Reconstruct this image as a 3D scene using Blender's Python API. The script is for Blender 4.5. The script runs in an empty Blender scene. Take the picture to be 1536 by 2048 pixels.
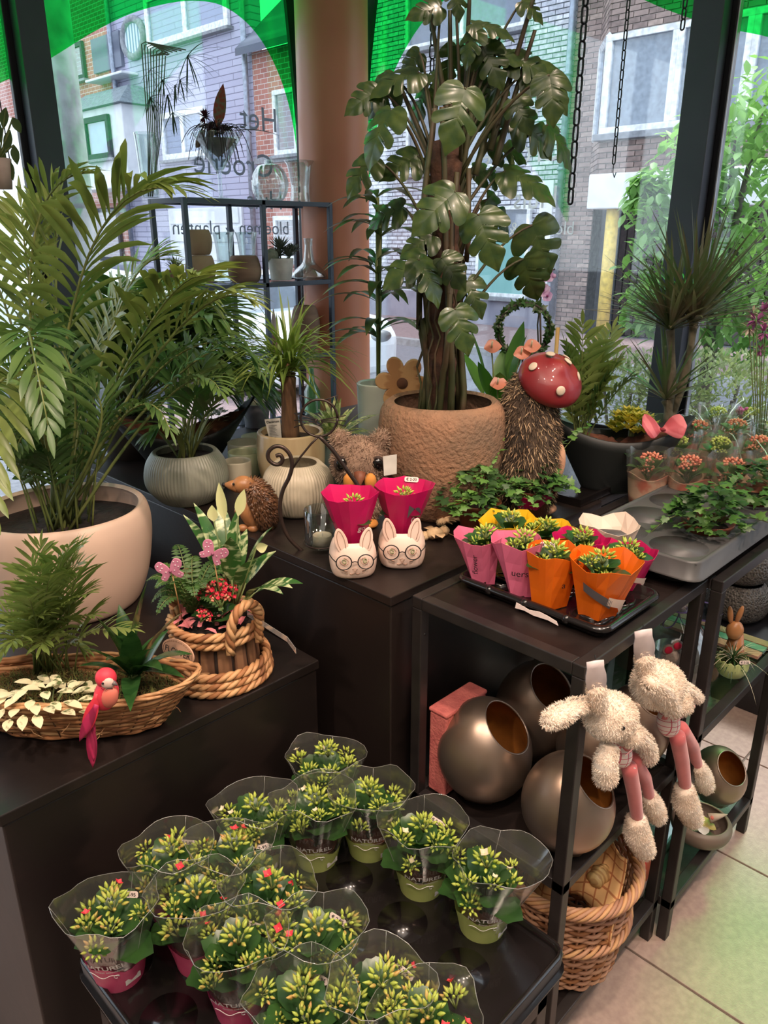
import bpy, math, random
from math import sin, cos, pi, radians, tan, atan2, sqrt
from mathutils import Vector, Matrix, noise
SC = bpy.context.scene
COL = SC.collection
rnd = random.Random(7)
V = Vector
# ---------------------------------------------------------------- camera
EYE = 1.6
F_PX, TH, AZ = 1540.0, radians(19.8), radians(44.4)
cam = bpy.data.objects.new('camera', bpy.data.cameras.new('camera'))
COL.objects.link(cam)
cam.location = (0, 0, EYE)
cam.rotation_euler = (pi/2 - TH, 0, AZ - pi/2)
cam.data.sensor_fit = 'VERTICAL'
cam.data.sensor_height = 36
cam.data.lens = F_PX/2048*36
cam.data.clip_start = .02
SC.camera = cam
# ---------------------------------------------------------------- world, sun, lamps, exposure
W = bpy.data.worlds.new('overcast_sky'); SC.world = W; W.use_nodes = True
wn = W.node_tree
bg = wn.nodes['Background']
geo = wn.nodes.new('ShaderNodeTexCoord'); nz = wn.nodes.new('ShaderNodeTexNoise'); nz.inputs['Scale'].default_value = 2.5
cr = wn.nodes.new('ShaderNodeValToRGB')
cr.color_ramp.elements[0].color = (.72, .82, 1, 1); cr.color_ramp.elements[1].color = (.93, .96, 1, 1)
wn.links.new(geo.outputs['Generated'], nz.inputs['Vector']); wn.links.new(nz.outputs['Fac'], cr.inputs['Fac'])
wn.links.new(cr.outputs['Color'], bg.inputs['Color'])
bg.inputs['Strength'].default_value = 1.9
sun = bpy.data.objects.new('sun', bpy.data.lights.new('sun', 'SUN')); COL.objects.link(sun)
sun.data.energy = 2.7; sun.data.angle = radians(12); sun.data.color = (1, .95, .88)
sun.rotation_euler = V((-.50, -.04, -.86)).to_track_quat('-Z', 'Y').to_euler()
def spot(x, y, tx, ty, tz, e, ang=60, col=(1, .76, .60), r=.05, z=2.85):
    l = bpy.data.objects.new('ceiling_spot', bpy.data.lights.new('ceiling_spot', 'SPOT')); COL.objects.link(l)
    l.location = (x, y, z); l.data.energy = e; l.data.color = col; l.data.spot_size = radians(ang); l.data.spot_blend = .6
    l.data.shadow_soft_size = r
    l.rotation_euler = (V((tx, ty, tz)) - l.location).to_track_quat('-Z', 'Y').to_euler()
spot(.55, .15, .75, 1.3, .9, 62, 66)
spot(-.5, .75, .35, 1.2, .8, 52, 62)
spot(1.25, -.25, 1.45, .9, .8, 55, 62)
spot(1.35, 1.0, 1.5, 1.65, 1.0, 20, 70)
spot(2.1, -.3, 1.7, .35, 0, 30, 74)
spot(-.1, -.3, .5, .7, .5, 40, 62)
ar = bpy.data.objects.new('ceiling_panel_light', bpy.data.lights.new('ceiling_panel_light', 'AREA')); COL.objects.link(ar)  # soft fill lamp added to brighten the room, not a fixture of the shop
ar.location = (-.4, -.4, 2.86); ar.data.shape = 'RECTANGLE'; ar.data.size = 2.2; ar.data.size_y = 2.2
ar.data.energy = 26; ar.data.color = (1, .86, .74)
SC.view_settings.view_transform = 'Standard'; SC.view_settings.look = 'None'
SC.view_settings.gamma = 1; SC.view_settings.use_curve_mapping = False
SC.view_settings.exposure = .70
SC.cycles.transparent_max_bounces = 40
SC.cycles.max_bounces = 8
SC.cycles.sample_clamp_indirect = 6
# ---------------------------------------------------------------- measuring helpers (rays through photo pixels met with real planes)
HF = V((cos(AZ), sin(AZ), 0)); HR = V((sin(AZ), -cos(AZ), 0))
def ray(px, py):
    x, y = px-768, py-1024
    return HF*(F_PX*cos(TH)-y*sin(TH)) + HR*x - V((0, 0, 1))*(y*cos(TH)+F_PX*sin(TH))
def at(px, py, z):
    d = ray(px, py); return V((0, 0, EYE)) + d*((z-EYE)/d.z)
def onx(px, py, X):
    d = ray(px, py); return V((0, 0, EYE)) + d*(X/d.x)
def ony(px, py, Y):
    d = ray(px, py); return V((0, 0, EYE)) + d*(Y/d.y)
def deep(px, py, D):      # point at horizontal distance D ahead
    d = ray(px, py); return V((0, 0, EYE)) + d*(D/d.dot(HF))
def mpp(P):               # metres per photo pixel at a point
    d = V(P)-V((0, 0, EYE)); return (d.dot(HF)*cos(TH) - d.z*sin(TH))/F_PX
def rise(P, py):          # world z of the point above P that is seen on row py
    y = py-1024; D = V(P).dot(HF)
    return EYE - D*(y*cos(TH)+F_PX*sin(TH))/(F_PX*cos(TH)-y*sin(TH))
# ---------------------------------------------------------------- materials
def L(c):
    return tuple((x/255/12.92 if x <= 10 else ((x/255+.055)/1.055)**2.4) for x in c)
MATS = {}
def M(name, rgb, rough=.6, metal=0, rgb2=None, scale=12, bump=0, bscale=None, kind='noise', trans=0, spec=.5, coat=0, stretch=None, emit=0, sheen=0, detail=3, lo=.35, hi=.65):
    if name in MATS: return MATS[name]
    m = bpy.data.materials.new(name); MATS[name] = m; m.use_nodes = True
    nt = m.node_tree; p = nt.nodes['Principled BSDF']
    c1 = (*L(rgb), 1); c2 = (*L(rgb2 if rgb2 else tuple(max(0, x*.82) for x in rgb)), 1)
    tc = nt.nodes.new('ShaderNodeTexCoord'); mp = nt.nodes.new('ShaderNodeMapping')
    nt.links.new(tc.outputs['Object'], mp.inputs['Vector'])
    if stretch: mp.inputs['Scale'].default_value = stretch
    def tex(sc):
        if kind == 'wave':
            t = nt.nodes.new('ShaderNodeTexWave'); t.inputs['Distortion'].default_value = 3; t.inputs['Detail'].default_value = detail
            if 'curtain' in name: t.bands_direction = 'Y'; t.inputs['Distortion'].default_value = .6
        elif kind == 'voronoi':
            t = nt.nodes.new('ShaderNodeTexVoronoi')
        else:
            t = nt.nodes.new('ShaderNodeTexNoise'); t.inputs['Detail'].default_value = detail
        t.inputs['Scale'].default_value = sc
        nt.links.new(mp.outputs['Vector'], t.inputs['Vector'])
        return t
    t = tex(scale); out = t.outputs['Distance'] if kind == 'voronoi' else t.outputs['Fac']
    r = nt.nodes.new('ShaderNodeValToRGB')
    r.color_ramp.elements[0].position = lo; r.color_ramp.elements[1].position = hi
    r.color_ramp.elements[0].color = c1; r.color_ramp.elements[1].color = c2
    nt.links.new(out, r.inputs['Fac']); nt.links.new(r.outputs['Color'], p.inputs['Base Color'])
    p.inputs['Roughness'].default_value = rough; p.inputs['Metallic'].default_value = metal
    p.inputs['Specular IOR Level'].default_value = spec; p.inputs['Coat Weight'].default_value = coat
    if sheen: p.inputs['Sheen Weight'].default_value = sheen
    if emit:
        p.inputs['Emission Color'].default_value = c1; p.inputs['Emission Strength'].default_value = emit
    if bump:
        b = nt.nodes.new('ShaderNodeBump'); b.inputs['Strength'].default_value = bump; b.inputs['Distance'].default_value = .004
        t2 = tex(bscale or scale*3)
        nt.links.new(t2.outputs['Distance'] if kind == 'voronoi' else t2.outputs['Fac'], b.inputs['Height']); nt.links.new(b.outputs['Normal'], p.inputs['Normal'])
    if trans:
        tr = nt.nodes.new('ShaderNodeBsdfTranslucent'); mx = nt.nodes.new('ShaderNodeMixShader'); mx.inputs[0].default_value = trans
        hs = nt.nodes.new('ShaderNodeHueSaturation'); hs.inputs['Value'].default_value = 1.5; hs.inputs['Saturation'].default_value = 1.1
        nt.links.new(r.outputs['Color'], hs.inputs['Color']); nt.links.new(hs.outputs['Color'], tr.inputs['Color'])
        nt.links.new(p.outputs[0], mx.inputs[1]); nt.links.new(tr.outputs[0], mx.inputs[2])
        nt.links.new(mx.outputs[0], nt.nodes['Material Output'].inputs['Surface'])
    return m
def film(name, rgb, gloss=.12, rough=.05, haze=0, hazecol=(1, 1, 1), edge=.5):
    """clear plastic / thin glass: tinted see-through with a mirror coat that grows at grazing angles"""
    if name in MATS: return MATS[name]
    m = bpy.data.materials.new(name); MATS[name] = m; m.use_nodes = True
    nt = m.node_tree; nt.nodes.clear(); out = nt.nodes.new('ShaderNodeOutputMaterial')
    t = nt.nodes.new('ShaderNodeBsdfTransparent'); t.inputs[0].default_value = (*rgb, 1)
    g = nt.nodes.new('ShaderNodeBsdfGlossy'); g.inputs['Roughness'].default_value = rough
    lw = nt.nodes.new('ShaderNodeLayerWeight'); lw.inputs['Blend'].default_value = .3
    mr = nt.nodes.new('ShaderNodeMapRange'); mr.inputs['To Min'].default_value = gloss; mr.inputs['To Max'].default_value = gloss+edge
    nt.links.new(lw.outputs['Facing'], mr.inputs['Value'])
    mx = nt.nodes.new('ShaderNodeMixShader'); nt.links.new(mr.outputs[0], mx.inputs[0])
    last = t.outputs[0]
    if haze:
        d = nt.nodes.new('ShaderNodeBsdfDiffuse'); d.inputs[0].default_value = (*hazecol, 1)
        m2 = nt.nodes.new('ShaderNodeMixShader'); m2.inputs[0].default_value = haze
        nt.links.new(last, m2.inputs[1]); nt.links.new(d.outputs[0], m2.inputs[2]); last = m2.outputs[0]
    nt.links.new(last, mx.inputs[1]); nt.links.new(g.outputs[0], mx.inputs[2]); nt.links.new(mx.outputs[0], out.inputs[0])
    return m
# ---------------------------------------------------------------- mesh helpers
def frame_of(d, up=V((0, 0, 1))):
    d = d.normalized(); s = d.cross(up)
    if s.length < 1e-4: s = d.cross(V((1, 0, 0)))
    s.normalize(); return d, s, s.cross(d)
class MB:
    def __init__(s): s.v = []; s.f = []; s.m = []
    def add(s, vs, fs, mi=0, mat=None):
        o = len(s.v)
        s.v += [(mat @ V(q)) for q in vs] if mat is not None else [V(q) for q in vs]
        s.f += [tuple(i+o for i in f) for f in fs]; s.m += [mi]*len(fs); return s
    def box(s, c, d, rz=0, mi=0, mat=None):
        x, y, z = d[0]/2, d[1]/2, d[2]/2
        vs = [(a*x, b*y, e*z) for e in (-1, 1) for a, b in ((-1, -1), (1, -1), (1, 1), (-1, 1))]
        T = Matrix.Translation(V(c)) @ Matrix.Rotation(rz, 4, 'Z')
        if mat is not None: T = mat @ T
        return s.add(vs, [(3, 2, 1, 0), (4, 5, 6, 7), (0, 1, 5, 4), (1, 2, 6, 5), (2, 3, 7, 6), (3, 0, 4, 7)], mi, T)
    def bb(s, a, b, mi=0):
        a, b = V(a), V(b); return s.box((a+b)/2, (abs(b.x-a.x), abs(b.y-a.y), abs(b.z-a.z)), 0, mi)
    def tube(s, pts, r, n=6, mi=0, closed=False, flat=1):
        pts = [V(p) for p in pts]; N = len(pts); vs = []; fs = []
        up = V((0, 0, 1)); side = None
        for i, p in enumerate(pts):
            d = (pts[(i+1) % N]-pts[i-1]) if closed else (pts[min(i+1, N-1)]-pts[max(i-1, 0)])
            if d.length < 1e-9: d = V((0, 0, 1))
            d.normalize()
            if side is None: _, side, u = frame_of(d)
            side = (side - d*side.dot(d)); side = side.normalized() if side.length > 1e-6 else frame_of(d)[1]
            u = side.cross(d); rr = r[i] if isinstance(r, (list, tuple)) else r
            for k in range(n):
                a = 2*pi*k/n; vs.append(p + side*cos(a)*rr + u*sin(a)*rr*flat)
        for i in range(N if closed else N-1):
            for k in range(n):
                j = (i+1) % N; fs.append((i*n+k, i*n+(k+1) % n, j*n+(k+1) % n, j*n+k))
        if not closed: fs += [tuple(range(n))[::-1], tuple((N-1)*n+k for k in range(n))]
        return s.add(vs, fs, mi)
    def lathe(s, prof, n=32, c=(0, 0, 0), fn=None, mi=0, mat=None):
        vs = []; fs = []; c = V(c)
        for i, (r, z) in enumerate(prof):
            for k in range(n):
                a = 2*pi*k/n; rr, zz = (r, z) if fn is None else fn(r, z, a)
                vs.append(c+V((rr*cos(a), rr*sin(a), zz)))
        for i in range(len(prof)-1):
            for k in range(n):
                fs.append((i*n+k, i*n+(k+1) % n, (i+1)*n+(k+1) % n, (i+1)*n+k))
        if prof[0][0] > 1e-5: fs.append(tuple(range(n))[::-1])
        if prof[-1][0] > 1e-5 and prof[-1][1] != prof[0][1]: fs.append(tuple((len(prof)-1)*n+k for k in range(n)))
        return s.add(vs, fs, mi, mat)
    def ell(s, c, r, n=14, m=9, mat=None, mi=0, fn=None):
        vs = []; fs = []; r = (r, r, r) if not isinstance(r, (tuple, list)) else r
        for i in range(m+1):
            ph = pi*i/m
            for k in range(n):
                a = 2*pi*k/n; q = V((sin(ph)*cos(a), sin(ph)*sin(a), -cos(ph)))
                if fn: q = fn(q)
                vs.append(V((q.x*r[0], q.y*r[1], q.z*r[2])))
        for i in range(m):
            for k in range(n): fs.append((i*n+k, i*n+(k+1) % n, (i+1)*n+(k+1) % n, (i+1)*n+k))
        T = Matrix.Translation(V(c))
        if mat is not None: T = T @ mat
        return s.add(vs, fs, mi, T)
    def leaf(s, p, d, L_, W_, up=V((0, 0, 1)), droop=.6, n=5, fold=.25, peak=.4, mi=0, base=.12, twist=0):
        d = V(d).normalized(); p = V(p); vs = []; fs = []
        for i in range(n+1):
            t = i/n
            w = W_*.5*((sin(pi*min(1, t/peak)/2) if t < peak else cos(pi/2*((t-peak)/(1-peak))**1.3)))
            w = max(w, W_*.5*base if t < .5 else 0)
            if i == n: w = W_*.01
            dd, sd, nn = frame_of(d, up)
            if twist: q = Matrix.Rotation(twist*t, 3, dd); sd = q @ sd; nn = q @ nn
            vs += [p - sd*w + nn*w*fold, p.copy(), p + sd*w + nn*w*fold]
            p = p + d*(L_/n); d = (d + V((0, 0, -1))*droop/n).normalized()
        for i in range(n):
            a = i*3; fs += [(a, a+1, a+4, a+3), (a+1, a+2, a+5, a+4)]
        return s.add(vs, fs, mi)
    def prism(s, pts, h, mat=None, mi=0):
        n = len(pts); vs = [(x, y, 0) for x, y in pts]+[(x, y, h) for x, y in pts]
        fs = [tuple(range(n))[::-1], tuple(range(n, 2*n))]+[(i, (i+1) % n, n+(i+1) % n, n+i) for i in range(n)]
        return s.add(vs, fs, mi, mat)
    def build(s, name, mat, parent=None, smooth=True, loc=None, bevel=0, angle=None, kind=None, solid=0, sub=0):
        me = bpy.data.meshes.new(name); me.from_pydata([tuple(q) for q in s.v], [], s.f)
        for mm in (mat if isinstance(mat, (list, tuple)) else [mat]): me.materials.append(mm)
        if any(s.m): me.polygons.foreach_set('material_index', s.m)
        if smooth: me.polygons.foreach_set('use_smooth', [True]*len(me.polygons))
        if smooth and angle: me.set_sharp_from_angle(angle=radians(angle))
        me.update()
        o = bpy.data.objects.new(name, me); COL.objects.link(o)
        if parent is not None: o.parent = parent
        if loc is not None: o.location = loc
        if solid:
            q = o.modifiers.new('thickness', 'SOLIDIFY'); q.thickness = solid; q.offset = -1
        if bevel:
            q = o.modifiers.new('edge', 'BEVEL'); q.width = bevel; q.segments = 2; q.limit_method = 'ANGLE'
        if sub:
            q = o.modifiers.new('smooth', 'SUBSURF'); q.levels = sub; q.render_levels = sub
        if kind: o['kind'] = kind
        return o
def thing(name, label, cat, loc=(0, 0, 0), rz=0, group=None):
    o = bpy.data.objects.new(name, None); COL.objects.link(o); o.empty_display_size = .05
    o.location = loc; o.rotation_euler = (0, 0, rz); o['label'] = label; o['category'] = cat
    if group: o['group'] = group
    return o
def tag(o, label, cat, group=None):
    o['label'] = label; o['category'] = cat
    if group: o['group'] = group
    return o
KIDS = {}
def copy_tree(o, parent=None):
    if not KIDS.get('n') == len(bpy.data.objects):
        KIDS.clear()
        for q in bpy.data.objects:
            if q.parent: KIDS.setdefault(q.parent.name, []).append(q)
    def go(a, par):
        c = a.copy(); COL.objects.link(c)
        if par is not None: c.parent = par
        for ch in KIDS.get(a.name, []): go(ch, c)
        return c
    r = go(o, parent); KIDS['n'] = -1
    return r
TXT = {}
def text(s, size=1.0, font_x=1.0, align='CENTER', bold=0):
    k = (s, align, bold)
    if k not in TXT:
        cu = bpy.data.curves.new('t', 'FONT'); cu.body = s; cu.size = 1; cu.align_x = align; cu.align_y = 'CENTER'; cu.resolution_u = 3; cu.offset = bold
        o = bpy.data.objects.new('t', cu); COL.objects.link(o); dg = bpy.context.evaluated_depsgraph_get()
        me = bpy.data.meshes.new_from_object(o.evaluated_get(dg))
        TXT[k] = ([V(v.co) for v in me.vertices], [tuple(p.vertices) for p in me.polygons])
        bpy.data.objects.remove(o); bpy.data.curves.remove(cu); bpy.data.meshes.remove(me)
    vs, fs = TXT[k]
    return [V((v.x*size*font_x, v.y*size, 0)) for v in vs], fs
def plane_mat(o, xdir, ydir):
    x = V(xdir).normalized(); z = x.cross(V(ydir)).normalized(); y = z.cross(x)
    return Matrix(((x.x, y.x, z.x, o[0]), (x.y, y.y, z.y, o[1]), (x.z, y.z, z.z, o[2]), (0, 0, 0, 1)))
# ================================================================ SETTING
XW, YW, SILL, HC = 3.0, 3.35, .36, 3.0
def struct(o): o['kind'] = 'structure'; return o
m_tile = M('floor_tile_ceramic', (180, 158, 146), .32, rgb2=(166, 144, 134), scale=60, bump=.12, bscale=260)
m_grout = M('grout', (120, 108, 98), .8)
m_plaster = M('wall_paint', (205, 196, 184), .8, bump=.05)
m_ceil = M('ceiling_paint', (225, 220, 212), .85)
m_frame = M('window_frame_metal', (62, 66, 76), .5, rgb2=(54, 58, 68), scale=4)
m_framed = M('window_frame_dark', (14, 18, 28), .5)
m_black = M('black_paint', (22, 18, 18), .45, rgb2=(34, 28, 27), scale=6, bump=.05)
fl = MB(); fl.bb((-2.5, -2.5, -.1), (XW, YW, -.006)); fl = struct(fl.build('floor', m_grout, smooth=False))
for i in range(9):
    x0 = 1.39+.46*(i-5)
    for j in range(6):
        y0 = .62+.9*(j-3)
        xa, xb = x0+.002, min(x0+.456, XW); ya, yb = y0+.002, min(y0+.896, YW)
        if xa > XW or ya > YW: continue
        q = MB(); q.bb((xa, ya, -.012), (xb, yb, 0)); q.build('tile', m_tile, fl, smooth=False, bevel=.0015)
q = MB(); q.bb((-2.5, -2.5, HC), (XW+.2, YW+.2, HC+.1)); struct(q.build('ceiling', m_ceil, smooth=False))
q = MB(); q.bb((-2.6, -2.5, 0), (-2.5, YW, HC)); struct(q.build('wall_left', m_plaster, smooth=False))
q = MB(); q.bb((-2.5, -2.6, 0), (XW+.1, -2.5, HC)); struct(q.build('wall_back', m_plaster, smooth=False))
q = MB(); q.bb((-2.5, YW-.02, 0), (XW, YW+.12, SILL)); struct(q.build('wall_front', m_black, smooth=False))
q = MB(); q.bb((XW-.02, -2.5, 0), (XW+.12, YW, SILL)); struct(q.build('wall_right', m_black, smooth=False))
m_glass = film('window_glass', (.93, .96, .96), .05, .02, edge=.35)
m_green = film('green_window_film', (.015, .80, .10), .04, .1, haze=.04, hazecol=(.02, .55, .1), edge=.1)
m_sill = M('sill_metal', (176, 182, 190), .35, metal=.6)
mulY = [-1.9, -.3, ony(77, 280, YW).x]            # x of the mullions in the left shop window
XM = ony(77, 280, YW).x
YM = onx(1397, 350, XW).y
w1 = MB(); w1.bb((-2.5, YW, SILL), (XW, YW+.008, HC)); w1 = struct(w1.build('window_1', m_glass, smooth=False))
w2 = MB(); w2.bb((XW, -2.5, SILL), (XW+.008, YW, HC)); w2 = struct(w2.build('window_2', m_glass, smooth=False))
def part_box(name, a, b, m, par, bevel=.003, label=None):
    q = MB(); q.bb(a, b); o = q.build(name, m, par, smooth=False, bevel=bevel)
    if label: o['label'] = label
    return o
wd = .055
for x in (XM, XM-1.7):
    part_box('mullion', (x-wd, YW-.09, SILL), (x+wd, YW-.005, HC), m_frame, w1)
    part_box('mullion_edge', (x-wd-.028, YW-.03, SILL), (x-wd, YW-.005, HC), m_framed, w1)
for y in (YM, YM-1.7):
    part_box('mullion', (XW-.09, y-wd, SILL), (XW-.005, y+wd, HC), m_frame, w2)
    part_box('mullion_edge', (XW-.03, y-wd-.022, SILL), (XW-.005, y-wd, HC), m_framed, w2)
    part_box('mullion_seal', (XW-.032, y-wd-.030, SILL), (XW-.005, y-wd-.0225, HC), m_sill, w2)
part_box('bottom_frame', (-2.5, YW-.12, SILL), (XW-.1, YW-.005, SILL+.05), m_sill, w1)
part_box('bottom_frame', (XW-.12, -2.5, SILL), (XW-.005, YW-.1, SILL+.05), m_sill, w2)
# corner posts either side of the round column, and the column itself
for (par_, a_, b_, pl_) in ((w1, [(606, 760), (603, 420), (597, 250), (583, 110), (566, -60)], 0, 1), (w2, [(718, 760), (722, 420), (727, 250), (738, 110), (756, -60)], 0, 2)):
    pp_ = [(ony if pl_ == 1 else onx)(x, y, (YW if pl_ == 1 else XW)-.03) for x, y in a_]
    q = MB(); cx_, cy_ = XW-.01, YW-.01
    for i in range(4):
        p_, r_ = pp_[i], pp_[i+1]
        e_ = [V((cx_, YW-.03, p_.z)), V((cx_, YW-.03, r_.z))] if pl_ == 1 else [V((XW-.03, cy_, p_.z)), V((XW-.03, cy_, r_.z))]
        o_ = V((0, .02, 0)) if pl_ == 1 else V((.02, 0, 0))
        q.add([p_, e_[0], e_[1], r_, p_+o_, e_[0]+o_, e_[1]+o_, r_+o_], [(0, 1, 2, 3), (4, 7, 6, 5), (0, 3, 7, 4), (1, 5, 6, 2)])
    q.build('corner_post', m_framed, par_, smooth=False)
m_col = M('salmon_column_paint', (196, 128, 98), .45, rgb2=(178, 112, 84), scale=2)
cp = deep(671, 470, 4.02)
q = MB(); q.lathe([(.165, 0), (.165, HC)], 64, (cp.x, cp.y, 0)); struct(q.build('trim_1', m_col, smooth=True, angle=50))
# green film with an arch of clear glass: outlines on the panes
def arch_film(pts, plane, par):
    # pts: pixel outline of the clear arch from one foot over the top to the other; the film fills from there up to the ceiling
    P = [plane(x, y) for x, y in pts]
    b = MB(); top = HC-.01; off = .004
    vs = []; fs = []
    for p in P:
        q0 = V(p); vs.append(q0)
        vs.append(V((q0.x, q0.y, top)))
    for i in range(len(P)-1): fs.append((2*i, 2*i+1, 2*i+3, 2*i+2))
    return b, vs, fs, P
def smooth_pts(pts, k=6):
    out = []
    for i in range(len(pts)-1):
        p0, p1, p2, p3 = pts[max(i-1, 0)], pts[i], pts[i+1], pts[min(i+2, len(pts)-1)]
        for j in range(k):
            t = j/k
            out.append(tuple(.5*((2*p1[a])+(-p0[a]+p2[a])*t+(2*p0[a]-5*p1[a]+4*p2[a]-p3[a])*t*t+(-p0[a]+3*p1[a]-3*p2[a]+p3[a])*t**3) for a in (0, 1)))
    out.append(pts[-1]); return out
lp = smooth_pts([(-400, 420), (-250, 290), (-120, 215), (0, 166), (90, 123), (180, 68), (260, 28), (340, 6), (400, 2), (450, 14), (500, 52), (540, 110), (572, 190), (592, 290), (600, 420), (602, 600), (603, 760)])
b, vs, fs, P = arch_film(lp, lambda x, y: ony(x, y, YW-.003), w1)
mx = max(p.x for p in P)
# close the film up to the corner post
vs2 = [V((p.x, p.y, p.z)) for p in P if p.z < 3]; 
q = MB()
topn = HC-.01
for i in range(len(P)-1):
    a, c = P[i], P[i+1]
    if c.x > a.x + 1e-4 and i < len(P)-8 and max(a.z, c.z) < topn:
        q.add([a, c, V((c.x, c.y, topn)), V((a.x, a.y, topn))], [(0, 1, 2, 3)])
last = [p for p in P if p.z < topn]
pk = max(range(len(P)), key=lambda i: P[i].z)
XR = XW-.22
for i in range(pk, len(P)-1):
    a, c = P[i], P[i+1]
q = MB()
for i in range(len(P)-1):
    a, c = P[i], P[i+1]
    if i < pk: q.add([a, c, V((c.x, c.y, topn)), V((a.x, a.y, topn))], [(0, 1, 2, 3)])
    else: q.add([a, V((XR, a.y, a.z)), V((XR, c.y, c.z)), c], [(0, 1, 2, 3)])
q.add([P[pk], V((XR, P[pk].y, P[pk].z)), V((XR, P[pk].y, topn)), V((P[pk].x, P[pk].y, topn))], [(0, 1, 2, 3)])
o = q.build('green_film', m_green, w1, smooth=False); o['label'] = 'translucent green film with an arched clear opening'
rp = smooth_pts([(724, 760), (724, 640), (730, 500), (740, 350), (757, 240), (785, 150), (830, 66), (880, 8), (950, -45), (1050, -75), (1150, -60), (1250, -18), (1330, 18), (1430, 52), (1536, 74), (1640, 110), (1760, 170), (1900, 260), (2050, 390), (2200, 560)])
P = [onx(x, y, XW-.003) for x, y in rp]; pk = max(range(len(P)), key=lambda i: P[i].z); YR = YW-.5
q = MB()
for i in range(len(P)-1):
    a, c = P[i], P[i+1]
    if i >= pk: q.add([a, c, V((c.x, c.y, topn)), V((a.x, a.y, topn))], [(0, 1, 2, 3)])
    else: q.add([a, V((a.x, YR+.4, a.z)), V((a.x, YR+.4, c.z)), c], [(0, 1, 2, 3)])
q.add([P[pk], V((P[pk].x, YR+.4, P[pk].z)), V((P[pk].x, YR+.4, topn)), V((P[pk].x, P[pk].y, topn))], [(0, 1, 2, 3)])
o = q.build('green_film', m_green, w2, smooth=False); o['label'] = 'translucent green film with an arched clear opening'
# lettering on the panes, reading outward (mirrored from inside)
m_let = M('frosted_lettering', (205, 212, 216), .7, trans=.55)
m_letd = M('grey_lettering', (120, 130, 140), .6, trans=.3)
def pane_text(s, px, py, hpx, side, m, sx=1):
    vs, fs = text(s, 1, sx)
    if side == 1:
        c = ony(px, py, YW-.006); T = plane_mat(c, (-1, 0, 0), (0, 0, 1)); par = w1
    else:
        c = onx(px, py, XW-.006); T = plane_mat(c, (0, 1, 0), (0, 0, 1)); par = w2
    h = hpx*mpp(c)
    q = MB(); q.add([v*h for v in vs], fs, 0, T); o = q.build('lettering', m, par, smooth=False); return o
pane_text('Het', 518, 240, 62, 1, m_letd)
pane_text('Groene', 470, 330, 62, 1, m_letd)
pane_text('Huis', 530, 402, 50, 1, m_letd)
pane_text('bloemen & planten', 468, 457, 37, 1, m_letd)
pane_text('Het', 1065, 215, 62, 2, m_let)
pane_text('Groene', 1040, 305, 64, 2, m_let)
pane_text('Huis', 1070, 398, 58, 2, m_let)
pane_text('bloemen & planten', 1035, 458, 34, 2, m_let)
# low black display plinth under the right-hand window
m_plinth = M('black_plinth', (30, 30, 33), .35, rgb2=(40, 40, 44), scale=8)
p0 = MB(); p0.bb((2.58, -1.2, 0), (XW-.03, 2.1, .24)); tag(p0.build('display_plinth', m_plinth, smooth=False, bevel=.004), 'long low black plinth on the floor under the right-hand window', 'plinth')
# ================================================================ STREET OUTSIDE
m_asph = M('asphalt', (128, 130, 138), .9, rgb2=(112, 114, 122), scale=30, bump=.2)
m_pave = M('street_paving', (150, 128, 128), .9, rgb2=(128, 108, 110), scale=25, bump=.2)
m_kerb = M('kerb_stone', (170, 170, 172), .9)
GZ = -.02
q = MB(); q.bb((-30, -30, -.4), (40, 60, GZ-.1)); struct(q.build('street', m_asph, smooth=False))
def ring_pave(a, b):
    q = MB(); q.bb(a, b); return struct(q.build('pavement', m_pave, smooth=False))
ring_pave((9.6, -30, -.2), (12.2, 60, GZ)); ring_pave((XW+.14, -30, -.2), (XW+2.6, 7, GZ))
q = MB(); q.bb((9.45, -30, -.2), (9.6, 60, GZ+.01)); q.bb((XW+2.6, -30, -.2), (XW+2.75, 7, GZ+.01)); struct(q.build('kerb', m_kerb, smooth=False))
FX = 12.2
m_win = film('house_window_glass', (.80, .86, .93), .05, .03, edge=.3)
m_wfr = M('white_window_frame', (232, 236, 240), .5)
m_curt = M('net_curtain', (118, 132, 160), .9, kind='wave', rgb2=(200, 208, 220), scale=2.1, stretch=(1, 1, .02), detail=1, lo=.15, hi=.75)  # wave bands paint the light and dark of the pleats into the colour
m_curw = M('white_net_curtain', (226, 230, 238), .9, kind='wave', rgb2=(196, 204, 220), scale=2.1, stretch=(1, 1, .02), detail=1)  # pleat shading painted into the white as bands too
m_dark = M('dark_room', (52, 56, 66), .8)
m_teal = M('teal_screen', (126, 178, 176), .6, rgb2=(112, 164, 164), scale=1)
m_stone = M('grey_sill_stone', (140, 144, 152), .8)
def yz(x0, y0, x1, y1, X=FX):
    """pixel rectangle (left-bottom, right-top) on the facade plane -> y range, z range"""
    a, b = onx(x0, y0, X), onx(x1, y1, X); return max(a.y, b.y), min(a.y, b.y), min(a.z, b.z), max(a.z, b.z)
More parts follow.
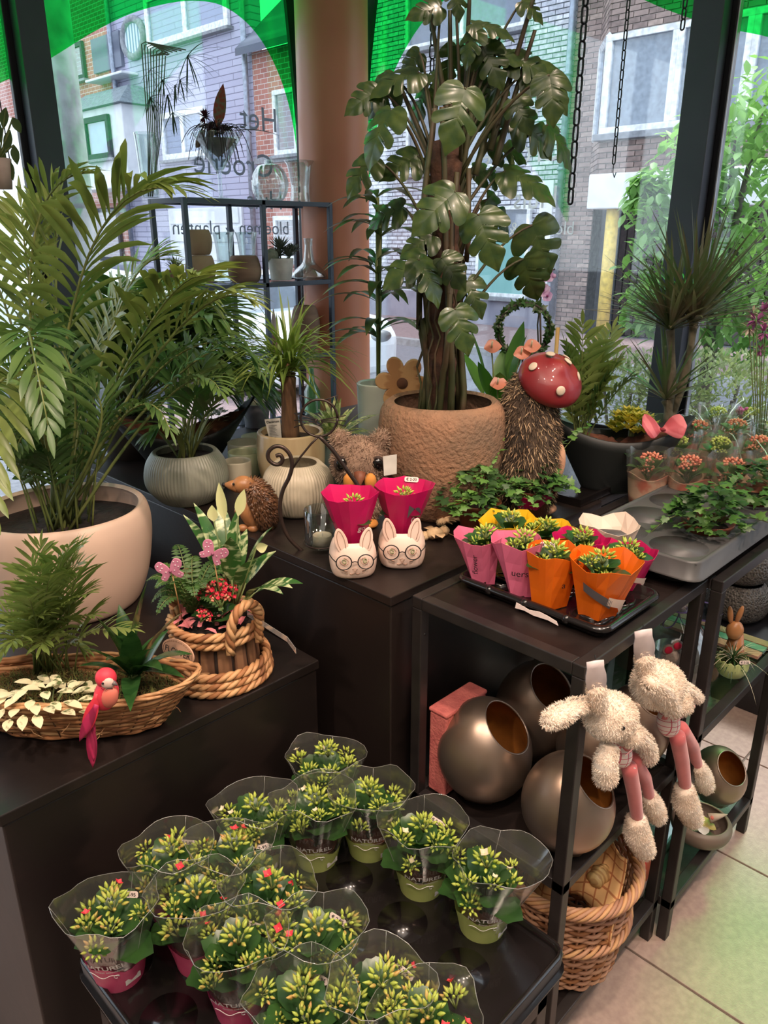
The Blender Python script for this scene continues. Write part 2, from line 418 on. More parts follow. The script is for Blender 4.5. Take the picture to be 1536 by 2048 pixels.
def window(par, Y0, Y1, z0, z1, X, n=2, curtain=m_curt, fr=.07, split=None, fm=None, sill=True):
    """Y0>Y1 ; a framed window with panes, a curtain behind and a sill"""
    fm = fm or m_wfr
    f = MB(); t = .09
    for (a, b, c, d) in ((Y0, Y1, z0, z0+fr), (Y0, Y1, z1-fr, z1), (Y0, Y0-fr, z0+fr, z1-fr), (Y1+fr, Y1, z0+fr, z1-fr)): f.bb((X-t, a, c), (X, b, d))
    for k in range(1, n):
        y = Y0+(Y1-Y0)*k/n; f.bb((X-t+.01, y-fr*.55, z0+fr), (X-.002, y+fr*.55, z1-fr))
    fo = f.build('window_frame', fm, par, smooth=False, bevel=.006)
    for k in range(n):
        a = Y0+(Y1-Y0)*k/n; b = Y0+(Y1-Y0)*(k+1)/n
        p = MB(); p.bb((X-.05, a-fr*.5, z0+fr), (X-.04, b+fr*.5, z1-fr)); p.build('pane', m_win, fo, smooth=False)
    # curtain as a folded sheet
    c = MB(); N = max(12, int((Y0-Y1)*14)); vs = []; fs = []
    for i in range(N+1):
        y = Y0-fr+(Y1-Y0+2*fr)*i/N; dx = .05*(i % 2)
        vs += [(X+.02+dx, y, z0+fr), (X+.02+dx, y, z1-fr)]
    for i in range(N): fs.append((2*i, 2*i+1, 2*i+3, 2*i+2))
    c.add(vs, fs); c.build('curtain', curtain, fo, smooth=True)
    if sill:
        s_ = MB(); s_.bb((X-.16, Y0+.08, z0-.07), (X+.02, Y1-.08, z0)); s_.build('window_sill', m_stone, par, smooth=False, bevel=.008)
    return fo
def brickwork(par, X, Y0, Y1, z0, z1, holes, mats, bl=.215, bh=.062, g=.013, singles=0, depth=.03, name='brickwork'):
    """courses of real bricks standing proud of the mortar, clipped to the holes; the first SINGLES (nearest) are objects of their own"""
    q = MB(); row = 0; z = z0; cand = []
    while z < z1-.02:
        y = Y0+(bl/2 if row % 2 else 0)
        while y > Y1:
            a, b = min(y, Y0), max(y-bl, Y1)
            segs = [(a, b)]
            for (h0, h1, hz0, hz1) in holes:
                if z+bh > hz0 and z < hz1:
                    n = []
                    for (u, w) in segs:
                        if w >= h0 or u <= h1: n.append((u, w)); continue
                        if u > h0: n.append((u, h0))
                        if w < h1: n.append((h1, w))
                    segs = n
            for (u, w) in segs:
                if u-w > .03: cand.append((u, w, z, min(z+bh, z1)))
            y -= bl+g
        z += bh+g; row += 1
    def cost(c): p = V((X, (c[0]+c[1])/2, (c[2]+c[3])/2)); return (p-V((0, 0, EYE))).length
    single = set()
    if singles:
        vis = []
        for i, c in enumerate(cand):
            p = V((X, (c[0]+c[1])/2, c[2])); d = p-V((0, 0, EYE)); zc = d.dot(HF)*cos(TH)-d.z*sin(TH)
            px = 768+F_PX*d.dot(HR)/zc; py = 1024+F_PX*(-d.z*cos(TH)-d.dot(HF)*sin(TH))/zc
            if 1140 < px < 1340 and 20 < py < 640 and c[0]-c[1] > .15: vis.append((cost(c), i))
        single = set(i for _, i in sorted(vis)[:singles])
    cache = {}
    for i, (u, w, a, b) in enumerate(cand):
        dx = rnd.uniform(-.004, .004)
        vs = [(X-depth+dx, u, a), (X-depth+dx, w, a), (X-depth+dx, w, b), (X-depth+dx, u, b), (X, u, a), (X, w, a), (X, w, b), (X, u, b)]
        fs = [(0, 3, 2, 1), (0, 1, 5, 4), (1, 2, 6, 5), (2, 3, 7, 6), (3, 0, 4, 7)]
        mi = rnd.choice((0, 0, 1, 1, 2))
        if i in single:
            c0 = V((X, (u+w)/2, (a+b)/2)); k = (round(u-w, 2), round(b-a, 3), mi)
            if k not in cache:
                s_ = MB(); s_.add([V(p)-c0 for p in vs], fs); o = s_.build('brick', mats[mi], par, smooth=False, loc=c0); cache[k] = o.data
            else:
                o = bpy.data.objects.new('brick', cache[k]); COL.objects.link(o); o.parent = par; o.location = c0
        else: q.add(vs, fs, mi)
    return q.build(name, mats, par, smooth=False, kind='stuff')
# --- house A : brown brick, bay window, pale concrete band, garage recess with a yellow pole
bA = thing('townhouse', 'brown brick house with white bay window seen through the right-hand shop window', 'house', (FX, 0, 0))
bA.location = (0, 0, 0)
mA = [M('brown_brick', (150, 130, 124), .9, rgb2=(134, 116, 112), scale=9), M('brown_brick_dark', (132, 114, 110), .9), M('brown_brick_light', (168, 148, 140), .9)]
m_mort = M('mortar', (196, 190, 186), .9)
m_conc = M('pale_concrete', (222, 226, 230), .8, rgb2=(206, 210, 216), scale=3)
YA = onx(1137, 300, FX).y            # boundary with house B
YG = onx(1180, 500, FX).y            # where the recess begins
BX = FX-.75                          # front plane of the bay
yb0 = onx(1208, 200, BX).y
zs0, zs1 = onx(1215, 268, BX).z, onx(1215, 72, BX).z
zc0, zc1 = onx(1200, 418, BX).z, onx(1200, 348, BX).z
q = MB(); q.bb((FX, YA, -.1), (FX+.3, YG, 9)); q.bb((FX, YG, zc1), (FX+.3, -8, 9)); q.build('wall', m_mort, bA, smooth=False)
brickwork(bA, FX, YA, YG, -.05, 8.5, [], mA, singles=120)
q = MB(); q.bb((BX+.05, yb0, zc1), (FX, -8, 8.5)); q.build('bay', m_mort, bA, smooth=False)
wy1 = onx(1640, 250, BX).y
brickwork(bA, BX+.05, yb0, -4.5, zc1, 8.5, [(yb0+.1, wy1, zs0-.06, zs1)], mA, singles=180)
# angled left cheek of the bay
q = MB()
for k in range(int((8.5-zc1)/.075)):
    z = zc1+k*.075
    if zs0 < z < zs1: continue
    for j in range(4):
        t0, t1 = j/4+.01, (j+1)/4-.01
        a = V((FX, yb0+.55, z)).lerp(V((BX+.02, yb0, z)), t0); c = V((FX, yb0+.55, z)).lerp(V((BX+.02, yb0, z)), t1); n_ = V((-.6, .8, 0))*.03
        q.add([a, c, c+n_, a+n_]+[x+V((0, 0, .062)) for x in (a, c, c+n_, a+n_)], [(3, 2, 6, 7), (4, 5, 6, 7), (0, 1, 2, 3), (1, 2, 6, 5), (0, 3, 7, 4)], rnd.choice((0, 1, 2)))
q.build('bay_cheek', mA, bA, smooth=False, kind='stuff')
q = MB()
for (a, b) in ((zc1, zs0), (zs1, 8.5)): q.add([(FX, yb0+.55, a), (BX+.03, yb0, a), (BX+.03, yb0, b), (FX, yb0+.55, b)], [(0, 1, 2, 3)])
q.build('bay_cheek_mortar', m_mort, bA, smooth=False)
# bay window frames: angled side light and three front lights
sf = MB(); A0 = V((FX-.05, yb0+.52, zs0)); B0 = V((BX, yb0, zs0)); hh = V((0, 0, zs1-zs0))
for p_, q_ in ((A0, A0+hh), (B0, B0+hh)): sf.tube([p_, q_], .05, 4)
for p_, q_ in ((A0, B0), (A0+hh, B0+hh)): sf.tube([p_, q_], .05, 4)
fo = sf.build('window_frame', m_wfr, bA, smooth=False)
q = MB(); q.add([A0, B0, B0+hh, A0+hh], [(0, 1, 2, 3)]); q.build('pane', m_win, fo, smooth=False)
q = MB(); sh = V((.12, -.05, 0)); q.add([A0+sh, B0+sh, B0+hh+sh, A0+hh+sh], [(0, 1, 2, 3)]); q.build('curtain', m_curt, fo, smooth=False)
ys = [yb0, onx(1346, 200, BX).y, onx(1490, 200, BX).y, wy1]
for k in range(3): window(bA, ys[k], ys[k+1], zs0, zs1, BX+.04, 1, m_curt, .085, sill=False)
q = MB(); q.bb((BX-.08, yb0+.1, zs0-.09), (BX+.1, -4.5, zs0)); q.build('window_sill', m_stone, bA, smooth=False, bevel=.01)
q = MB(); q.bb((BX-.05, yb0+.12, zc0), (FX+.2, -8, zc1)); q.build('concrete_band', m_conc, bA, smooth=False, bevel=.02)
m_slat = M('dark_slat_cladding', (92, 82, 84), .7)
q = MB(); q.bb((FX+1.0, YG+.3, -.1), (FX+1.2, -8, zc0+.1)); q.bb((FX, YG, -.1), (FX+1.1, YG+.1, zc0+.1)); q.build('garage_wall', m_dark, bA, smooth=False)
y = YG-.05
while y > -2:
    s_ = MB(); s_.bb((FX+.9, y, -.1), (FX+1.0, y-.11, zc0+.05)); s_.build('slat', m_slat, bA, smooth=False); y -= .135
m_yel = M('yellow_paint', (226, 196, 92), .5)
py_ = onx(1219, 500, BX+.15)
q = MB(); q.tube([(BX+.15, py_.y, -.1), (BX+.15, py_.y, zc0)], .10, 16); q.build('pole', m_yel, bA)
# --- house B : pale brick
bB = thing('townhouse', 'pale grey-white brick house behind the tall monstera, teal ground-floor window', 'house')
mB_ = [M('pale_brick', (205, 206, 218), .9), M('pale_brick_grey', (188, 190, 204), .9), M('pale_brick_white', (218, 220, 230), .9)]
m_mortd = M('grey_mortar', (128, 128, 142), .9)
YB = onx(640, 300, FX).y
w_1 = yz(818, 97, 1062, -80); w_2 = yz(818, 350, 1047, 175); w_3 = yz(955, 590, 1068, 410)
w_1 = (w_1[0], w_1[1], onx(1062, 52, FX).z, onx(1062, -90, FX).z); w_2 = (w_2[0], w_2[1], onx(1045, 333, FX).z, onx(1045, 160, FX).z)
pan = yz(1070, 610, 1112, 360); zb = onx(1060, 596, FX).z
q = MB(); q.bb((FX, YB, -.1), (FX+.3, YA, 9)); q.build('wall', m_mortd, bB, smooth=False)
brickwork(bB, FX, YB, YA+.02, zb, 7.6, [(w[0], w[1], w[2], w[3]) for w in (w_1, w_2, w_3)]+[(pan[0], pan[1], pan[2], pan[3])], mB_, bl=.26, bh=.058, g=.018)
q = MB(); q.bb((FX-.05, YB, -.1), (FX, YA, zb)); q.build('plinth', M('grey_render', (150, 150, 164), .9, rgb2=(120, 122, 140), scale=2.2), bB, smooth=False)
window(bB, *w_1, FX-.02, 2, m_curw); window(bB, *w_2, FX-.02, 2, m_curt); window(bB, *w_3, FX-.02, 1, m_curt)
q = MB(); q.bb((FX-.10, w_3[0]-.07, w_3[2]+.07), (FX-.08, w_3[1]+.07, w_3[2]+.07+(w_3[3]-w_3[2])*.60)); q.build('teal_screen', m_teal, bB, smooth=False)
q = MB(); q.bb((FX-.06, pan[0], zb), (FX, pan[1], pan[3])); q.build('wall_panel', m_conc, bB, smooth=False, bevel=.01)
m_zinc = M('zinc_pipe', (150, 160, 178), .4, metal=.5)
q = MB(); q.tube([(FX-.12, YA+.03, .2), (FX-.12, YA+.03, 8)], .055, 12)
for z in (1.2, 2.6, 4, 5.4): q.tube([(FX-.12, YA+.03, z), (FX-.12, YA+.03, z+.06)], .075, 12)
q.build('drainpipe', m_zinc, bB)
# utility box on the far pavement
ub = at(1120, 652, GZ); ux = ub.x; 
uw = 100*mpp(ub); uh = rise(ub, 548)
u = thing('utility_cabinet', 'pale grey street utility cabinet by the brick corner, behind the orchid', 'utility box', (ux, ub.y, GZ))
m_ub = M('utility_grey', (186, 198, 202), .6, rgb2=(172, 184, 190), scale=2)
q = MB(); q.bb((0, uw*.62, 0), (.4, -uw*.55, uh)); q.build('body', m_ub, u, smooth=False, bevel=.02)
q = MB(); q.bb((-.02, uw*.25, .12), (0, -uw*.5, uh-.06)); q.build('door', m_ub, u, smooth=False, bevel=.008)
q = MB(); q.bb((-.04, uw*.2, uh*.45), (-.02, uw*.16, uh*.55)); q.build('handle', m_dark, u, smooth=False)
q = MB(); q.bb((-.03, uw*.62+.02, uh-.02), (.43, -uw*.55-.02, uh+.03)); q.build('lid', m_ub, u, smooth=False, bevel=.01)
for k in range(4):
    s_ = MB(); s_.bb((-.012, uw*.55, uh*.85-k*.04), (0, uw*.36, uh*.87-k*.04)); s_.build('vent', m_stone, u, smooth=False)
# --- house D : red brick with slate gable (right of the grey house), C : grey-lilac ribbed brick, E : red brick with white bay
def brickmat(name, a, b, mortar, sx=4.4, bw=1):
    m = bpy.data.materials.new(name); m.use_nodes = True; nt = m.node_tree; p = nt.nodes['Principled BSDF']
    tc = nt.nodes.new('ShaderNodeTexCoord'); mp = nt.nodes.new('ShaderNodeMapping'); mp.inputs['Rotation'].default_value = (0, 0, 0)
    cx = nt.nodes.new('ShaderNodeSeparateXYZ'); cb = nt.nodes.new('ShaderNodeCombineXYZ')
    nt.links.new(tc.outputs['Object'], cx.inputs[0]); nt.links.new(cx.outputs['Y'], cb.inputs['X']); nt.links.new(cx.outputs['Z'], cb.inputs['Y'])
    bt = nt.nodes.new('ShaderNodeTexBrick'); bt.inputs['Scale'].default_value = sx
    bt.inputs['Color1'].default_value = (*L(a), 1); bt.inputs['Color2'].default_value = (*L(b), 1); bt.inputs['Mortar'].default_value = (*L(mortar), 1)
    bt.inputs['Mortar Size'].default_value = .03; bt.inputs['Brick Width'].default_value = bw; bt.inputs['Row Height'].default_value = .42
    nt.links.new(cb.outputs[0], bt.inputs['Vector']); nt.links.new(bt.outputs['Color'], p.inputs['Base Color']); p.inputs['Roughness'].default_value = .9
    bu = nt.nodes.new('ShaderNodeBump'); bu.inputs['Strength'].default_value = .6; bu.invert = True; bu.inputs['Distance'].default_value = .02
    nt.links.new(bt.outputs['Fac'], bu.inputs['Height']); nt.links.new(bu.outputs['Normal'], p.inputs['Normal'])
    return m
m_red = brickmat('red_brick', (176, 120, 108), (158, 104, 96), (200, 190, 186), 4)
m_lil = brickmat('lilac_brick', (172, 172, 194), (160, 160, 184), (112, 114, 136), 3.0, 3.5)
m_slate = M('roof_slate', (110, 116, 132), .8, kind='wave', rgb2=(84, 90, 108), scale=3, stretch=(.02, .02, 1), detail=0)
YD = onx(508, 200, FX).y; YC = onx(236, 200, FX).y; YE = onx(118, 200, FX).y
bD = thing('townhouse', 'narrow red brick house with slate gable left of the salmon column', 'house')
zg = onx(508, 104, FX).z
q = MB(); q.bb((FX, YD, -.1), (FX+.3, YB, zg)); q.build('wall', m_red, bD, smooth=False)
yp = onx(600, 0, FX).y
q = MB(); zt = zg+3.2
q.add([(FX-.35, YD+.15, zg-.1), (FX-.35, YB, zg-.1), (FX+3.2, YB, zt), (FX+3.2, YD-.6, zt), (FX-.35, YD+.15, zg+.05), (FX-.35, YB, zg+.05), (FX+3.2, YB, zt+.15), (FX+3.2, YD-.6, zt+.15)],
      [(0, 1, 5, 4), (4, 5, 6, 7), (0, 4, 7, 3), (0, 3, 2, 1), (1, 2, 6, 5)]); q.build('roof', m_slate, bD, smooth=False)
window(bD, *yz(556, 312, 640, 165), FX-.02, 2, m_curt, .1)
window(bD, *yz(556, 520, 640, 430), FX-.02, 2, m_curt, .1)
q = MB(); q.bb((FX-.1, YD, onx(508, 330, FX).z), (FX, YB, onx(508, 318, FX).z)); q.build('string_course', m_stone, bD, smooth=False)
bC = thing('townhouse', 'lilac-grey ribbed brick house with round windows behind the shelf unit', 'house')
q = MB(); q.bb((FX, YC, -.1), (FX+.3, YD, 12)); q.build('wall', m_lil, bC, smooth=False)
window(bC, *yz(302, 102, 456, -70), FX-.02, 2, m_curw, .16); window(bC, *yz(333, 322, 412, 212), FX-.02, 2, m_curt, .14)
gy = yz(352, 560, 486, 412)
q = MB(); q.bb((FX-.06, gy[0], 0), (FX, gy[1], gy[3])); gd = q.build('garage_door', m_conc, bC, smooth=False)
for k in range(5):
    s_ = MB(); z = gy[3]*k/5+.06; s_.bb((FX-.10, gy[0]-.1, z), (FX-.06, gy[1]+.1, z+gy[3]/5-.08)); s_.build('panel', m_conc, gd, smooth=False, bevel=.01)
for (cx_, cy_, rx_, rz_) in ((266, 76, 25, 32), (281, 262, 19, 33)):
    c_ = onx(cx_, cy_, FX-.06); e1 = abs(onx(cx_+rx_, cy_, FX).y-c_.y); e2 = rz_*mpp(c_)*1.02
    q = MB(); q.tube([(c_.x, c_.y+e1*cos(a*pi/12), c_.z+e2*sin(a*pi/12)) for a in range(24)], .09, 8, closed=True); rf = q.build('round_window', m_stone, bC)
    q = MB(); q.add([(c_.x, c_.y+e1*cos(a*pi/12), c_.z+e2*sin(a*pi/12)) for a in range(24)], [tuple(range(24))]); q.build('pane', m_curt, rf, smooth=False)
q = MB(); q.tube([(FX-.12, YD+.12, 0), (FX-.12, YD+.12, 9)], .07, 10); q.tube([(FX-.12, YC-.15, 0), (FX-.12, YC-.15, 12)], .07, 10); q.build('drainpipe', m_zinc, bC)
bE = thing('townhouse', 'red brick house with white box bay window on the far left of the street', 'house')
YE2 = YE+9
q = MB(); q.bb((FX, YE2, -.1), (FX+.3, YC, 11)); q.build('wall', m_red, bE, smooth=False)
by = yz(137, 384, 241, 205, FX-1)
q = MB(); q.bb((FX-1, by[0], by[2]), (FX, by[1], by[3])); q.build('bay_box', m_conc, bE, smooth=False, bevel=.03)
q = MB(); T_ = [(FX-1.15, by[0]+.2, by[3]), (FX-1.15, by[1]-.2, by[3]), (FX, by[1]-.2, by[3]), (FX, by[0]+.2, by[3]), (FX-.4, by[0]-.6, by[3]+.55), (FX-.4, by[1]+.6, by[3]+.55), (FX, by[1]+.6, by[3]+.55), (FX, by[0]-.6, by[3]+.55)]
q.add(T_, [(0, 1, 5, 4), (1, 2, 6, 5), (4, 5, 6, 7), (0, 4, 7, 3), (0, 3, 2, 1)]); q.build('bay_roof', M('copper_green_roof', (122, 136, 144), .7), bE, smooth=False)
window(bE, *yz(181, 322, 220, 228, FX-1), FX-1.02, 1, m_curt, .14, fm=m_dark); window(bE, *yz(140, 322, 162, 232, FX-1), FX-1.02, 1, m_curw, .14)
for (a, b_) in ((126, 142), (150, 168)): window(bE, *yz(a, 165, b_, 82), FX-.02, 1, m_curt, .12, fm=m_dark)
q = MB(); l_ = yz(170, 166, 242, 140, FX-.5); q.bb((FX-.5, l_[0], l_[2]), (FX, l_[1], l_[3])); q.build('ledge', m_conc, bE, smooth=False, bevel=.02)
l_ = yz(188, 148, 236, 60, FX-.1); q = MB(); q.bb((FX-.1, l_[0], l_[2]), (FX, l_[1], l_[3])); q.build('slate_panel', m_slate, bE, smooth=False)
window(bE, *yz(186, 520, 240, 415), FX-.02, 1, m_curt, .12, fm=m_dark)
m_gs = M('green_glazed_brick', (96, 140, 120), .5)
for zz in (236, 318, 420):
    l_ = yz(226, zz+6, 243, zz-4); q = MB(); q.bb((FX-.04, YC+1.4, l_[2]), (FX, YC, l_[3])); q.build('green_course', m_gs, bE, smooth=False)
# further houses closing the street on the left, and beyond the right edge
bF = thing('townhouse', 'distant grey house at the far left edge beyond the window mullion', 'house')
q = MB(); q.bb((FX-1, YE2+14, -.1), (FX+.3, YE2, 8)); q.build('wall', m_lil, bF, smooth=False)
q = MB(); q.add([(FX-1.3, YE2+14, 8), (FX-1.3, YE2, 8), (FX+2, YE2, 11), (FX+2, YE2+14, 11)], [(0, 1, 2, 3)]); q.build('roof', M('red_roof', (170, 100, 84), .8), bF, smooth=False)
window(bF, YE2+4.5, YE2+2.5, 3.6, 5.6, FX-1.02, 2, m_curt, .15); window(bF, YE2+8.5, YE2+6.5, 3.6, 5.6, FX-1.02, 2, m_curt, .15)
# white round pillar of the neighbouring arcade just outside the left window
pc = ony(122, 300, 4.35)
q = MB(); q.lathe([(.13, -.1), (.13, 4.2)], 32, (pc.x, pc.y, 0)); q.lathe([(.16, -.1), (.16, .1)], 32, (pc.x, pc.y, 0))
tag(q.build('round_pillar', M('white_pillar_paint', (206, 212, 222), .6), angle=50), 'white round pillar standing outside beside the left window mullion', 'pillar')
# --- parked cars
m_tyre = M('tyre', (30, 30, 34), .7); m_cg = film('car_glass', (.35, .42, .46), .25, .03, edge=.5); m_hub = M('wheel_hub', (150, 155, 160), .35, metal=.8)
def car(label, P, body, Lc=4.2, hc=1.42, wd_=1.75, rz=pi/2):
    t = thing('car', label, 'car', P, rz)
    prof = [(-2.1, .35), (-2.12, .75), (-1.95, .95), (-1.1, 1.02), (-.45, hc-.05), (-.1, hc), (.9, hc-.02), (1.55, 1.12), (2.0, 1.02), (2.12, .7), (2.08, .35), (1.75, .28), (-1.75, .28)]
    s = Lc/4.2; prof = [(x*s, z*hc/1.42) for x, z in prof]
    T = Matrix.Rotation(pi/2, 4, 'X'); q = MB()
    q.prism(prof, wd_, Matrix.Translation((0, wd_/2, 0)) @ T); q.build('body', body, t, smooth=False, bevel=.09)
    for sy in (-1, 1):
        g = MB(); k = hc/1.42
        g.prism([(-1.0*s, 1.06*k), (-.42*s, 1.34*k), (-.05*s, 1.37*k), (.85*s, 1.36*k), (1.4*s, 1.1*k)], .015, Matrix.Translation((0, sy*wd_/2+.012, 0)) @ T); g.build('side_window', m_cg, t, smooth=False)
        for x in (-1.3*s, 1.32*s):
            w = MB(); R_ = Matrix.Translation((x, sy*(wd_/2-.08), .33)) @ Matrix.Rotation(pi/2, 4, 'X')
            w.lathe([(.12, -.1), (.30, -.1), (.33, -.06), (.33, .06), (.30, .1), (.12, .1)], 24, mat=R_); wo = w.build('wheel', m_tyre, t)
            w = MB(); w.lathe([(.02, -.11), (.2, -.105), (.2, .105), (.02, .11)], 16, mat=R_); w.build('hub', m_hub, wo)
    g = MB(); k = hc/1.42; g.add([(-1.12*s, -.7, 1.05*k), (-1.12*s, .7, 1.05*k), (-.50*s, .6, 1.39*k), (-.50*s, -.6, 1.39*k)], [(0, 1, 2, 3)]); g.build('windscreen', m_cg, t, smooth=False)
    for sy in (-1, 1):
        h = MB(); h.ell((-2.05*s, sy*.6, .75*k), (.08, .2, .08)); h.build('headlight', m_hub, t)
    return t
m_cw = M('white_car_paint', (232, 238, 246), .25, coat=.5, rgb2=(226, 232, 240)); m_cd = M('grey_car_paint', (92, 104, 118), .25, coat=.5)
car('white parked car seen through the lower part of the shelf unit', (5.7, 8.3, -.24), m_cw)
car('grey parked car beyond the white one, further along the street', (5.9, 12.6, -.24), m_cd)
vt = car('tall white van parked at the left, behind the palm fronds', (3.0, 9.6, -.24), m_cw, 4.6, 2.1, 1.9, pi/2+.4)
# ================================================================ FURNITURE
ZT, ZC, ZK = .95, .77, .50       # heights: table and metal units, left cabinet, tray of kalanchoes
TX, TY = .955, .905
m_tbl = M('black_stained_wood', (22, 16, 15), .42, rgb2=(32, 24, 22), kind='wave', scale=1.2, stretch=(1, 12, 12), bump=.03, bscale=5)
m_metal = M('black_powder_metal', (32, 28, 28), .42, rgb2=(40, 36, 35), scale=20, bump=.03)
m_ink = M('print_black', (20, 18, 20), .6); m_white = M('white_print', (235, 230, 226), .6)
def cube_table(label, x0, x1, y0, y1, z, group=None):
    t = thing('display_table', label, 'table', ((x0+x1)/2, (y0+y1)/2, 0)); cx, cy = (x0+x1)/2, (y0+y1)/2
    q = MB(); q.bb((x0+.004-cx, y0+.004-cy, 0), (x1-.004-cx, y1-.004-cy, z-.022)); q.build('body', m_tbl, t, smooth=False, bevel=.003)
    q = MB(); q.bb((x0-cx, y0-cy, z-.02), (x1-cx, y1-cy, z)); q.build('top', m_tbl, t, smooth=False, bevel=.002)
    return t
cube_table('tall black wooden display cube under the textured clay pot and rabbit-face pots', TX, 1.745, TY+.012, 2.25, ZT)
cube_table('second black display cube behind, carrying the right-hand boat planter', 1.75, 2.50, .925, 2.25, ZT)
cube_table('long low black wooden cabinet at the left carrying the baskets and big palm', .263, .905, 1.075, 2.3, ZC)
# metal shelf units: a frame of square tube, wooden shelves
def metal_unit(label, x0, x1, y0, y1, z, shelves, tw=.024, glass=()):
    t = thing('shelf_unit', label, 'shelf', (x0, y0, 0)); a, b = x1-x0, y1-y0
    for i, (x, y) in enumerate(((0, 0), (a-tw, 0), (0, b-tw), (a-tw, b-tw))):
        q = MB(); q.bb((x, y, 0), (x+tw, y+tw, z-tw)); l = q.build('leg', m_metal, t, smooth=False, bevel=.002)
        if i != 3:
            s_ = MB(); s_.tube([(x+tw/2, y-.0006, z-.08), (x+tw/2, y+.002, z-.08)], .0035, 10); s_.build('screw', m_ink, l)
    for zz in [z]+[s[0] for s in shelves]:
        for k, (p_, q_) in enumerate((((0, 0), (a, tw)), ((0, b-tw), (a, b)), ((0, tw), (tw, b-tw)), ((a-tw, tw), (a, b-tw)))):
            q = MB(); q.bb((p_[0], p_[1], zz-tw), (q_[0], q_[1], zz)); q.build('rail', m_metal, t, smooth=False, bevel=.002)
    q = MB(); q.bb((tw, tw, z-.016), (a-tw, b-tw, z-.003)); q.build('top_panel', m_tbl, t, smooth=False)
    for zz, m_ in shelves:
        q = MB(); q.bb((tw, tw, zz-.012), (a-tw, b-tw, zz-.004)); q.build('shelf_board', m_, t, smooth=False)
    return t
m_gsh = film('green_shelf_glass', (.52, .74, .66), .10, .03, edge=.4)
U1 = (.991, 1.462, .520, .895)
metal_unit('black metal shelf unit in front, full of bronze egg-shaped vases', *U1, ZT, [(.50, m_tbl), (.12, m_tbl)])
U2 = (1.468, 1.985, .492, .895)
metal_unit('black metal shelf unit with glass shelves at the right, holding the wrapped mouse', *U2, ZT, [(.585, m_gsh), (.12, m_gsh)])
# low metal table under the kalanchoe trays
TR = (.318, .872, .445, 1.0)
t = thing('tray_stand', 'black metal stand under the tray of budding kalanchoes in the foreground', 'stand', (TR[0], TR[2], 0))
a_, b_ = TR[1]-TR[0], TR[3]-TR[2]
for (x, y) in ((.01, .01), (a_-.05, .01), (.01, b_-.05), (a_-.05, b_-.05)):
    q = MB(); q.bb((x, y, 0), (x+.03, y+.03, ZK-.075)); q.build('leg', m_metal, t, smooth=False, bevel=.002)
for (p_, q_) in (((.01, .01), (a_-.02, .04)), ((.01, b_-.05), (a_-.02, b_-.02)), ((.01, .04), (.04, b_-.05)), ((a_-.05, .04), (a_-.02, b_-.05))):
    q = MB(); q.bb((*p_, ZK-.105), (*q_, ZK-.075)); q.build('rail', m_metal, t, smooth=False, bevel=.002)
q = MB(); q.bb((.04, .04, ZK-.085), (a_-.05, b_-.05, ZK-.076)); q.build('shelf_board', m_metal, t, smooth=False)
# pot trays: flat deck with round cups
def ring_cell(q, x0, x1, y0, y1, cx, cy, r, z, n=24, mi=0):
    vs = []; fs = []
    for k in range(n):
        a = 2*pi*k/n; c, s_ = cos(a), sin(a)
        tx = min([((x1-cx)/c if c > 1e-9 else 1e9), ((x0-cx)/c if c < -1e-9 else 1e9), ((y1-cy)/s_ if s_ > 1e-9 else 1e9), ((y0-cy)/s_ if s_ < -1e-9 else 1e9)])
        vs += [(cx+r*c, cy+r*s_, z), (cx+tx*c, cy+tx*s_, z)]
    for k in range(n): j = (k+1) % n; fs.append((2*k, 2*k+1, 2*j+1, 2*j))
    for (X_, Y_) in ((x1, y1), (x0, y1), (x0, y0), (x1, y0)):
        a = atan2(Y_-cy, X_-cx) % (2*pi); k = int(a/(2*pi)*n) % n
        vs.append((X_, Y_, z)); fs.append((2*k+1, len(vs)-1, 2*((k+1) % n)+1))
    q.add(vs, fs, mi)
def pot_tray(label, x0, x1, y0, y1, z, cells, r, depth, mat, name='plant_tray', skirt=.02, lip=.012):
    """cells: list of (xa, xb, ya, yb, cx, cy) tiling the deck"""
    t = thing(name, label, 'tray', (x0, y0, z-depth)); o = V((x0, y0, z-depth))
    q = MB()
    for (xa, xb, ya, yb, cx, cy) in cells: ring_cell(q, xa-o.x, xb-o.x, ya-o.y, yb-o.y, cx-o.x, cy-o.y, r, depth)
    q.build('deck', mat, t, smooth=False)
    q = MB(); a, b = x1-x0, y1-y0; R_ = .02
    def loop(g, zz):
        pts = []
        for (cx, cy, s0) in ((a-R_, b-R_, 0), (R_, b-R_, 1), (R_, R_, 2), (a-R_, R_, 3)):
            for k in range(5): an = (s0+k/4)*pi/2; pts.append((cx+(R_+g)*cos(an), cy+(R_+g)*sin(an), zz))
        return pts
    rings = [loop(-.004, depth), loop(-.002, depth+lip), loop(.003, depth+lip), loop(.006, depth+lip-.004), loop(.004, depth-skirt), loop(.010, depth-skirt-.002), loop(.010, depth-skirt-.006)]
    vs = [p for r_ in rings for p in r_]; n = 20
    q.add(vs, [(i*n+k, i*n+(k+1) % n, (i+1)*n+(k+1) % n, (i+1)*n+k) for i in range(len(rings)-1) for k in range(n)]); q.build('rim', mat, t)
    for (xa, xb, ya, yb, cx, cy) in cells:
        q = MB(); q.lathe([(.008, .003), (r*.5, .002), (r*.74, .0), (r*.80, .010), (r*.86, .012), (r*.91, depth*.5), (r*.98, depth-.003), (r, depth)], 24, (cx-o.x, cy-o.y, 0)); q.build('cup', mat, t)
    return t
m_tray = M('glossy_black_plastic', (20, 17, 17), .2, rgb2=(28, 24, 24), scale=5, coat=.3)
m_trayg = M('grey_tray_plastic', (84, 84, 84), .45, rgb2=(70, 70, 72), scale=6)
cells = []; px_ = .0924
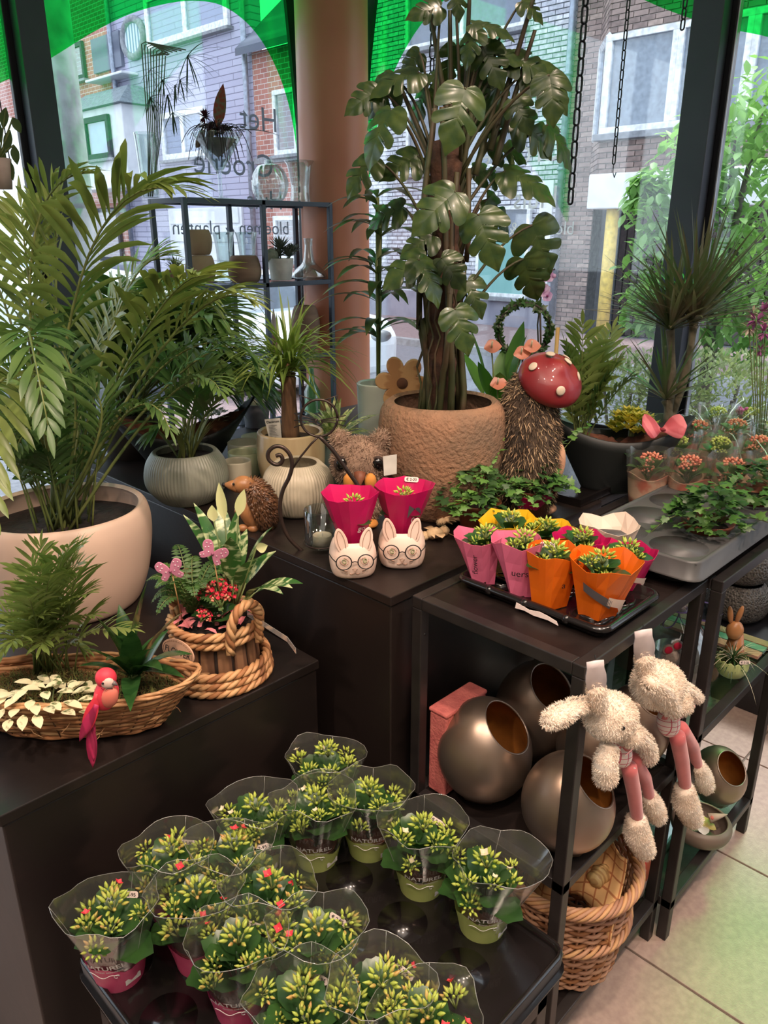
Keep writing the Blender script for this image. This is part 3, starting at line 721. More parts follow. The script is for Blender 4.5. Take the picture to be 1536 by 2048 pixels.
for i in range(6):
    xa = TR[0]+i*px_; xb = xa+px_; k = 5-i
    off = -.066 if k % 2 else 0
    for j in range(4):
        cy = .572+.132*j+off*.75+ .02
        ya = TR[2] if j == 0 else cy-.066; yb = TR[3] if j == 3 else cy+.066
        cells.append((xa, xb, ya, yb, (xa+xb)/2, cy))
pot_tray('glossy black cup tray on the stand in the foreground, half filled with kalanchoes', *TR, ZK, cells, .043, .068, m_tray)
# ================================================================ POTS (profiles: radius in photo pixels at the base point, fraction of the height)
def lathe_prof(prof, s, H, t=.006, inner=.8):
    out = [(r*s, f*H) for r, f in prof]
    rim = out[-1]; ins = [(rim[0]-t*.4, rim[1]+t*.35), (rim[0]-t, rim[1]-t*.2)]
    for r, z in out[::-1][1:]:
        if z > H*(1-inner): ins.append((max(.004, r-t*1.3), z))
    ins.append((.004, max(H*(1-inner), .004)))
    return [(.002, 0)]+out+ins
def spline(prof, k=5):
    return smooth_pts(prof, k)
def pot(name, label, cat, p, z, ytop, prof, mat, t=.006, inner=.8, fn=None, n=48, soil=None, soilf=.85, group=None, P=None):
    P = P or at(p[0], p[1], z); s = mpp(P); H = rise(P, ytop)-z
    th = thing(name, label, cat, (P.x, P.y, z), group=group)
    pr = spline(prof)
    q = MB(); q.lathe(lathe_prof(pr, s, H, t, inner), n, fn=fn); q.build('pot', mat, th)
    if soil:
        r = min((abs(f-soilf), r_) for r_, f in pr)[1]*s-t*1.2
        q = MB(); vs = [(0, 0, soilf*H+.006)]; fs = []
        for i in range(1, 6):
            for k in range(20): a = 2*pi*k/20; vs.append((r*i/5*cos(a), r*i/5*sin(a), soilf*H+rnd.uniform(-.003, .004)))
        for k in range(20): fs.append((0, 1+k, 1+(k+1) % 20))
        for i in range(4):
            for k in range(20): fs.append((1+i*20+k, 1+(i+1)*20+k, 1+(i+1)*20+(k+1) % 20, 1+i*20+(k+1) % 20))
        q.add(vs, fs); q.build('soil', soil, th)
    th['_s'] = s; th['_H'] = H
    return th, P, s, H
m_soil = M('dark_soil', (44, 32, 26), .95, rgb2=(26, 20, 18), scale=60, bump=.8, bscale=90)
m_bark = M('bark_mulch', (112, 66, 44), .9, rgb2=(70, 40, 30), scale=40, bump=1, bscale=60)
m_ribg = M('ribbed_celadon_ceramic', (150, 152, 138), .38, rgb2=(128, 132, 120), kind='wave', scale=2.0, stretch=(1, 1, .03), bump=0)
m_ribw = M('ribbed_cream_ceramic', (186, 176, 154), .45, rgb2=(160, 150, 130), scale=8)
m_cream = M('cream_reactive_glaze', (208, 186, 146), .25, rgb2=(176, 150, 112), scale=3, stretch=(6, 6, 1), coat=.3)
m_clay = M('rough_clay', (156, 116, 88), .85, rgb2=(120, 96, 76), scale=9, bump=1.7, bscale=100, detail=9)
m_pale = M('pale_celadon_glaze', (186, 192, 180), .3, rgb2=(166, 176, 168), scale=3)
m_bigpot = M('pinkish_white_pot', (226, 196, 176), .5, rgb2=(218, 186, 166), scale=3)
m_inner = M('dark_liner', (40, 40, 46), .7)
def ribs(nr, amp):
    return lambda r, z, a: (r*(1+amp*cos(nr*a)) if r > .02 else r, z)
ribpot, P_rib, s_rib, H_rib = pot('bowl_planter', 'round grey-green finely ribbed bowl planter with a small palm in it', 'planter', (378, 1000), ZT, 902,
    [(46, 0), (56, .06), (76, .3), (81, .52), (76, .78), (66, .95), (62, 1)], m_ribg, .008, fn=ribs(76, .010), n=304, soil=m_soil)
_, P_rw, _, _ = pot('bowl_planter', 'empty cream ribbed bowl planter behind the wire cat', 'planter', (598, 1022), ZT, 925,
    [(44, 0), (56, .08), (68, .34), (70, .55), (64, .8), (50, .96), (46, 1)], m_ribw, .008, fn=ribs(64, .014), n=256)
crm, P_cr, s_cr, H_cr = pot('planter', 'cream glazed cylinder planter holding the ponytail palm with a plant card', 'planter', (585, 966), ZT, 862,
    [(50, 0), (60, .12), (66, .4), (67, .7), (65, .95), (64, 1)], m_cream, .008, soil=m_soil)
mon, P_mo, s_mo, H_mo = pot('planter', 'large rough brown clay planter holding the tall monstera', 'planter', (880, 1020), ZT, 802,
    [(74, 0), (84, .05), (104, .22), (118, .48), (123, .72), (120, .9), (112, .98), (106, 1)], m_clay, .014,
    fn=lambda r, z, a: (r*(1+.006*noise.noise(V((cos(a)*7, sin(a)*7, z*40)))), z), n=96, soil=m_soil, soilf=.84)
plp, P_pl, s_pl, H_pl = pot('planter', 'tall pale celadon glazed planter behind the wooden flower', 'planter', (757, 905), ZT, 766,
    [(34, 0), (38, .2), (40, .5), (41, .8), (42, .96), (42, 1)], m_pale, .008, soil=m_soil)
bgp, P_bg, s_bg, H_bg = pot('planter', 'big smooth pinkish-white planter holding the large areca palm', 'planter', (152, 1200), ZC, 1014,
    [(114, 0), (128, .05), (147, .3), (158, .6), (161, .82), (157, .95), (152, 1)], m_bigpot, .012, n=96, soil=m_soil, soilf=.82)
str_, P_st, s_st, H_st = pot('planter', 'blue-green glazed planter with variegated leafy plant behind the plush owl', 'planter', (672, 935), ZT, 878,
    [(24, 0), (30, .3), (35, .7), (38, 1)], M('blue_green_glaze', (120, 140, 132), .25, rgb2=(100, 122, 118), scale=6), .006, soil=m_soil)
pot('planter', 'small dark grey pot with a round cactus beside the black boat planter', 'planter', (514, 853), ZT, 806,
    [(22, 0), (24, .3), (27, .8), (28, 1)], M('charcoal_pot', (84, 84, 90), .6), .005, soil=m_soil)
q = MB(); Pc = at(514, 853, ZT); sc_ = mpp(Pc); Hc_ = rise(Pc, 806)
q.ell((0, 0, 0), (18*sc_, 18*sc_, 20*sc_), 32, 12, fn=lambda v: v*(1+.06*cos(12*atan2(v.y, v.x))))
tag(q.build('cactus', M('cactus_green', (96, 110, 88), .8, rgb2=(150, 150, 130), scale=40), loc=(Pc.x, Pc.y, Hc_-.0)), 'round ribbed cactus growing in the small dark grey pot', 'cactus')
# boat planters
def boat(label, C0, ax, Lh, Wh, H, mat, lift=.05, tip=.0, name='boat_planter', power=2.0, rim=.006):
    t = thing(name, label, 'planter', C0, atan2(ax.y, ax.x))
    def ring(f, inset=0):
        pts = []
        for k in range(48):
            a = 2*pi*k/48; c = cos(a); s_ = sin(a)
            l = (Lh*(.45+.55*f)-inset)*c; w = (Wh*(.55+.45*f)-inset)*s_*(1-.25*abs(c)**3)
            pts.append((l, w, H*f + lift*abs(c)**power*f + .0))
        return pts
    R_ = [ring(f) for f in (0, .08, .3, .55, .8, 1)]+[ring(1, rim)]+[ring(.8, rim), ring(.7, rim)]
    q = MB(); vs = [p for r_ in R_ for p in r_]; n = 48
    fs = [(i*n+k, i*n+(k+1) % n, (i+1)*n+(k+1) % n, (i+1)*n+k) for i in range(len(R_)-1) for k in range(n)]
    fs.append(tuple(range(n))[::-1]); q.add(vs, fs); q.build('bowl', mat, t)
    return t, ring
m_boat = M('matt_black_planter', (34, 38, 38), .5, rgb2=(26, 29, 30), scale=5)
def soil_fill(t, ring, mat, f=.82, bumpy=.008, name='soil'):
    r0 = ring(f); q = MB(); n = len(r0); vs = []; fs = []
    for i in range(8):
        k_ = 1-i/8
        for p in r0: vs.append((p[0]*k_, p[1]*k_*.985, p[2]*(.35+.65*k_) + (1-k_)*r0[12][2]*.65 + (rnd.uniform(-bumpy, bumpy) if i else 0)))
    vs.append((0, 0, r0[12][2]+bumpy))
    for i in range(7):
        for k in range(n): fs.append((i*n+k, i*n+(k+1) % n, (i+1)*n+(k+1) % n, (i+1)*n+k))
    fs += [(7*n+k, 7*n+(k+1) % n, 8*n) for k in range(n)]
    q.add(vs, fs); return q.build(name, mat, t)
Pb = at(1228, 978, ZT); sb = mpp(Pb)
boatR, ringR = boat('long matt black boat planter at the right behind the ivy', (Pb.x, Pb.y, ZT), HR, 142*sb, 58*sb, rise(Pb, 872)-ZT, m_boat, .055)
soil_fill(boatR, ringR, m_bark)
Pb2 = at(370, 925, ZT+.0); sb2 = mpp(Pb2)
axl = (HR*1.0+HF*.35).normalized()
boatL, ringL = boat('black boat planter with bark and succulents behind the ribbed bowl', (Pb2.x, Pb2.y, ZT), axl, 148*sb2, 50*sb2, rise(Pb2, 868)-ZT, m_boat, .10, power=2.4)
soil_fill(boatL, ringL, m_bark)
# bark chunks
def chips(par, pts, mat, name='bark_chip'):
    for p in pts:
        q = MB(); q.ell((0, 0, 0), (rnd.uniform(.008, .014), rnd.uniform(.006, .01), rnd.uniform(.003, .006)), 6, 4, Matrix.Rotation(rnd.uniform(0, 3), 4, 'Z') @ Matrix.Rotation(rnd.uniform(-.6, .6), 4, 'X'))
        q.build(name, mat, par, smooth=False, loc=p)
m_chip = M('bark_chip_mat', (150, 84, 54), .9, rgb2=(104, 58, 40), scale=60)
chips(boatL, [(rnd.uniform(.04, .13), rnd.uniform(-.03, .03), .075+rnd.uniform(0, .02)) for _ in range(34)], m_chip)
chips(boatR, [(rnd.uniform(-.09, .09), rnd.uniform(-.022, .01), .082+rnd.uniform(0, .006)) for _ in range(26)], m_chip)
# candle glasses behind the ribbed bowl
for (cx_, cy_, r_, yt, col, lab) in ((478, 975, 27, 921, (214, 208, 188), 'cream glass candle cup beside the brown hedgehog, nearest of the four'), (491, 950, 32, 903, (184, 190, 158), 'pale green glass candle cup, second of the four, behind the nearest'),
                           (492, 925, 34, 884, (220, 214, 196), 'wide cream glass candle cup, third of the four'), (512, 905, 28, 872, (222, 216, 200), 'small cream candle cup, farthest of the four, beside the cream planter')):
    th_, P_, s_, H_ = pot('candle_cup', lab, 'candle', (cx_, cy_), ZT, yt, [(r_*.82, 0), (r_*.9, .1), (r_, .6), (r_, 1)], M('cup_%d' % cx_, col, .3, rgb2=tuple(c*.95 for c in col), trans=.3), .003, group='candle cups')
    q = MB(); q.lathe([(.001, 0), (r_*s_*.8, 0), (r_*s_*.8, H_*.45), (.003, H_*.47)], 24, (0, 0, .004)); q.tube([(0, 0, H_*.46), (.001, 0, H_*.56)], .001, 6); q.build('wax', M('wax', (236, 226, 200), .5), th_)
# ================================================================ ETAGERE by the corner column
EX0, EX1, EY0, EY1, EZ = 1.78, 2.57, 2.85, 3.12, 1.74
t = thing('etagere', 'slim dark metal shelf rack with glass shelves by the salmon column', 'shelf', (EX0, EY0, 0))
m_et = M('slate_blue_metal', (54, 66, 82), .45, rgb2=(48, 58, 74), scale=9)
w_, d_ = EX1-EX0, EY1-EY0; e = .02
for x in (0, w_/2-e/2, w_-e):
    for y in (0, d_-e): q = MB(); q.bb((x, y, 0), (x+e, y+e, EZ)); q.build('post', m_et, t, smooth=False, bevel=.0015)
m_shg = film('shelf_glass', (.80, .88, .90), .12, .03, edge=.4)
for zz in (EZ, 1.40, 1.06, .72, .38, .06):
    q = MB()
    for (a, b) in (((e, 0), (w_-e, e)), ((e, d_-e), (w_-e, d_)), ((0, e), (e, d_-e)), ((w_-e, e), (w_, d_-e))): q.bb((a[0], a[1], zz-e), (b[0], b[1], zz))
    q.build('shelf_frame', m_et, t, smooth=False, bevel=.0015)
    q = MB(); q.bb((e, e, zz-.009), (w_-e, d_-e, zz-.003)); q.build('glass_shelf', m_shg, t, smooth=False)
m_clear = film('clear_glass', (.90, .95, .95), .06, .02, edge=.75)
m_sand = M('sandstone_pot', (168, 142, 112), .8, rgb2=(140, 116, 90), scale=7, bump=.2)
m_wood2 = M('worn_wood_pot', (140, 112, 90), .8, rgb2=(112, 88, 72), scale=5, stretch=(1, 1, 5), bump=.3)
def onshelf(px, zs, y=2.98):
    p = ony(px, 500, y); return V((p.x, y, zs+.0005))
def shelf_pot(name, label, cat, px, zs, ytop, prof, mat, y=2.98, **k):
    P = onshelf(px, zs, y); return pot(name, label, cat, None, P.z, ytop, prof, mat, P=P, **k)
shelf_pot('martini_vase', 'tall stemmed martini glass vase on top of the rack', 'vase', 449, EZ, 268, [(26, 0), (25, .02), (5, .05), (4, .12), (4.5, .42), (9, .46), (26, .68), (42, .9), (50, 1)], m_clear, t=.002, inner=.55)
shelf_pot('cylinder_vase', 'tall narrow glass vase with bent papyrus stems on the left end of the rack top', 'vase', 312, EZ, 266, [(15, 0), (17, .03), (18, .3), (21, .8), (23, 1)], m_clear, t=.002, inner=.95, y=3.0)
shelf_pot('ball_vase', 'round dimpled glass ball vase on the rack top', 'vase', 546, EZ, 327, [(18, 0), (28, .1), (35, .4), (33, .68), (22, .93), (10, 1), (8, 1.08)], m_clear, t=.003, inner=.98,
          fn=lambda r, z, a: (r*(1+.05*cos(12*a+z*40)), z))
shelf_pot('flared_vase', 'clear flared trumpet vase at the right end of the rack top', 'vase', 604, EZ, 322, [(20, 0), (20, .05), (18, .3), (20, .6), (25, .9), (30, 1)], m_clear, t=.002, inner=.96)
t1, P1, s1, H1 = shelf_pot('sand_pot', 'rounded sandstone pot, lower of the two stacked on the rack shelf', 'pot', 398, 1.40, 512, [(20, 0), (26, .15), (30, .5), (27, .85), (24, 1)], m_sand, t=.006)
shelf_pot('sand_pot', 'rounded sandstone pot, upper of the two stacked on the rack shelf', 'pot', 398, 1.40+H1+.004, 460, [(20, 0), (24, .15), (27, .5), (25, .85), (22, 1)], m_sand, t=.006)
shelf_pot('wood_pot', 'squat brown wooden pot in the middle of the rack shelf', 'pot', 487, 1.40, 512, [(24, 0), (30, .15), (33, .45), (29, .85), (25, 1)], m_wood2, t=.006, y=2.93)
shelf_pot('double_vase', 'clear curved glass vase behind the wooden pot, left one', 'vase', 448, 1.40, 464, [(18, 0), (18, .05), (15, .4), (18, .8), (22, 1)], m_clear, t=.002, inner=.96, y=3.03, group='glass vases on the shelf')
shelf_pot('double_vase', 'clear curved glass vase behind the wooden pot, right one', 'vase', 494, 1.40, 464, [(18, 0), (18, .05), (15, .4), (18, .8), (22, 1)], m_clear, t=.002, inner=.96, y=3.04, group='glass vases on the shelf')
sucp, P_su, s_su, H_su = shelf_pot('succulent_pot', 'white tapered pot of mixed succulents on the rack shelf', 'pot', 560, 1.40, 517, [(20, 0), (22, .3), (25, .8), (26, 1)], M('white_pot', (214, 208, 198), .6), t=.004, soil=m_soil, soilf=.9)
shelf_pot('decanter', 'clear wide-bottomed glass decanter at the right end of the rack shelf', 'vase', 617, 1.40, 477, [(20, 0), (34, .04), (35, .12), (26, .26), (13, .42), (8.5, .7), (8, .9), (9.5, 1)], m_clear, t=.002, inner=.97, y=2.95)
tp_, P_tp, s_tp, H_tp = shelf_pot('cactus_pot', 'small woven pot with a spiky plant at the left of the rack shelf', 'pot', 347, 1.40, 540, [(12, 0), (14, .4), (17, 1)], M('woven_pot', (140, 110, 84), .9, kind='voronoi', scale=120, bump=.5), t=.003, y=3.02)
shelf_pot('wood_pot', 'tall brown ribbed wooden pot on the lower rack shelf by the column', 'pot', 606, 1.06, 612, [(16, 0), (22, .2), (28, .55), (25, .85), (20, 1)], m_wood2, t=.006, y=2.95, fn=ribs(24, .02))
# figurine, green bottle and dish on the lower shelves
Pf = onshelf(541, 1.06, 2.93); q = MB(); q.lathe([(.001, 0), (.035, 0), (.03, .05), (.018, .10), (.022, .115), (.001, .15)], 18); f_ = q.build('gnome_figure', M('gnome_body', (150, 110, 96), .8), loc=Pf)
tag(f_, 'small gnome figure with a pointed cap on the lower rack shelf', 'figurine'); q = MB(); q.lathe([(.024, .10), (.02, .13), (.001, .22)], 14); q.build('cap', M('gnome_cap', (196, 176, 170), .9), f_)
Pf = onshelf(385, 1.06, 2.93); q = MB(); q.lathe([(.001, 0), (.06, .0), (.09, .02), (.1, .045), (.095, .047), (.06, .012), (.001, .01)], 28); tag(q.build('wooden_dish', M('dish_wood', (216, 176, 130), .6), loc=Pf), 'pale wooden dish on the lower rack shelf behind the palm', 'dish')
Pf = onshelf(615, .72, 2.95); pr = [(.001, 0), (.035, 0), (.04, .03), (.04, .14), (.015, .19), (.012, .25), (.014, .26)]
q = MB(); q.lathe(pr, 24); tag(q.build('green_bottle', film('green_bottle_glass', (.35, .75, .5), .1, .03), loc=Pf), 'green glass bottle on a low rack shelf by the column', 'bottle')
# hanging chains
m_chain = M('chain_black', (26, 28, 34), .4, metal=.4)
def chain(label, x, y0, y1, D, ln, wd_, th, hook=False):
    P0 = deep(x[0], y0, D); P1 = deep(x[1], y1, D); P0 = V((P1.x, P1.y, HC)); z1 = P1.z
    t = thing('hanging_chain', label, 'chain', (P1.x, P1.y, z1)); n = int((HC-z1)/(ln-th*2.2)); me = None
    for k in range(n):
        c = V((0, 0, ln/2+k*(ln-th*2.2)))
        if me is None:
            q = MB(); pts = []
            for a in range(16):
                an = 2*pi*a/16; pts.append(((wd_/2-th)*cos(an), 0, (ln/2-wd_/2)*(1 if sin(an) > 0 else -1)*(1 if abs(sin(an)) > .2 else 0)+(wd_/2-th)*sin(an)))
            q.tube(pts, th, 6, closed=True); o = q.build('link', m_chain, t, loc=c); me = o.data
        else:
            o = bpy.data.objects.new('link', me); COL.objects.link(o); o.parent = t; o.location = c
        o.rotation_euler = (0, 0, AZ-pi/2+(.35 if k % 2 else -.95))
    if hook:
        q = MB(); q.tube([(0, 0, 0), (0, 0, -.02), (.012, 0, -.035), (.02, 0, -.02)], .0016, 6); q.build('hook', m_chain, t)
    return t
chain('black chain hanging through the monstera leaves', (865, 862), -20, 250, 2.6, .040, .022, .0024)
chain('heavy black chain right of the monstera with large links, hanging lowest', (1160, 1140), -20, 411, 2.3, .046, .022, .0030)
chain('thin black chain with a hook in front of the bay window', (1250, 1227), -20, 330, 2.6, .030, .014, .0020, True)
chain('short black chain beside the right window mullion', (1366, 1364), -20, 62, 2.4, .030, .016, .0022)
chain('thin short chain right of the one in the monstera', (938, 936), -20, 90, 3.0, .030, .014, .0018)
# ================================================================ PLANTS
m_palm = M('palm_leaf', (92, 114, 56), .36, rgb2=(138, 150, 84), scale=5, trans=.3, bump=0, lo=.3, hi=.7)
m_palmd = M('palm_leaf_dark', (60, 92, 48), .38, rgb2=(98, 124, 66), scale=6, trans=.28)
m_stemg = M('green_stem', (86, 104, 56), .5, rgb2=(120, 126, 70), scale=8)
m_mons = M('monstera_leaf', (40, 64, 34), .33, rgb2=(70, 86, 40), scale=4, trans=.16, coat=.04, spec=.5)
m_coir = M('coir_pole', (80, 52, 36), .95, rgb2=(50, 34, 26), scale=30, bump=1, bscale=70, detail=8)
m_trunk = M('brown_trunk', (120, 88, 60), .9, rgb2=(84, 60, 42), scale=14, stretch=(4, 4, 1), bump=1, bscale=20)
m_dark = MATS['dark_room']
m_kal = M('kalanchoe_leaf', (36, 66, 32), .3, rgb2=(54, 88, 40), scale=14, trans=.1)
m_bud = M('green_bud', (196, 206, 96), .45, rgb2=(150, 172, 62), scale=90, trans=.15)
m_budr = M('reddish_bud', (176, 192, 84), .45, rgb2=(204, 140, 96), lo=.5, hi=.75, scale=50, trans=.15)
m_petw = M('cream_petal', (240, 226, 196), .5, trans=.2); m_petr = M('coral_petal', (240, 70, 84), .5, trans=.2)
def bez(P0, Pm, P2, n=12):
    P0, Pm, P2 = V(P0), V(Pm), V(P2); c = Pm*2-(P0+P2)*.5
    return [P0*(1-t)**2+c*2*t*(1-t)+P2*t*t for t in [i/n for i in range(n+1)]]
def frond(par, pts, L_, W_, n=14, t0=.35, ang=55, droop=.5, mat=None, name='frond', r=.003, end=True, jit=.12, up=V((0, 0, 1)), mi2=None, taper=.55):
    """palm frond: rachis along pts, paired leaflets from t0 to the tip"""
    q = MB(); N = len(pts)-1; q.tube(pts, [r*(1-.75*i/N) for i in range(N+1)], 5, mi=1)
    for k in range(n):
        t = t0+(1-t0)*k/(n-.5); x = t*N; i = min(int(x), N-1); p = pts[i].lerp(pts[i+1], x-i); d = (pts[i+1]-pts[i]).normalized()
        _, sd, nn = frame_of(d, up)
        prof = sin(pi*(.22+.68*(t-t0)/(1-t0)))
        for s_ in (-1, 1):
            a = radians(ang)*(1-.35*(t-t0)/(1-t0)) + rnd.uniform(-jit, jit)
            dd = d*cos(a)+sd*s_*sin(a)+nn*(.22+rnd.uniform(-jit, jit))
            q.leaf(p, dd, L_*prof*rnd.uniform(.88, 1.08), W_*(.7+.4*prof), up=nn, droop=droop*rnd.uniform(.7, 1.3), n=5, fold=.28, peak=taper)
    if end:
        d = (pts[-1]-pts[-2]).normalized(); q.leaf(pts[-1], d, L_*.5, W_*.8, droop=droop*.5)
    return q.build(name, [mat or m_palm, m_stemg], par)
def px3(spec, D):
    """three (px,py[,dD]) marks -> points in space around distance D"""
    return [deep(s[0], s[1], D+(s[2] if len(s) > 2 else 0)) for s in spec]
def local(par, pts): o = V(par.location); return [p-o for p in pts]
# --- the big areca palm in the pinkish-white pot
ar_t = thing('areca_palm', 'large arching areca palm growing in the big pinkish-white planter', 'palm', (P_bg.x, P_bg.y, ZC+H_bg*.80))
D0 = P_bg.dot(HF)
fr = [ # mid mark, tip mark, leaflet length, width, count, droop
 ((160, 560, -.12), (345, 378, -.22), .30, .030, 17, 1.0), ((270, 700, -.08), (400, 552, -.2), .27, .028, 16, .9), ((70, 660, 0), (42, 415, .02), .20, .022, 14, .5),
 ((112, 640, .0), (108, 400, .0), .21, .022, 15, .6), ((60, 560, -.05), (170, 345, -.1), .18, .02, 14, .9),
 ((60, 690, -.30), (96, 850, -.52), .165, .026, 11, .9), ((20, 760, -.25), (-20, 1040, -.5), .20, .028, 10, .9),
 ((330, 690, -.05), (500, 600, -.1), .19, .024, 14, .9), ((300, 760, .05), (470, 690, .0), .16, .02, 14, .8), ((230, 640, .1), (330, 520, .15), .20, .022, 14, .8),
 ((190, 700, .15), (250, 590, .2), .18, .02, 14, .8), ((330, 800, .0), (440, 780, -.1), .15, .018, 12, .8), ((60, 800, .1), (-40, 700, .1), .2, .022, 13, .8),
 ((20, 640, .1), (-50, 520, .1), .22, .024, 12, .8), ((150, 790, -.1), (60, 650, -.1), .16, .02, 12, .8), ((250, 830, -.05), (340, 860, -.15), .12, .016, 12, .7),
 ((380, 730, .12), (520, 740, .1), .15, .018, 12, .9), ((200, 860, -.1), (150, 760, -.1), .14, .016, 12, .6), ((100, 870, -.1), (30, 900, -.25), .15, .018, 10, .8),
 ((290, 640, .12), (430, 620, .15), .2, .022, 13, 1.0)]
for mid, tip, L_, W_, n_, dr in fr:
    base = V(ar_t.location)+V((rnd.uniform(-.035, .035), rnd.uniform(-.035, .035), -.01))
    pts = bez(base, deep(mid[0], mid[1], D0+mid[2]), deep(tip[0], tip[1], D0+tip[2]), 14)
    frond(ar_t, local(ar_t, pts), L_*.66, W_*.52, n_+8, .38, 46, dr*.9, m_palm if L_ > .165 else m_palmd, r=.0045)
for k in range(26):   # low, thin young stems
    a = rnd.uniform(0, 6.28); r_ = rnd.uniform(.02, .07); b0 = V((r_*cos(a), r_*sin(a), -.01)); h_ = rnd.uniform(.16, .36)
    tp = b0+V((cos(a), sin(a), 0))*rnd.uniform(.03, .13)+V((0, 0, h_)); pts = bez(b0, (b0+tp)/2+V((0, 0, .04)), tp, 8)
    frond(ar_t, pts, rnd.uniform(.06, .1), .010, 9, .45, 50, .6, m_palmd, r=.0028, name='young_frond')
# second palm filling the window corner behind (kentia on the floor/cabinet at left)
P_k = at(330, 900, ZC); 
kt = thing('kentia_palm', 'dark green palm behind the areca, spreading towards the rack', 'palm', (1.12, 2.2, ZT))
m_nur = M('nursery_pot', (60, 52, 48), .7)
q = MB(); q.lathe(lathe_prof([(.075, 0), (.09, 1)], 1, .14, .003), 28); q.build('pot', m_nur, kt)
Dk = V(kt.location).dot(HF)
for k in range(34):
    x = rnd.uniform(120, 560); y = 640+abs(x-300)*.35+rnd.uniform(-60, 120); dd = rnd.uniform(-.25, .15)
    base = V(kt.location)+V((rnd.uniform(-.04, .04), rnd.uniform(-.04, .04), .1)); tip = deep(x, y, Dk+dd); mid = base.lerp(tip, .55)+V((0, 0, .12))
    frond(kt, local(kt, bez(base, mid, tip, 10)), rnd.uniform(.15, .22), .022, 13, .4, 52, .8, m_palmd, r=.004)
# --- small palm in the ribbed bowl
sp = thing('parlour_palm', 'small strappy palm with arching leaves growing in the grey-green ribbed bowl', 'palm', (P_rib.x, P_rib.y, ZT+H_rib*.86))
Ds = P_rib.dot(HF)
for (mx_, my, tx, ty, dd) in ((360, 800, 300, 740, .05), (375, 790, 372, 690, 0), (400, 810, 450, 745, 0), (350, 840, 265, 820, -.05), (405, 840, 440, 800, -.08), (365, 820, 330, 705, .05), (390, 800, 410, 720, .08), (345, 850, 300, 870, -.1), (380, 840, 390, 790, -.1)):
    frond(sp, local(sp, bez(V(sp.location)+V((rnd.uniform(-.02, .02), rnd.uniform(-.02, .02), 0)), deep(mx_, my, Ds+dd*.5), deep(tx, ty, Ds+dd), 8)), .10, .014, 8, .5, 42, .6, m_palmd, r=.004)
q = MB()
for k in range(14):
    a = rnd.uniform(0, 6.28); q.leaf((.02*cos(a), .02*sin(a), 0), (cos(a)*.5, sin(a)*.5, 1), rnd.uniform(.09, .15), .012, droop=.7)
q.build('basal_leaves', m_stemg, sp)
# variegated leaves poking over the bowl
def leafset(par, items, mat, name='leaf', n=7, fold=.2, peak=.45, droop=.6, solid=0, base=.12):
    for (p, d, L_, W_, dr) in items:
        q = MB(); q.leaf((0, 0, 0), d, L_, W_, droop=dr, n=n, fold=fold, peak=peak, base=base); q.build(name, mat, par, loc=p)
# --- tuft plants (narrow strap leaves)
def tuft(par, c, n, L_, W_, droop, mat, name='leaf_tuft', up=.35, spread=1, jl=.25, lean=V((0, 0, 0)), nseg=6, kind='stuff', low=-.2):
    q = MB(); c = V(c)
    for k in range(n):
        z = low+(1-low)*((k+.5)/n); a = k*2.39996+rnd.uniform(-.3, .3); r_ = sqrt(max(0, 1-z*z))
        d = V((cos(a)*r_*spread, sin(a)*r_*spread, z+up))+lean
        q.leaf(c+d*.005, d, L_*rnd.uniform(1-jl, 1+jl), W_, droop=droop*rnd.uniform(.6, 1.3), n=nseg, fold=.3, peak=.3, base=.6)
    return q.build(name, mat, par, kind=kind)
bk = thing('ponytail_palm', 'ponytail palm with thick brown trunk and fountain of narrow leaves in the cream planter', 'palm', (P_cr.x, P_cr.y, ZT+H_cr*.82))
top = rise(P_cr, 755)-bk.location.z
q = MB(); q.lathe([(.026, 0), (.024, .03), (.021, top*.5), (.019, top*.8), (.021, top), (.001, top+.005)], 20, fn=lambda r, z, a: (r*(1+.12*noise.noise(V((cos(a)*2, sin(a)*2, z*20)))), z)); q.build('trunk', m_trunk, bk)
m_strap = M('strap_leaf', (104, 128, 56), .35, rgb2=(142, 160, 84), scale=6, trans=.3)
for (dx, dz, n_) in ((-.022, .0, 46), (.018, .012, 46), (.0, .04, 48)):
    q = MB(); q.tube([(dx*.3, 0, top-.02), (dx, 0, top+dz)], .008, 8); q.build('branch', m_trunk, bk)
    tuft(bk, (dx*1.1, 0, top+dz), n_, .20, .0085, 1.7, m_strap, 'leaf_tuft', up=.5)
# plant card in the cream planter
cd_ = onx(0, 0, 1)
pc_ = at(553, 866, ZT+H_cr); sc_ = mpp(pc_)
q = MB(); T = plane_mat((pc_.x-HF.x*.01, pc_.y-HF.y*.01, ZT+H_cr-.02), HR+V((0, 0, .1)), (0, 0, 1)); q.add([(-13*sc_, 0, 0), (11*sc_, -.004, 0), (14*sc_, 46*sc_, 0), (-17*sc_, 46*sc_, 0)], [(0, 1, 2, 3)], 0, T)
m_card = M('card_white', (226, 222, 212), .6)
cdo = tag(q.build('plant_card', m_card, smooth=False, solid=.0008), 'white plant information card stuck in the cream planter beside the trunk', 'card')
vs, fs = text('Decorum', 6.5*sc_, bold=.02); q = MB(); q.add([v+V((-1*sc_, 40*sc_, .0012)) for v in vs], fs, 0, T); q.build('lettering', m_ink, cdo, smooth=False)
q = MB()
for k in range(9): q.add([(-11*sc_, (32-k*3)*sc_, .0012), ((6-(k*5) % 7)*sc_, (32-k*3)*sc_, .0012), ((6-(k*5) % 7)*sc_, (33-k*3)*sc_, .0012), (-11*sc_, (33-k*3)*sc_, .0012)], [(0, 1, 2, 3)], 0, T)
q.build('small_print', M('print_grey', (150, 148, 144), .6), cdo, smooth=False)
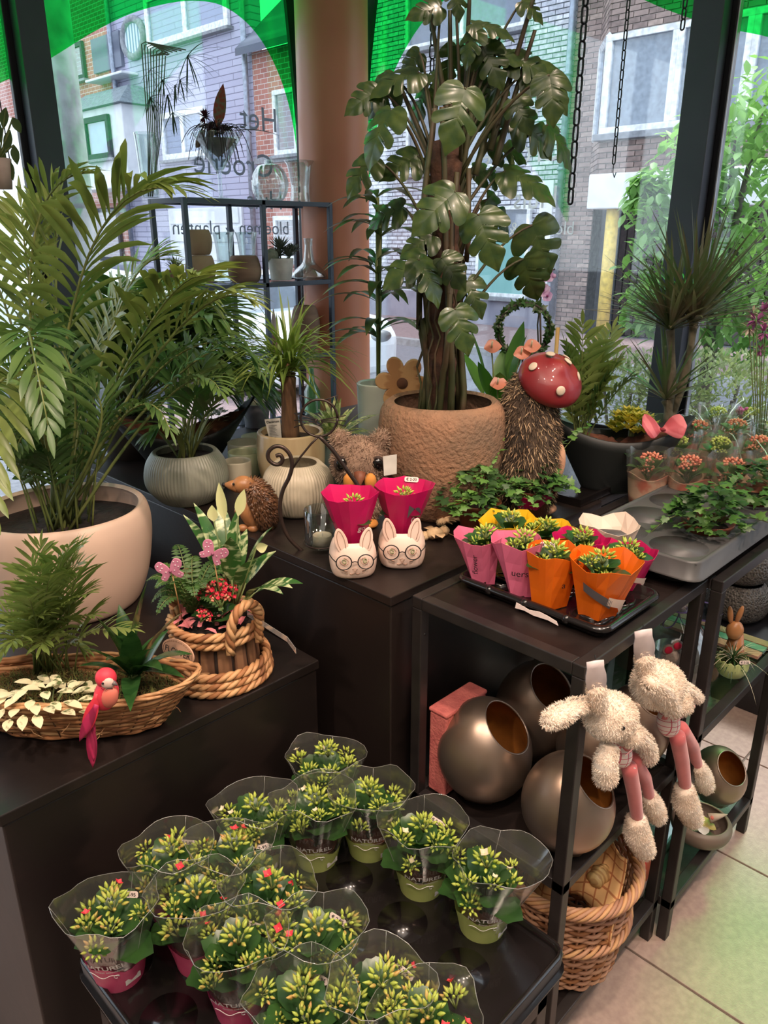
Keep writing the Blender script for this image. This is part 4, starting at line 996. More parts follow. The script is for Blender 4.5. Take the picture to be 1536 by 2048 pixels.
# variegated plant in the blue-green pot
vg = thing('spider_plant', 'bushy plant with green and cream striped leaves in the blue-green pot', 'plant', (P_st.x, P_st.y, ZT+H_st*.84))
m_var = M('variegated_leaf', (96, 128, 56), .35, rgb2=(206, 208, 150), scale=22, stretch=(5, 5, 1), trans=.25)
tuft(vg, (0, 0, 0), 44, .13, .02, 1.1, m_var, 'leaf_tuft', up=.7)
# dark fan palm / dracaena in the pale planter, left of the monstera
dr_ = thing('lance_leaf_dracaena', 'tall plant with long dark lance-shaped leaves in the pale celadon planter', 'plant', (P_pl.x, P_pl.y, ZT+H_pl*.84))
m_lance = M('lance_leaf', (44, 64, 36), .35, rgb2=(86, 100, 54), scale=6, trans=.25)
for (y_, dx, nl, s_) in ((650, 0, 9, 1), (580, 8, 10, 1), (520, -4, 10, 1), (445, 10, 10, .95), (395, -2, 9, .8)):
    z = rise(P_pl, y_)-dr_.location.z
    q = MB(); q.tube([(0, 0, 0), (dx*.0003, 0, z*.5), (dx*.001, 0, z)], .006, 7); q.build('cane', m_stemg, dr_)
    for k in range(nl):
        a = k*2.4+y_; d = V((cos(a), sin(a), .55)); q = MB(); q.leaf((0, 0, 0), d, .20*s_*rnd.uniform(.85, 1.15), .034, droop=1.3, n=8, fold=.2, peak=.4)
        q.build('leaf', m_lance, dr_, loc=(dx*.001, 0, z-.02*(k % 3)))
# --- MONSTERA
mo = thing('monstera', 'tall monstera with split glossy leaves climbing a brown coir pole in the clay planter', 'plant', (P_mo.x, P_mo.y, ZT+H_mo*.82))
zt_ = rise(P_mo, 285)-mo.location.z
q = MB(); q.lathe([(.034, 0)]+[(.034+.003*sin(i*2.1), zt_*i/30) for i in range(1, 30)]+[(.033, zt_), (.001, zt_+.008)], 20, (-.01, 0, 0), fn=lambda r, z, a: (r*(1+.08*noise.noise(V((cos(a)*3, sin(a)*3, z*12)))), z)); q.build('coir_pole', m_coir, mo)
m_mst = M('monstera_stem', (58, 66, 36), .6, rgb2=(70, 54, 36), scale=12)
Dm = P_mo.dot(HF)
for k in range(9):   # thick climbing stems around the pole
    a = k*.75; pts = []
    for i in range(13):
        t = i/12; aa = a+t*(.8 if k % 2 else -.9); r_ = .043+.012*sin(t*7+k); pts.append(V((-.01+cos(aa)*r_, sin(aa)*r_, t*zt_*(1.1 if k % 3 == 0 else rnd.uniform(.7, 1)))))
    q = MB(); q.tube(pts, [.0085-.003*i/12 for i in range(13)], 7); q.build('stem', m_mst, mo)
for k in range(10):  # aerial roots
    a = k*1.1; pts = [V((-.01+cos(a)*(.05+.01*sin(i*2+k)), sin(a)*(.05+.008*cos(i*3)), zt_*(.55-.55*i/9)+.02)) for i in range(10)]
    q = MB(); q.tube(pts, .0022, 5); q.build('aerial_root', m_mst, mo)
def monstera_mesh(seed):
    r = random.Random(seed); vs = []; fs = []; NU = 5; cnt = 2
    for side in (-1, 1):
        out = [(.03, -.03), (.16, -.11), (.34, -.06), (.46, .10)]; y = .12
        for k in range(cnt):
            w = (.52, .47, .36)[k]*r.uniform(.92, 1.08)*(1 if cnt == 3 or k == 0 else .88); tipy = y+.26+.05*k; dp = r.uniform(.10, .22)
            out += [(w, tipy-.14), (w*.97, tipy), (w*.74, tipy+.03), (dp+.05, tipy-.07), (dp, tipy-.03), (dp+.07, tipy+.02)]; y = tipy-.02
        out += [(.27, y+.16), (.20, y+.27), (.10, y+.38), (0, y+.50)]
        out = smooth_pts(out, 3); sc = 1.0/out[-1][1]; o = len(vs); N = len(out)
        for i, (x, yy) in enumerate(out):
            ym = min(max(0, yy*.88-x*.30), out[-1][1])*1.0; f = i/(N-1)
            for j in range(NU+1):
                u = j/NU; X_ = side*x*.86*u; Y_ = (ym+(yy-ym)*u)*sc*1.0
                z = .10*abs(X_)-.75*X_*X_ - .42*max(0, Y_-.3)**2 - .25*max(0, .15-Y_)**2+.012*sin(yy*26+side)*u
                vs.append((X_, Y_, z))
        for i in range(N-1):
            for j in range(NU): a_ = o+i*(NU+1)+j; f = (a_, a_+1, a_+NU+2, a_+NU+1); fs.append(f if side > 0 else f[::-1])
    q = MB(); q.add(vs, fs); return q
mm_ = []
def mons_leaf(px, py, size, dD=0, tipdir=(0, 1), face=.5, var=0, src=None):
    """px,py: leaf middle; size px; tipdir: image direction of the tip; face: how much the top faces the viewer"""
    C0 = deep(px, py, Dm+dD); s_ = size*1.02*mpp(C0)
    tip = (HR*tipdir[0]-V((0, 0, 1))*tipdir[1]*.9).normalized(); tip = (tip-HF*.25*(1 if dD <= 0 else -1)).normalized()
    nrm = (-HF*face+V((0, 0, 1))*(1-face)+HR*rnd.uniform(-.35, .35)); nrm = (nrm-tip*nrm.dot(tip)).normalized()
    xx = tip.cross(nrm)
    B = C0-tip*s_*.45
    if len(mm_) < 5:
        o = monstera_mesh(len(mm_)+3).build('leaf', m_mons, mo); mm_.append(o.data)
    else: o = bpy.data.objects.new('leaf', mm_[var % 5]); COL.objects.link(o); o.parent = mo
    o.matrix_basis = Matrix.Translation(B-V(mo.location)) @ Matrix(((xx.x, tip.x, nrm.x, 0), (xx.y, tip.y, nrm.y, 0), (xx.z, tip.z, nrm.z, 0), (0, 0, 0, 1))) @ Matrix.Scale(s_, 4)
    st = V((0, 0, 0)); zz = max(.1, min(zt_*1.0, (B-V(mo.location)).z-.10-abs(px-880)*mpp(C0)*.35)); st = V((-.01, 0, zz))+(HR*.03*(1 if px > 880 else -1))
    if src: st = deep(src[0], src[1], Dm)-V(mo.location)
    e_ = B-V(mo.location); q = MB(); q.tube(bez(st, (st+e_)/2+V((0, 0, .03)), e_, 8), [.0042-.0018*i/8 for i in range(9)], 6); q.build('petiole', m_mst, mo)
ml = [(755, 270, 120, -.10, (-.5, 1)), (915, 235, 125, -.28, (-.25, 1)), (1100, 175, 110, .0, (.7, .75)), (1105, 195, 95, -.1, (.15, 1)), (1075, 270, 115, .05, (.75, .6)),
      (1125, 290, 110, .1, (.8, .9)), (720, 350, 90, -.02, (-.7, .9)), (870, 420, 120, -.25, (-.75, .7)), (975, 480, 115, -.22, (.35, 1)), (1085, 500, 120, .02, (.5, 1)),
      (1060, 365, 120, .0, (.9, .45)), (985, 350, 80, .15, (.8, .2)), (1060, 560, 100, .02, (.4, 1)), (925, 660, 95, -.2, (.35, 1)), (950, 595, 80, -.02, (.4, .9)),
      (835, 215, 80, .05, (-.4, .8)), (790, 160, 110, .0, (-.9, .35)), (760, 195, 90, .05, (-.7, .8)), (850, 160, 85, .1, (-.8, .2)), (985, 130, 90, -.02, (.2, .4)),
      (1010, 110, 85, .0, (.8, .2)), (1060, 130, 90, .0, (.9, .4)), (960, 170, 85, .05, (.2, .9)), (810, 540, 105, -.1, (-.8, .5)), (835, 490, 80, -.05, (-.8, .5)),
      (860, 560, 100, -.15, (.5, .9)), (1000, 430, 90, .05, (.6, .7)), (1010, 215, 90, .1, (.5, .9)), (820, 130, 60, .1, (-.6, .7)), (905, 130, 70, .05, (-.2, .9)),
      (940, 95, 70, -.05, (-.3, .9)), (1045, 230, 75, -.05, (.4, .8)), (725, 200, 80, 0, (-.9, .6)), (800, 330, 90, 0, (-.9, .5)), (1020, 300, 90, .08, (.9, .3)),
      (880, 330, 80, .12, (.2, .9)), (990, 255, 85, .12, (.4, .8)), (850, 20, 75, 0, (-.9, .25)), (915, 5, 60, 0, (.2, .9)), (1065, 20, 60, 0, (.6, .5)), (985, 55, 90, -.03, (.95, .25)), (770, 430, 85, .1, (-.9, .4)), (905, 545, 80, -.12, (.6, .8))]
for i, a in enumerate(ml): mons_leaf(*a, face=.42+.25*((i*7) % 5)/5, var=i)
for (x0, y0, x1, y1) in ((905, 290, 900, 20), (930, 300, 940, -30), (980, 300, 1075, -30), (950, 350, 1015, 120), (990, 330, 1070, 60), (905, 280, 860, 20), (900, 420, 1000, 250), (870, 330, 800, 170)):
    p0 = deep(x0, y0, Dm)-V(mo.location); p1 = deep(x1, y1, Dm)-V(mo.location); q = MB(); q.tube(bez(p0, (p0+p1)/2+V((.01, .01, 0)), p1, 8), [.008-.004*i/8 for i in range(9)], 7); q.build('stem', m_mst, mo)
# --- DRACAENA MARGINATA by the right mullion
Pd = onx(1335, 850, 2.52); Pd = at(1335, 835, 1.03)
Pd = V((2.22, 1.13, ZT))
Pd = deep(1335, 850, 2.27); Pd = V((Pd.x, Pd.y, ZT))
dm = thing('dragon_tree', 'dragon tree with two thin trunks and spiky narrow leaves in front of the right mullion', 'plant', Pd)
q = MB(); q.lathe(lathe_prof([(.06, 0), (.075, 1)], 1, .13, .003), 28); q.build('pot', m_nur, dm)
m_marg = M('marginata_leaf', (84, 106, 64), .35, rgb2=(112, 96, 78), scale=5, trans=.25)
Dd = Pd.dot(HF)
for (hx, hy, bx, n_, L_) in ((1388, 645, 8, 110, .30), (1340, 660, -6, 90, .25), (1330, 800, -14, 34, .22)):
    h_ = deep(hx, hy, Dd)-Pd; h0 = V((bx*.001, 0, .1)); q = MB(); pts = bez(h0, (h0+h_)/2+HR*.01, h_, 10)
    q.tube(pts, [.012-.002*math.sin(i) for i in range(11)], 8); q.build('trunk', M('marginata_trunk', (120, 112, 92), .9, rgb2=(92, 84, 68), scale=30, bump=.6), dm)
    tuft(dm, h_, n_, L_, .011, .35, m_marg, 'leaf_tuft', up=.55, low=-.35)
# white fibre grass streaks around it
m_fib = M('silver_grass', (206, 216, 218), .3)
fg = thing('silver_grass', 'thin silvery arching grass blades in front of the right window', 'plant', Pd+V((.12, -.1, 0)))
q = MB()
for k in range(34):
    a = rnd.uniform(-2.6, .9); d = V((cos(a), sin(a), rnd.uniform(.7, 1.6)))
    q.leaf((0, 0, .02), d, rnd.uniform(.35, .55), .0035, droop=2.0, n=9, base=.8, peak=.3)
q.build('blades', m_fib, fg, kind='stuff')
q = MB(); q.lathe(lathe_prof([(.04, 0), (.05, 1)], 1, .08, .003), 20); q.build('pot', m_nur, fg)
# --- boat planter (right) contents
def in_boat(x, y, D): return deep(x, y, D)
Db = Pb.dot(HF)
def bp(px, dz=.09, dy=0): p = deep(px, 870, Db+dy); return V((p.x, p.y, ZT+dz))
bpalm = thing('parlour_palm', 'bright green parlour palm in the right-hand boat planter', 'palm', bp(1160))
for (tx, ty) in ((1130, 690), (1165, 650), (1210, 690), (1240, 720), (1120, 740), (1180, 720), (1215, 760), (1150, 790), (1225, 660), (1260, 760), (1140, 720), (1195, 740)):
    tip = deep(tx, ty, Db+rnd.uniform(-.08, .1)); b0 = V(bpalm.location); frond(bpalm, local(bpalm, bez(b0, b0.lerp(tip, .5)+V((0, 0, .03)), tip, 9)), .085, .013, 11, .35, 50, .7, m_palm if tx % 3 else m_palmd, r=.0025)
sed = thing('crassula', 'yellow-tipped leafy succulent in the right-hand boat planter', 'plant', bp(1262, .1, .02))
m_sed = M('yellow_green_leaf', (120, 140, 50), .4, rgb2=(214, 200, 90), scale=40, trans=.2)
q = MB()
for k in range(70):
    a = k*2.4; r_ = .012*sqrt(k); c = V((r_*cos(a)*.55, r_*sin(a)*.55, .09-.5*r_*r_*6+rnd.uniform(-.01, .02)))
    for j in range(7): b = j*.9+k; q.leaf(c, (cos(b), sin(b), .9), .026, .012, droop=.3, n=2, peak=.6)
q.build('leaf_cluster', m_sed, sed, kind='stuff')
leafset(sed, [(V((0, 0, 0)), V((cos(a), sin(a), .6)), .12, .055, 1.0) for a in (0, .9, 1.8, 2.7, 3.6, 4.6, 5.5)], m_kal, 'broad_leaf', peak=.5)
q = MB(); q.tube([(0, 0, -.02), (0, 0, .08)], .008, 8); q.build('stem', m_stemg, sed)
hw = thing('leaf_butterfly', 'pink veined butterfly-shaped ornament on the right tip of the boat planter', 'ornament', bp(1322, .178, -.06))
m_pinkv = M('pink_butterfly', (232, 130, 140), .5, rgb2=(206, 92, 104), kind='wave', scale=9, trans=.1)
for s_ in (-1, 1):
    q = MB(); T = Matrix.Rotation(.9*s_, 4, V((0, 0, 1))) @ Matrix.Rotation(-.35, 4, 'X')
    d = (HR*s_*.8+V((0, 0, .35))-HF*.25).normalized(); q.leaf((0, 0, 0), d, .062, .072, up=-HF+V((0, 0, 1)), droop=.3, n=8, peak=.7, fold=.05); q.build('wing', m_pinkv, hw, solid=.002)
q = MB(); q.ell((0, 0, .002), (.005, .012, .005), 8, 6); q.build('body', M('dark_red', (150, 40, 56), .6), hw)
# anthurium, orchid, wreath behind the monstera pot (on the second cube)
def bg_pot(px, py, r=.05, h=.09, mat=None, D=2.25):
    p = deep(px, py, D); return V((p.x, p.y, ZT))
an = thing('anthurium', 'peach-flowered anthurium behind the clay planter', 'plant', deep(1000, 800, 2.15)); an.location.z = ZT
q = MB(); q.lathe(lathe_prof([(.05, 0), (.065, 1)], 1, .11, .003), 24); q.build('pot', m_pale, an)
m_anl = M('anthurium_leaf', (84, 130, 52), .35, rgb2=(60, 104, 44), scale=6, trans=.3); m_peach = M('peach_spathe', (240, 150, 120), .35, trans=.2)
for (tx, ty, W_, dd) in ((940, 640, .05, 0), (1000, 740, .06, -.1), (960, 720, .06, -.05), (1050, 670, .08, .0), (1010, 690, .06, .1), (930, 700, .05, .1), (1075, 715, .07, .05), (975, 780, .06, -.12), (1045, 640, .05, .1)):
    tip = deep(tx, ty, 2.15+dd)-V(an.location); b0 = V((0, 0, .1)); mid = b0.lerp(tip, .45)+V((0, 0, .01)); q = MB(); q.tube([b0, mid], .0025, 5, mi=1); q.leaf(mid, tip-mid, (tip-mid).length, W_, droop=.35, n=7, peak=.35, mi=0); q.build('leaf', [m_anl, m_stemg], an)
for (tx, ty, dd) in ((983, 697, -.08), (1062, 696, -.05), (995, 770, -.1), (1042, 710, -.05)):
    tip = deep(tx, ty, 2.15+dd)-V(an.location); q = MB(); q.tube([(0, 0, .1), tip], .002, 5, mi=1); q.leaf(tip-HR*.02, HR+V((0, 0, .2)), .048, .042, up=-HF+V((0, 0, .8)), droop=.2, n=7, peak=.4, mi=0); q.tube([tip, tip+V((0, 0, .02))-HF*.01], .0025, 6, mi=2)
    q.build('flower', [m_peach, m_stemg, m_petw], an)
orc = thing('orchid', 'potted orchid with a spray of lilac flowers in front of the utility cabinet', 'plant', deep(1085, 830, 2.35)); orc.location.z = ZT
q = MB(); q.lathe(lathe_prof([(.045, 0), (.06, 1)], 1, .1, .003), 24); q.build('pot', m_pale, orc)
m_orc = M('lilac_petal', (206, 160, 206), .5, rgb2=(232, 206, 232), scale=60, trans=.3); m_orcc = M('orchid_lip', (150, 60, 130), .5)
op = [deep(x, y, 2.35)-V(orc.location) for x, y in ((1075, 650), (1080, 610), (1085, 570), (1098, 545), (1110, 538))]
q = MB(); q.tube([V((0, 0, .09))]+op, .0025, 6); q.build('flower_stem', M('dark_stake', (40, 44, 36), .6), orc)
q = MB(); q.tube([V((.004, 0, .09)), op[1]], .003, 6); q.build('stake', M('stake', (60, 50, 40), .7), orc)
for (x, y, r_) in ((1082, 555, .020), (1098, 553, .017), (1086, 580, .022), (1094, 592, .017), (1078, 572, .015), (1102, 540, .007), (1108, 552, .007)):
    c = deep(x, y, 2.33)-V(orc.location); q = MB()
    if r_ > .01:
        for k in range(5):
            a = k*2*pi/5+.3; d = (HR*cos(a)+V((0, 0, 1))*sin(a)-HF*.2); q.leaf(c, d, r_, r_*1.1, up=-HF, droop=.1, n=4, peak=.6, fold=.1)
        q.ell(c-HF*.004, r_*.22, 8, 6, mi=1)
    else: q.ell(c, r_, 8, 6)
    q.build('flower' if r_ > .01 else 'bud', [m_orc, m_orcc], orc)
leafset(orc, [(V((0, 0, .1)), V((cos(a), sin(a), .5)), .14, .045, 1.0) for a in (.2, 1.8, 3.3, 4.6)], m_kal)
# ivy wreath on hoop
wr = thing('ivy_wreath', 'small ivy trained on a round hoop behind the toadstool hedgehog', 'plant', deep(1050, 790, 2.25)); wr.location.z = ZT
q = MB(); q.lathe(lathe_prof([(.045, 0), (.055, 1)], 1, .09, .003), 24); q.build('pot', m_nur, wr)
wc = deep(1048, 660, 2.25)-V(wr.location); R_ = 52*mpp(deep(1048, 660, 2.25))
hp = [wc+HR*R_*cos(a*pi/14)+V((0, 0, 1))*R_*sin(a*pi/14) for a in range(28)]
q = MB(); q.tube(hp, .004, 6, closed=True); q.tube([V((0, 0, .08)), wc-V((0, 0, R_))], .003, 6); q.build('hoop', m_nur, wr)
m_ivy = M('ivy_leaf', (70, 112, 52), .38, rgb2=(108, 150, 72), scale=12, trans=.25); m_ivyd = M('ivy_leaf_dark', (44, 74, 40), .38, rgb2=(66, 96, 50), scale=12, trans=.2)
def ivy_leaf(q, p, d, nrm, s_, mi=0):
    d, x, n = frame_of(V(d), V(nrm)); out = [(0, -.12), (-.28, -.25), (-.5, -.02), (-.36, .2), (-.42, .5), (-.16, .55), (0, 1), (.16, .55), (.42, .5), (.36, .2), (.5, -.02), (.28, -.25)]
    vs = [V(p)+d*.25*s_+n*s_*.06]+[V(p)+(x*a+d*b)*s_-n*s_*.18*(a*a+max(0, b-.4)**2) for a, b in out]
    q.add(vs, [(0, 1+i, 1+(i+1) % 12) for i in range(12)], mi)
q = MB()
for h_ in hp:
    for k in range(6): ivy_leaf(q, h_, (rnd.uniform(-1, 1), rnd.uniform(-1, 1), rnd.uniform(-.6, 1)), -HF+V((rnd.uniform(-.6, .6), 0, .5)), rnd.uniform(.016, .028))
q.build('foliage', m_ivyd, wr, kind='stuff')
q = MB(); bs_ = deep(1108, 760, 2.3); q.tube([V((0, 0, 0)), V((0, 0, rise(V((bs_.x, bs_.y, ZT)), 655)-ZT))], .006, 8)
tag(q.build('bamboo_stake', M('bamboo', (206, 170, 100), .5), loc=(bs_.x, bs_.y, ZT)), 'yellow bamboo stake standing right of the ivy hoop', 'stake')
# grasses between (reed-like plant right of monstera trunk)
gr = thing('reed_grass', 'thin upright grass behind the clay planter, right of the monstera trunk', 'plant', deep(925, 800, 2.1)); gr.location.z = ZT
q = MB()
for k in range(30): a = rnd.uniform(0, 6.28); q.leaf((0, 0, .02), (cos(a)*.3, sin(a)*.3, 1), rnd.uniform(.15, .3), .006, droop=.5, n=6, base=.7)
q.build('blades', m_palm, gr, kind='stuff')
# ================================================================ KALANCHOES, SLEEVES, TRAYS
def face_mat(P, tilt=0, yaw=0, tow=0):
    """frame at P whose z looks back to the shop floor side (towards -HF), x along HR, y up"""
    n = (Matrix.Rotation(yaw, 3, 'Z') @ (-HF))+V((0, 0, tilt)); x = V((0, 0, 1)).cross(n).normalized()
    return plane_mat(V(P)+n.normalized()*tow, x, n.cross(x))
m_sticker = M('sticker_paper', (240, 222, 214), .6, rgb2=(236, 216, 208))
def price(par, T, w, txt, name='price_sticker'):
    h = w*.36; q = MB(); c = .22
    q.prism([(-w/2+h*c, -h/2), (w/2-h*c, -h/2), (w/2, -h/2+h*c), (w/2, h/2-h*c), (w/2-h*c, h/2), (-w/2+h*c, h/2), (-w/2, h/2-h*c), (-w/2, -h/2+h*c)], .0006, T)
    o = q.build(name, m_sticker, par, smooth=False)
    vs, fs = text(txt, h*.72, 1.05, bold=.02); q = MB(); q.add([v+V((0, -h*.02, .0010)) for v in vs], fs, 0, T); q.build('lettering', m_ink, o, smooth=False)
    return o
def bud_cluster(R_, nb, L_, r_, seed, petals=0):
    r = random.Random(seed); q = MB()
    for k in range(nb):
        z = 1-(k+.5)/nb*.95; a = k*2.39996+r.uniform(-.2, .2); rr = sqrt(max(0, 1-z*z)); d = V((cos(a)*rr, sin(a)*rr, z*.8+.35)).normalized()
        c = V((cos(a)*rr*R_, sin(a)*rr*R_, z*R_*.65)); _, s_, u = frame_of(d); l = L_*r.uniform(.8, 1.15); vs = []; fs = []
        for (t, w) in ((0, .45), (.35, 1), (.7, .62)):
            for j in range(5): an = 2*pi*j/5; vs.append(c+d*l*t+(s_*cos(an)+u*sin(an))*r_*w)
        vs.append(c+d*l)
        for i in range(2):
            for j in range(5): fs.append((i*5+j, i*5+(j+1) % 5, (i+1)*5+(j+1) % 5, (i+1)*5+j))
        fs += [(10+j, 10+(j+1) % 5, 15) for j in range(5)]; q.add(vs, fs, 0)
        if k < petals:
            for j in range(4): an = 2*pi*j/4+k; q.leaf(c+d*l*.85, d*.7+(s_*cos(an)+u*sin(an)), L_*.75, r_*2.6, up=d, droop=0, n=2, peak=.5, mi=1)
    # short stems gather under the dome
    for k in range(5): a = k*1.256; q.tube([(0, 0, -R_*1.0), (cos(a)*R_*.6, sin(a)*R_*.6, R_*.15)], r_*.45, 4, mi=2)
    return q
def kal_leaf(L_, W_, seed, scal=.09):
    """thick rounded leaf with a scalloped edge"""
    r = random.Random(seed); q = MB(); n = 20; out = []
    for k in range(n):
        a = 2*pi*k/n; sc = 1+scal*(.5+.5*cos(6*a+seed)) if True else 1
        out.append((L_*(.55-.45*cos(a))*sc, W_*.5*sin(a)*sc*(1.0 if cos(a) < .3 else .95)))
    vs = [(L_*.5, 0, L_*.10)]; fs = []
    for ring in (.55, 1):
        for (x, y) in out:
            X_ = L_*.5+(x-L_*.5)*ring; Y_ = y*ring; vs.append((X_, Y_, L_*.10-.22*(Y_**2)/W_*-1.2 - .35*(X_-L_*.5)**2/L_*(2.0 if X_ > L_*.5 else .8)+.0008*r.uniform(-1, 1)))
    for k in range(n): j = (k+1) % n; fs += [(0, 1+k, 1+j), (1+k, 1+n+k, 1+n+j, 1+j)]
    q.add(vs, fs); q.tube([(-L_*.35, 0, -L_*.15), (0, 0, 0), (L_*.2, 0, L_*.06)], W_*.05, 5)
    return q
KL = {}
def kal_parts(par, R_, zl, zf, ncl, bud, petal, rng, nleaf=9, clR=.017, nb=16, bl=.012, br=.0030, petals=(0, 1), leafS=1.0, spread=.62, lmat=None):
    """leaves and flower clusters of one kalanchoe around the parent's origin"""
    for k in range(nleaf):
        key = ('l', k % 4, round(leafS, 2), id(lmat))
        if key not in KL:
            o = kal_leaf(R_*1.05*leafS*(.9+.08*(k % 4)), R_*.95*leafS, k % 4).build('leaf', lmat or m_kal, par); KL[key] = o.data
        else: o = bpy.data.objects.new('leaf', KL[key]); COL.objects.link(o); o.parent = par
        lev = k/nleaf; a = k*2.4+rng.uniform(-.3, .3)
        o.location = (cos(a)*R_*.16, sin(a)*R_*.16, zl+(zf-zl)*.62*lev-.004)
        o.rotation_euler = (rng.uniform(-.2, .2), -.42-.65*lev+rng.uniform(-.15, .15), a); s_ = 1-.35*lev; o.scale = (s_, s_, s_)
    for k in range(ncl):
        pt = rng.choice(petals); key = ('c', k % 3, pt, bud.name, round(clR, 4), nb)
        if key not in KL:
            o = bud_cluster(clR, nb, bl, br, k+5*pt, pt).build('flower_cluster', [bud, petal, m_stemg], par); KL[key] = o.data
        else: o = bpy.data.objects.new('flower_cluster', KL[key]); COL.objects.link(o); o.parent = par
        if k == 0: rr, a, dz = .004, 0, .012
        else: rr = R_*spread*(.50+.50*((k*7) % 5)/4); a = k*2*pi/(ncl-1)+rng.uniform(-.3, .3); dz = -rr*.38+rng.uniform(-.016, .010)
        o.location = (cos(a)*rr, sin(a)*rr, zf+dz); o.rotation_euler = (-sin(a)*rr/R_*.7, cos(a)*rr/R_*.7, rng.uniform(0, 6)); s_ = rng.uniform(.85, 1.15) if k else 1.25; o.scale = (s_, s_, s_)
def wrap_cone(r0, r1, z0, z1, n=24, rows=6, wave=.006, seed=0, oct_=0, tilt=0, lean=V((0, 0, 0)), flare=1.3, jag=0):
    r = random.Random(seed); ph = [r.uniform(0, 6.28) for _ in range(4)]; q = MB(); vs = []
    def R(t, a):
        b = r0+(r1-r0)*t**flare
        if oct_: m = (a % (2*pi/oct_))-pi/oct_; b *= cos(pi/oct_)/cos(m)*(1-.0)*(1-t)+t*(1.02-.05*abs(sin(a*oct_/2)))
        return b*(1+(.02 if oct_ else .06)*t*sin(3*a+ph[0])+(.01 if oct_ else .035)*t*sin(7*a+ph[1]))
    for i in range(rows+1):
        t = i/rows
        for k in range(n):
            a = 2*pi*k/n; top = (wave*sin(2*a+ph[2])+wave*.6*sin(5*a+ph[3]) + tilt*cos(a-AZ))*t
            if jag: top += jag*(abs(((k*oct_/n) % 1)-.5)*2-.5)*t*t
            rr = R(t, a); vs.append((rr*cos(a)+lean.x*t, rr*sin(a)+lean.y*t, z0+(z1-z0)*t+top))
    fs = [(i*n+k, i*n+(k+1) % n, (i+1)*n+(k+1) % n, (i+1)*n+k) for i in range(rows) for k in range(n)]
    q.add(vs, fs); q.R = R; return q
m_sleeve = film('clear_sleeve', (.92, .94, .92), .07, .16, haze=.04, hazecol=(.8, .8, .76), edge=.6)
m_edge = film('sleeve_edge_gloss', (.8, .82, .8), .2, .2, haze=.25, hazecol=(.7, .7, .66), edge=.4)  # whitish haze stands in for the highlight along sleeve rims
m_lime = M('lime_wrap', (196, 208, 124), .4, rgb2=(180, 194, 108), scale=14, trans=.2)
m_pinkw = M('pink_wrap', (228, 96, 138), .4, rgb2=(212, 80, 122), scale=14, trans=.2)
def cone_text(par, s, size, zc, rf, mat, a0=None, off=.0012, sx=1, up=1, name='lettering', bold=0, rz=0):
    """lettering wrapped on a cone; rf(z) gives the radius there; faces -HF"""
    a0 = (AZ+pi) if a0 is None else a0; vs, fs = text(s, size, sx, bold=bold); q = MB(); out = []
    for v in vs:
        v = V((v.x*cos(rz)-v.y*sin(rz), v.x*sin(rz)+v.y*cos(rz), 0)); z = zc+v.y; rr = rf(z)+off; a = a0+v.x/rr; out.append((rr*cos(a), rr*sin(a), z))
    q.add(out, fs); return q.build(name, mat, par, smooth=False)
def swash(par, zc, rf, mat, s=1.0):
    a0 = AZ+pi; pts = []
    for i in range(22):
        t = i/21; x = (-.030+.045*t)*s; y = (.004*sin(t*9)-.008+.0*t)*s
        rr = rf(zc+y)+.0016; a = a0+x/rr; pts.append((rr*cos(a), rr*sin(a), zc+y))
    for i in range(10):
        t = i/9; an = t*5.2; x = (.015+.005*cos(an)*(1-t*.5))*s; y = (-.010+.006*sin(an)*(1-t*.5))*s; rr = rf(zc+y)+.0016; a = a0+x/rr; pts.append((rr*cos(a), rr*sin(a), zc+y))
    q = MB(); q.tube(pts, .0006*s, 4); q.build('swash', mat, par)
m_potb = M('terracotta_plastic', (150, 84, 62), .6)
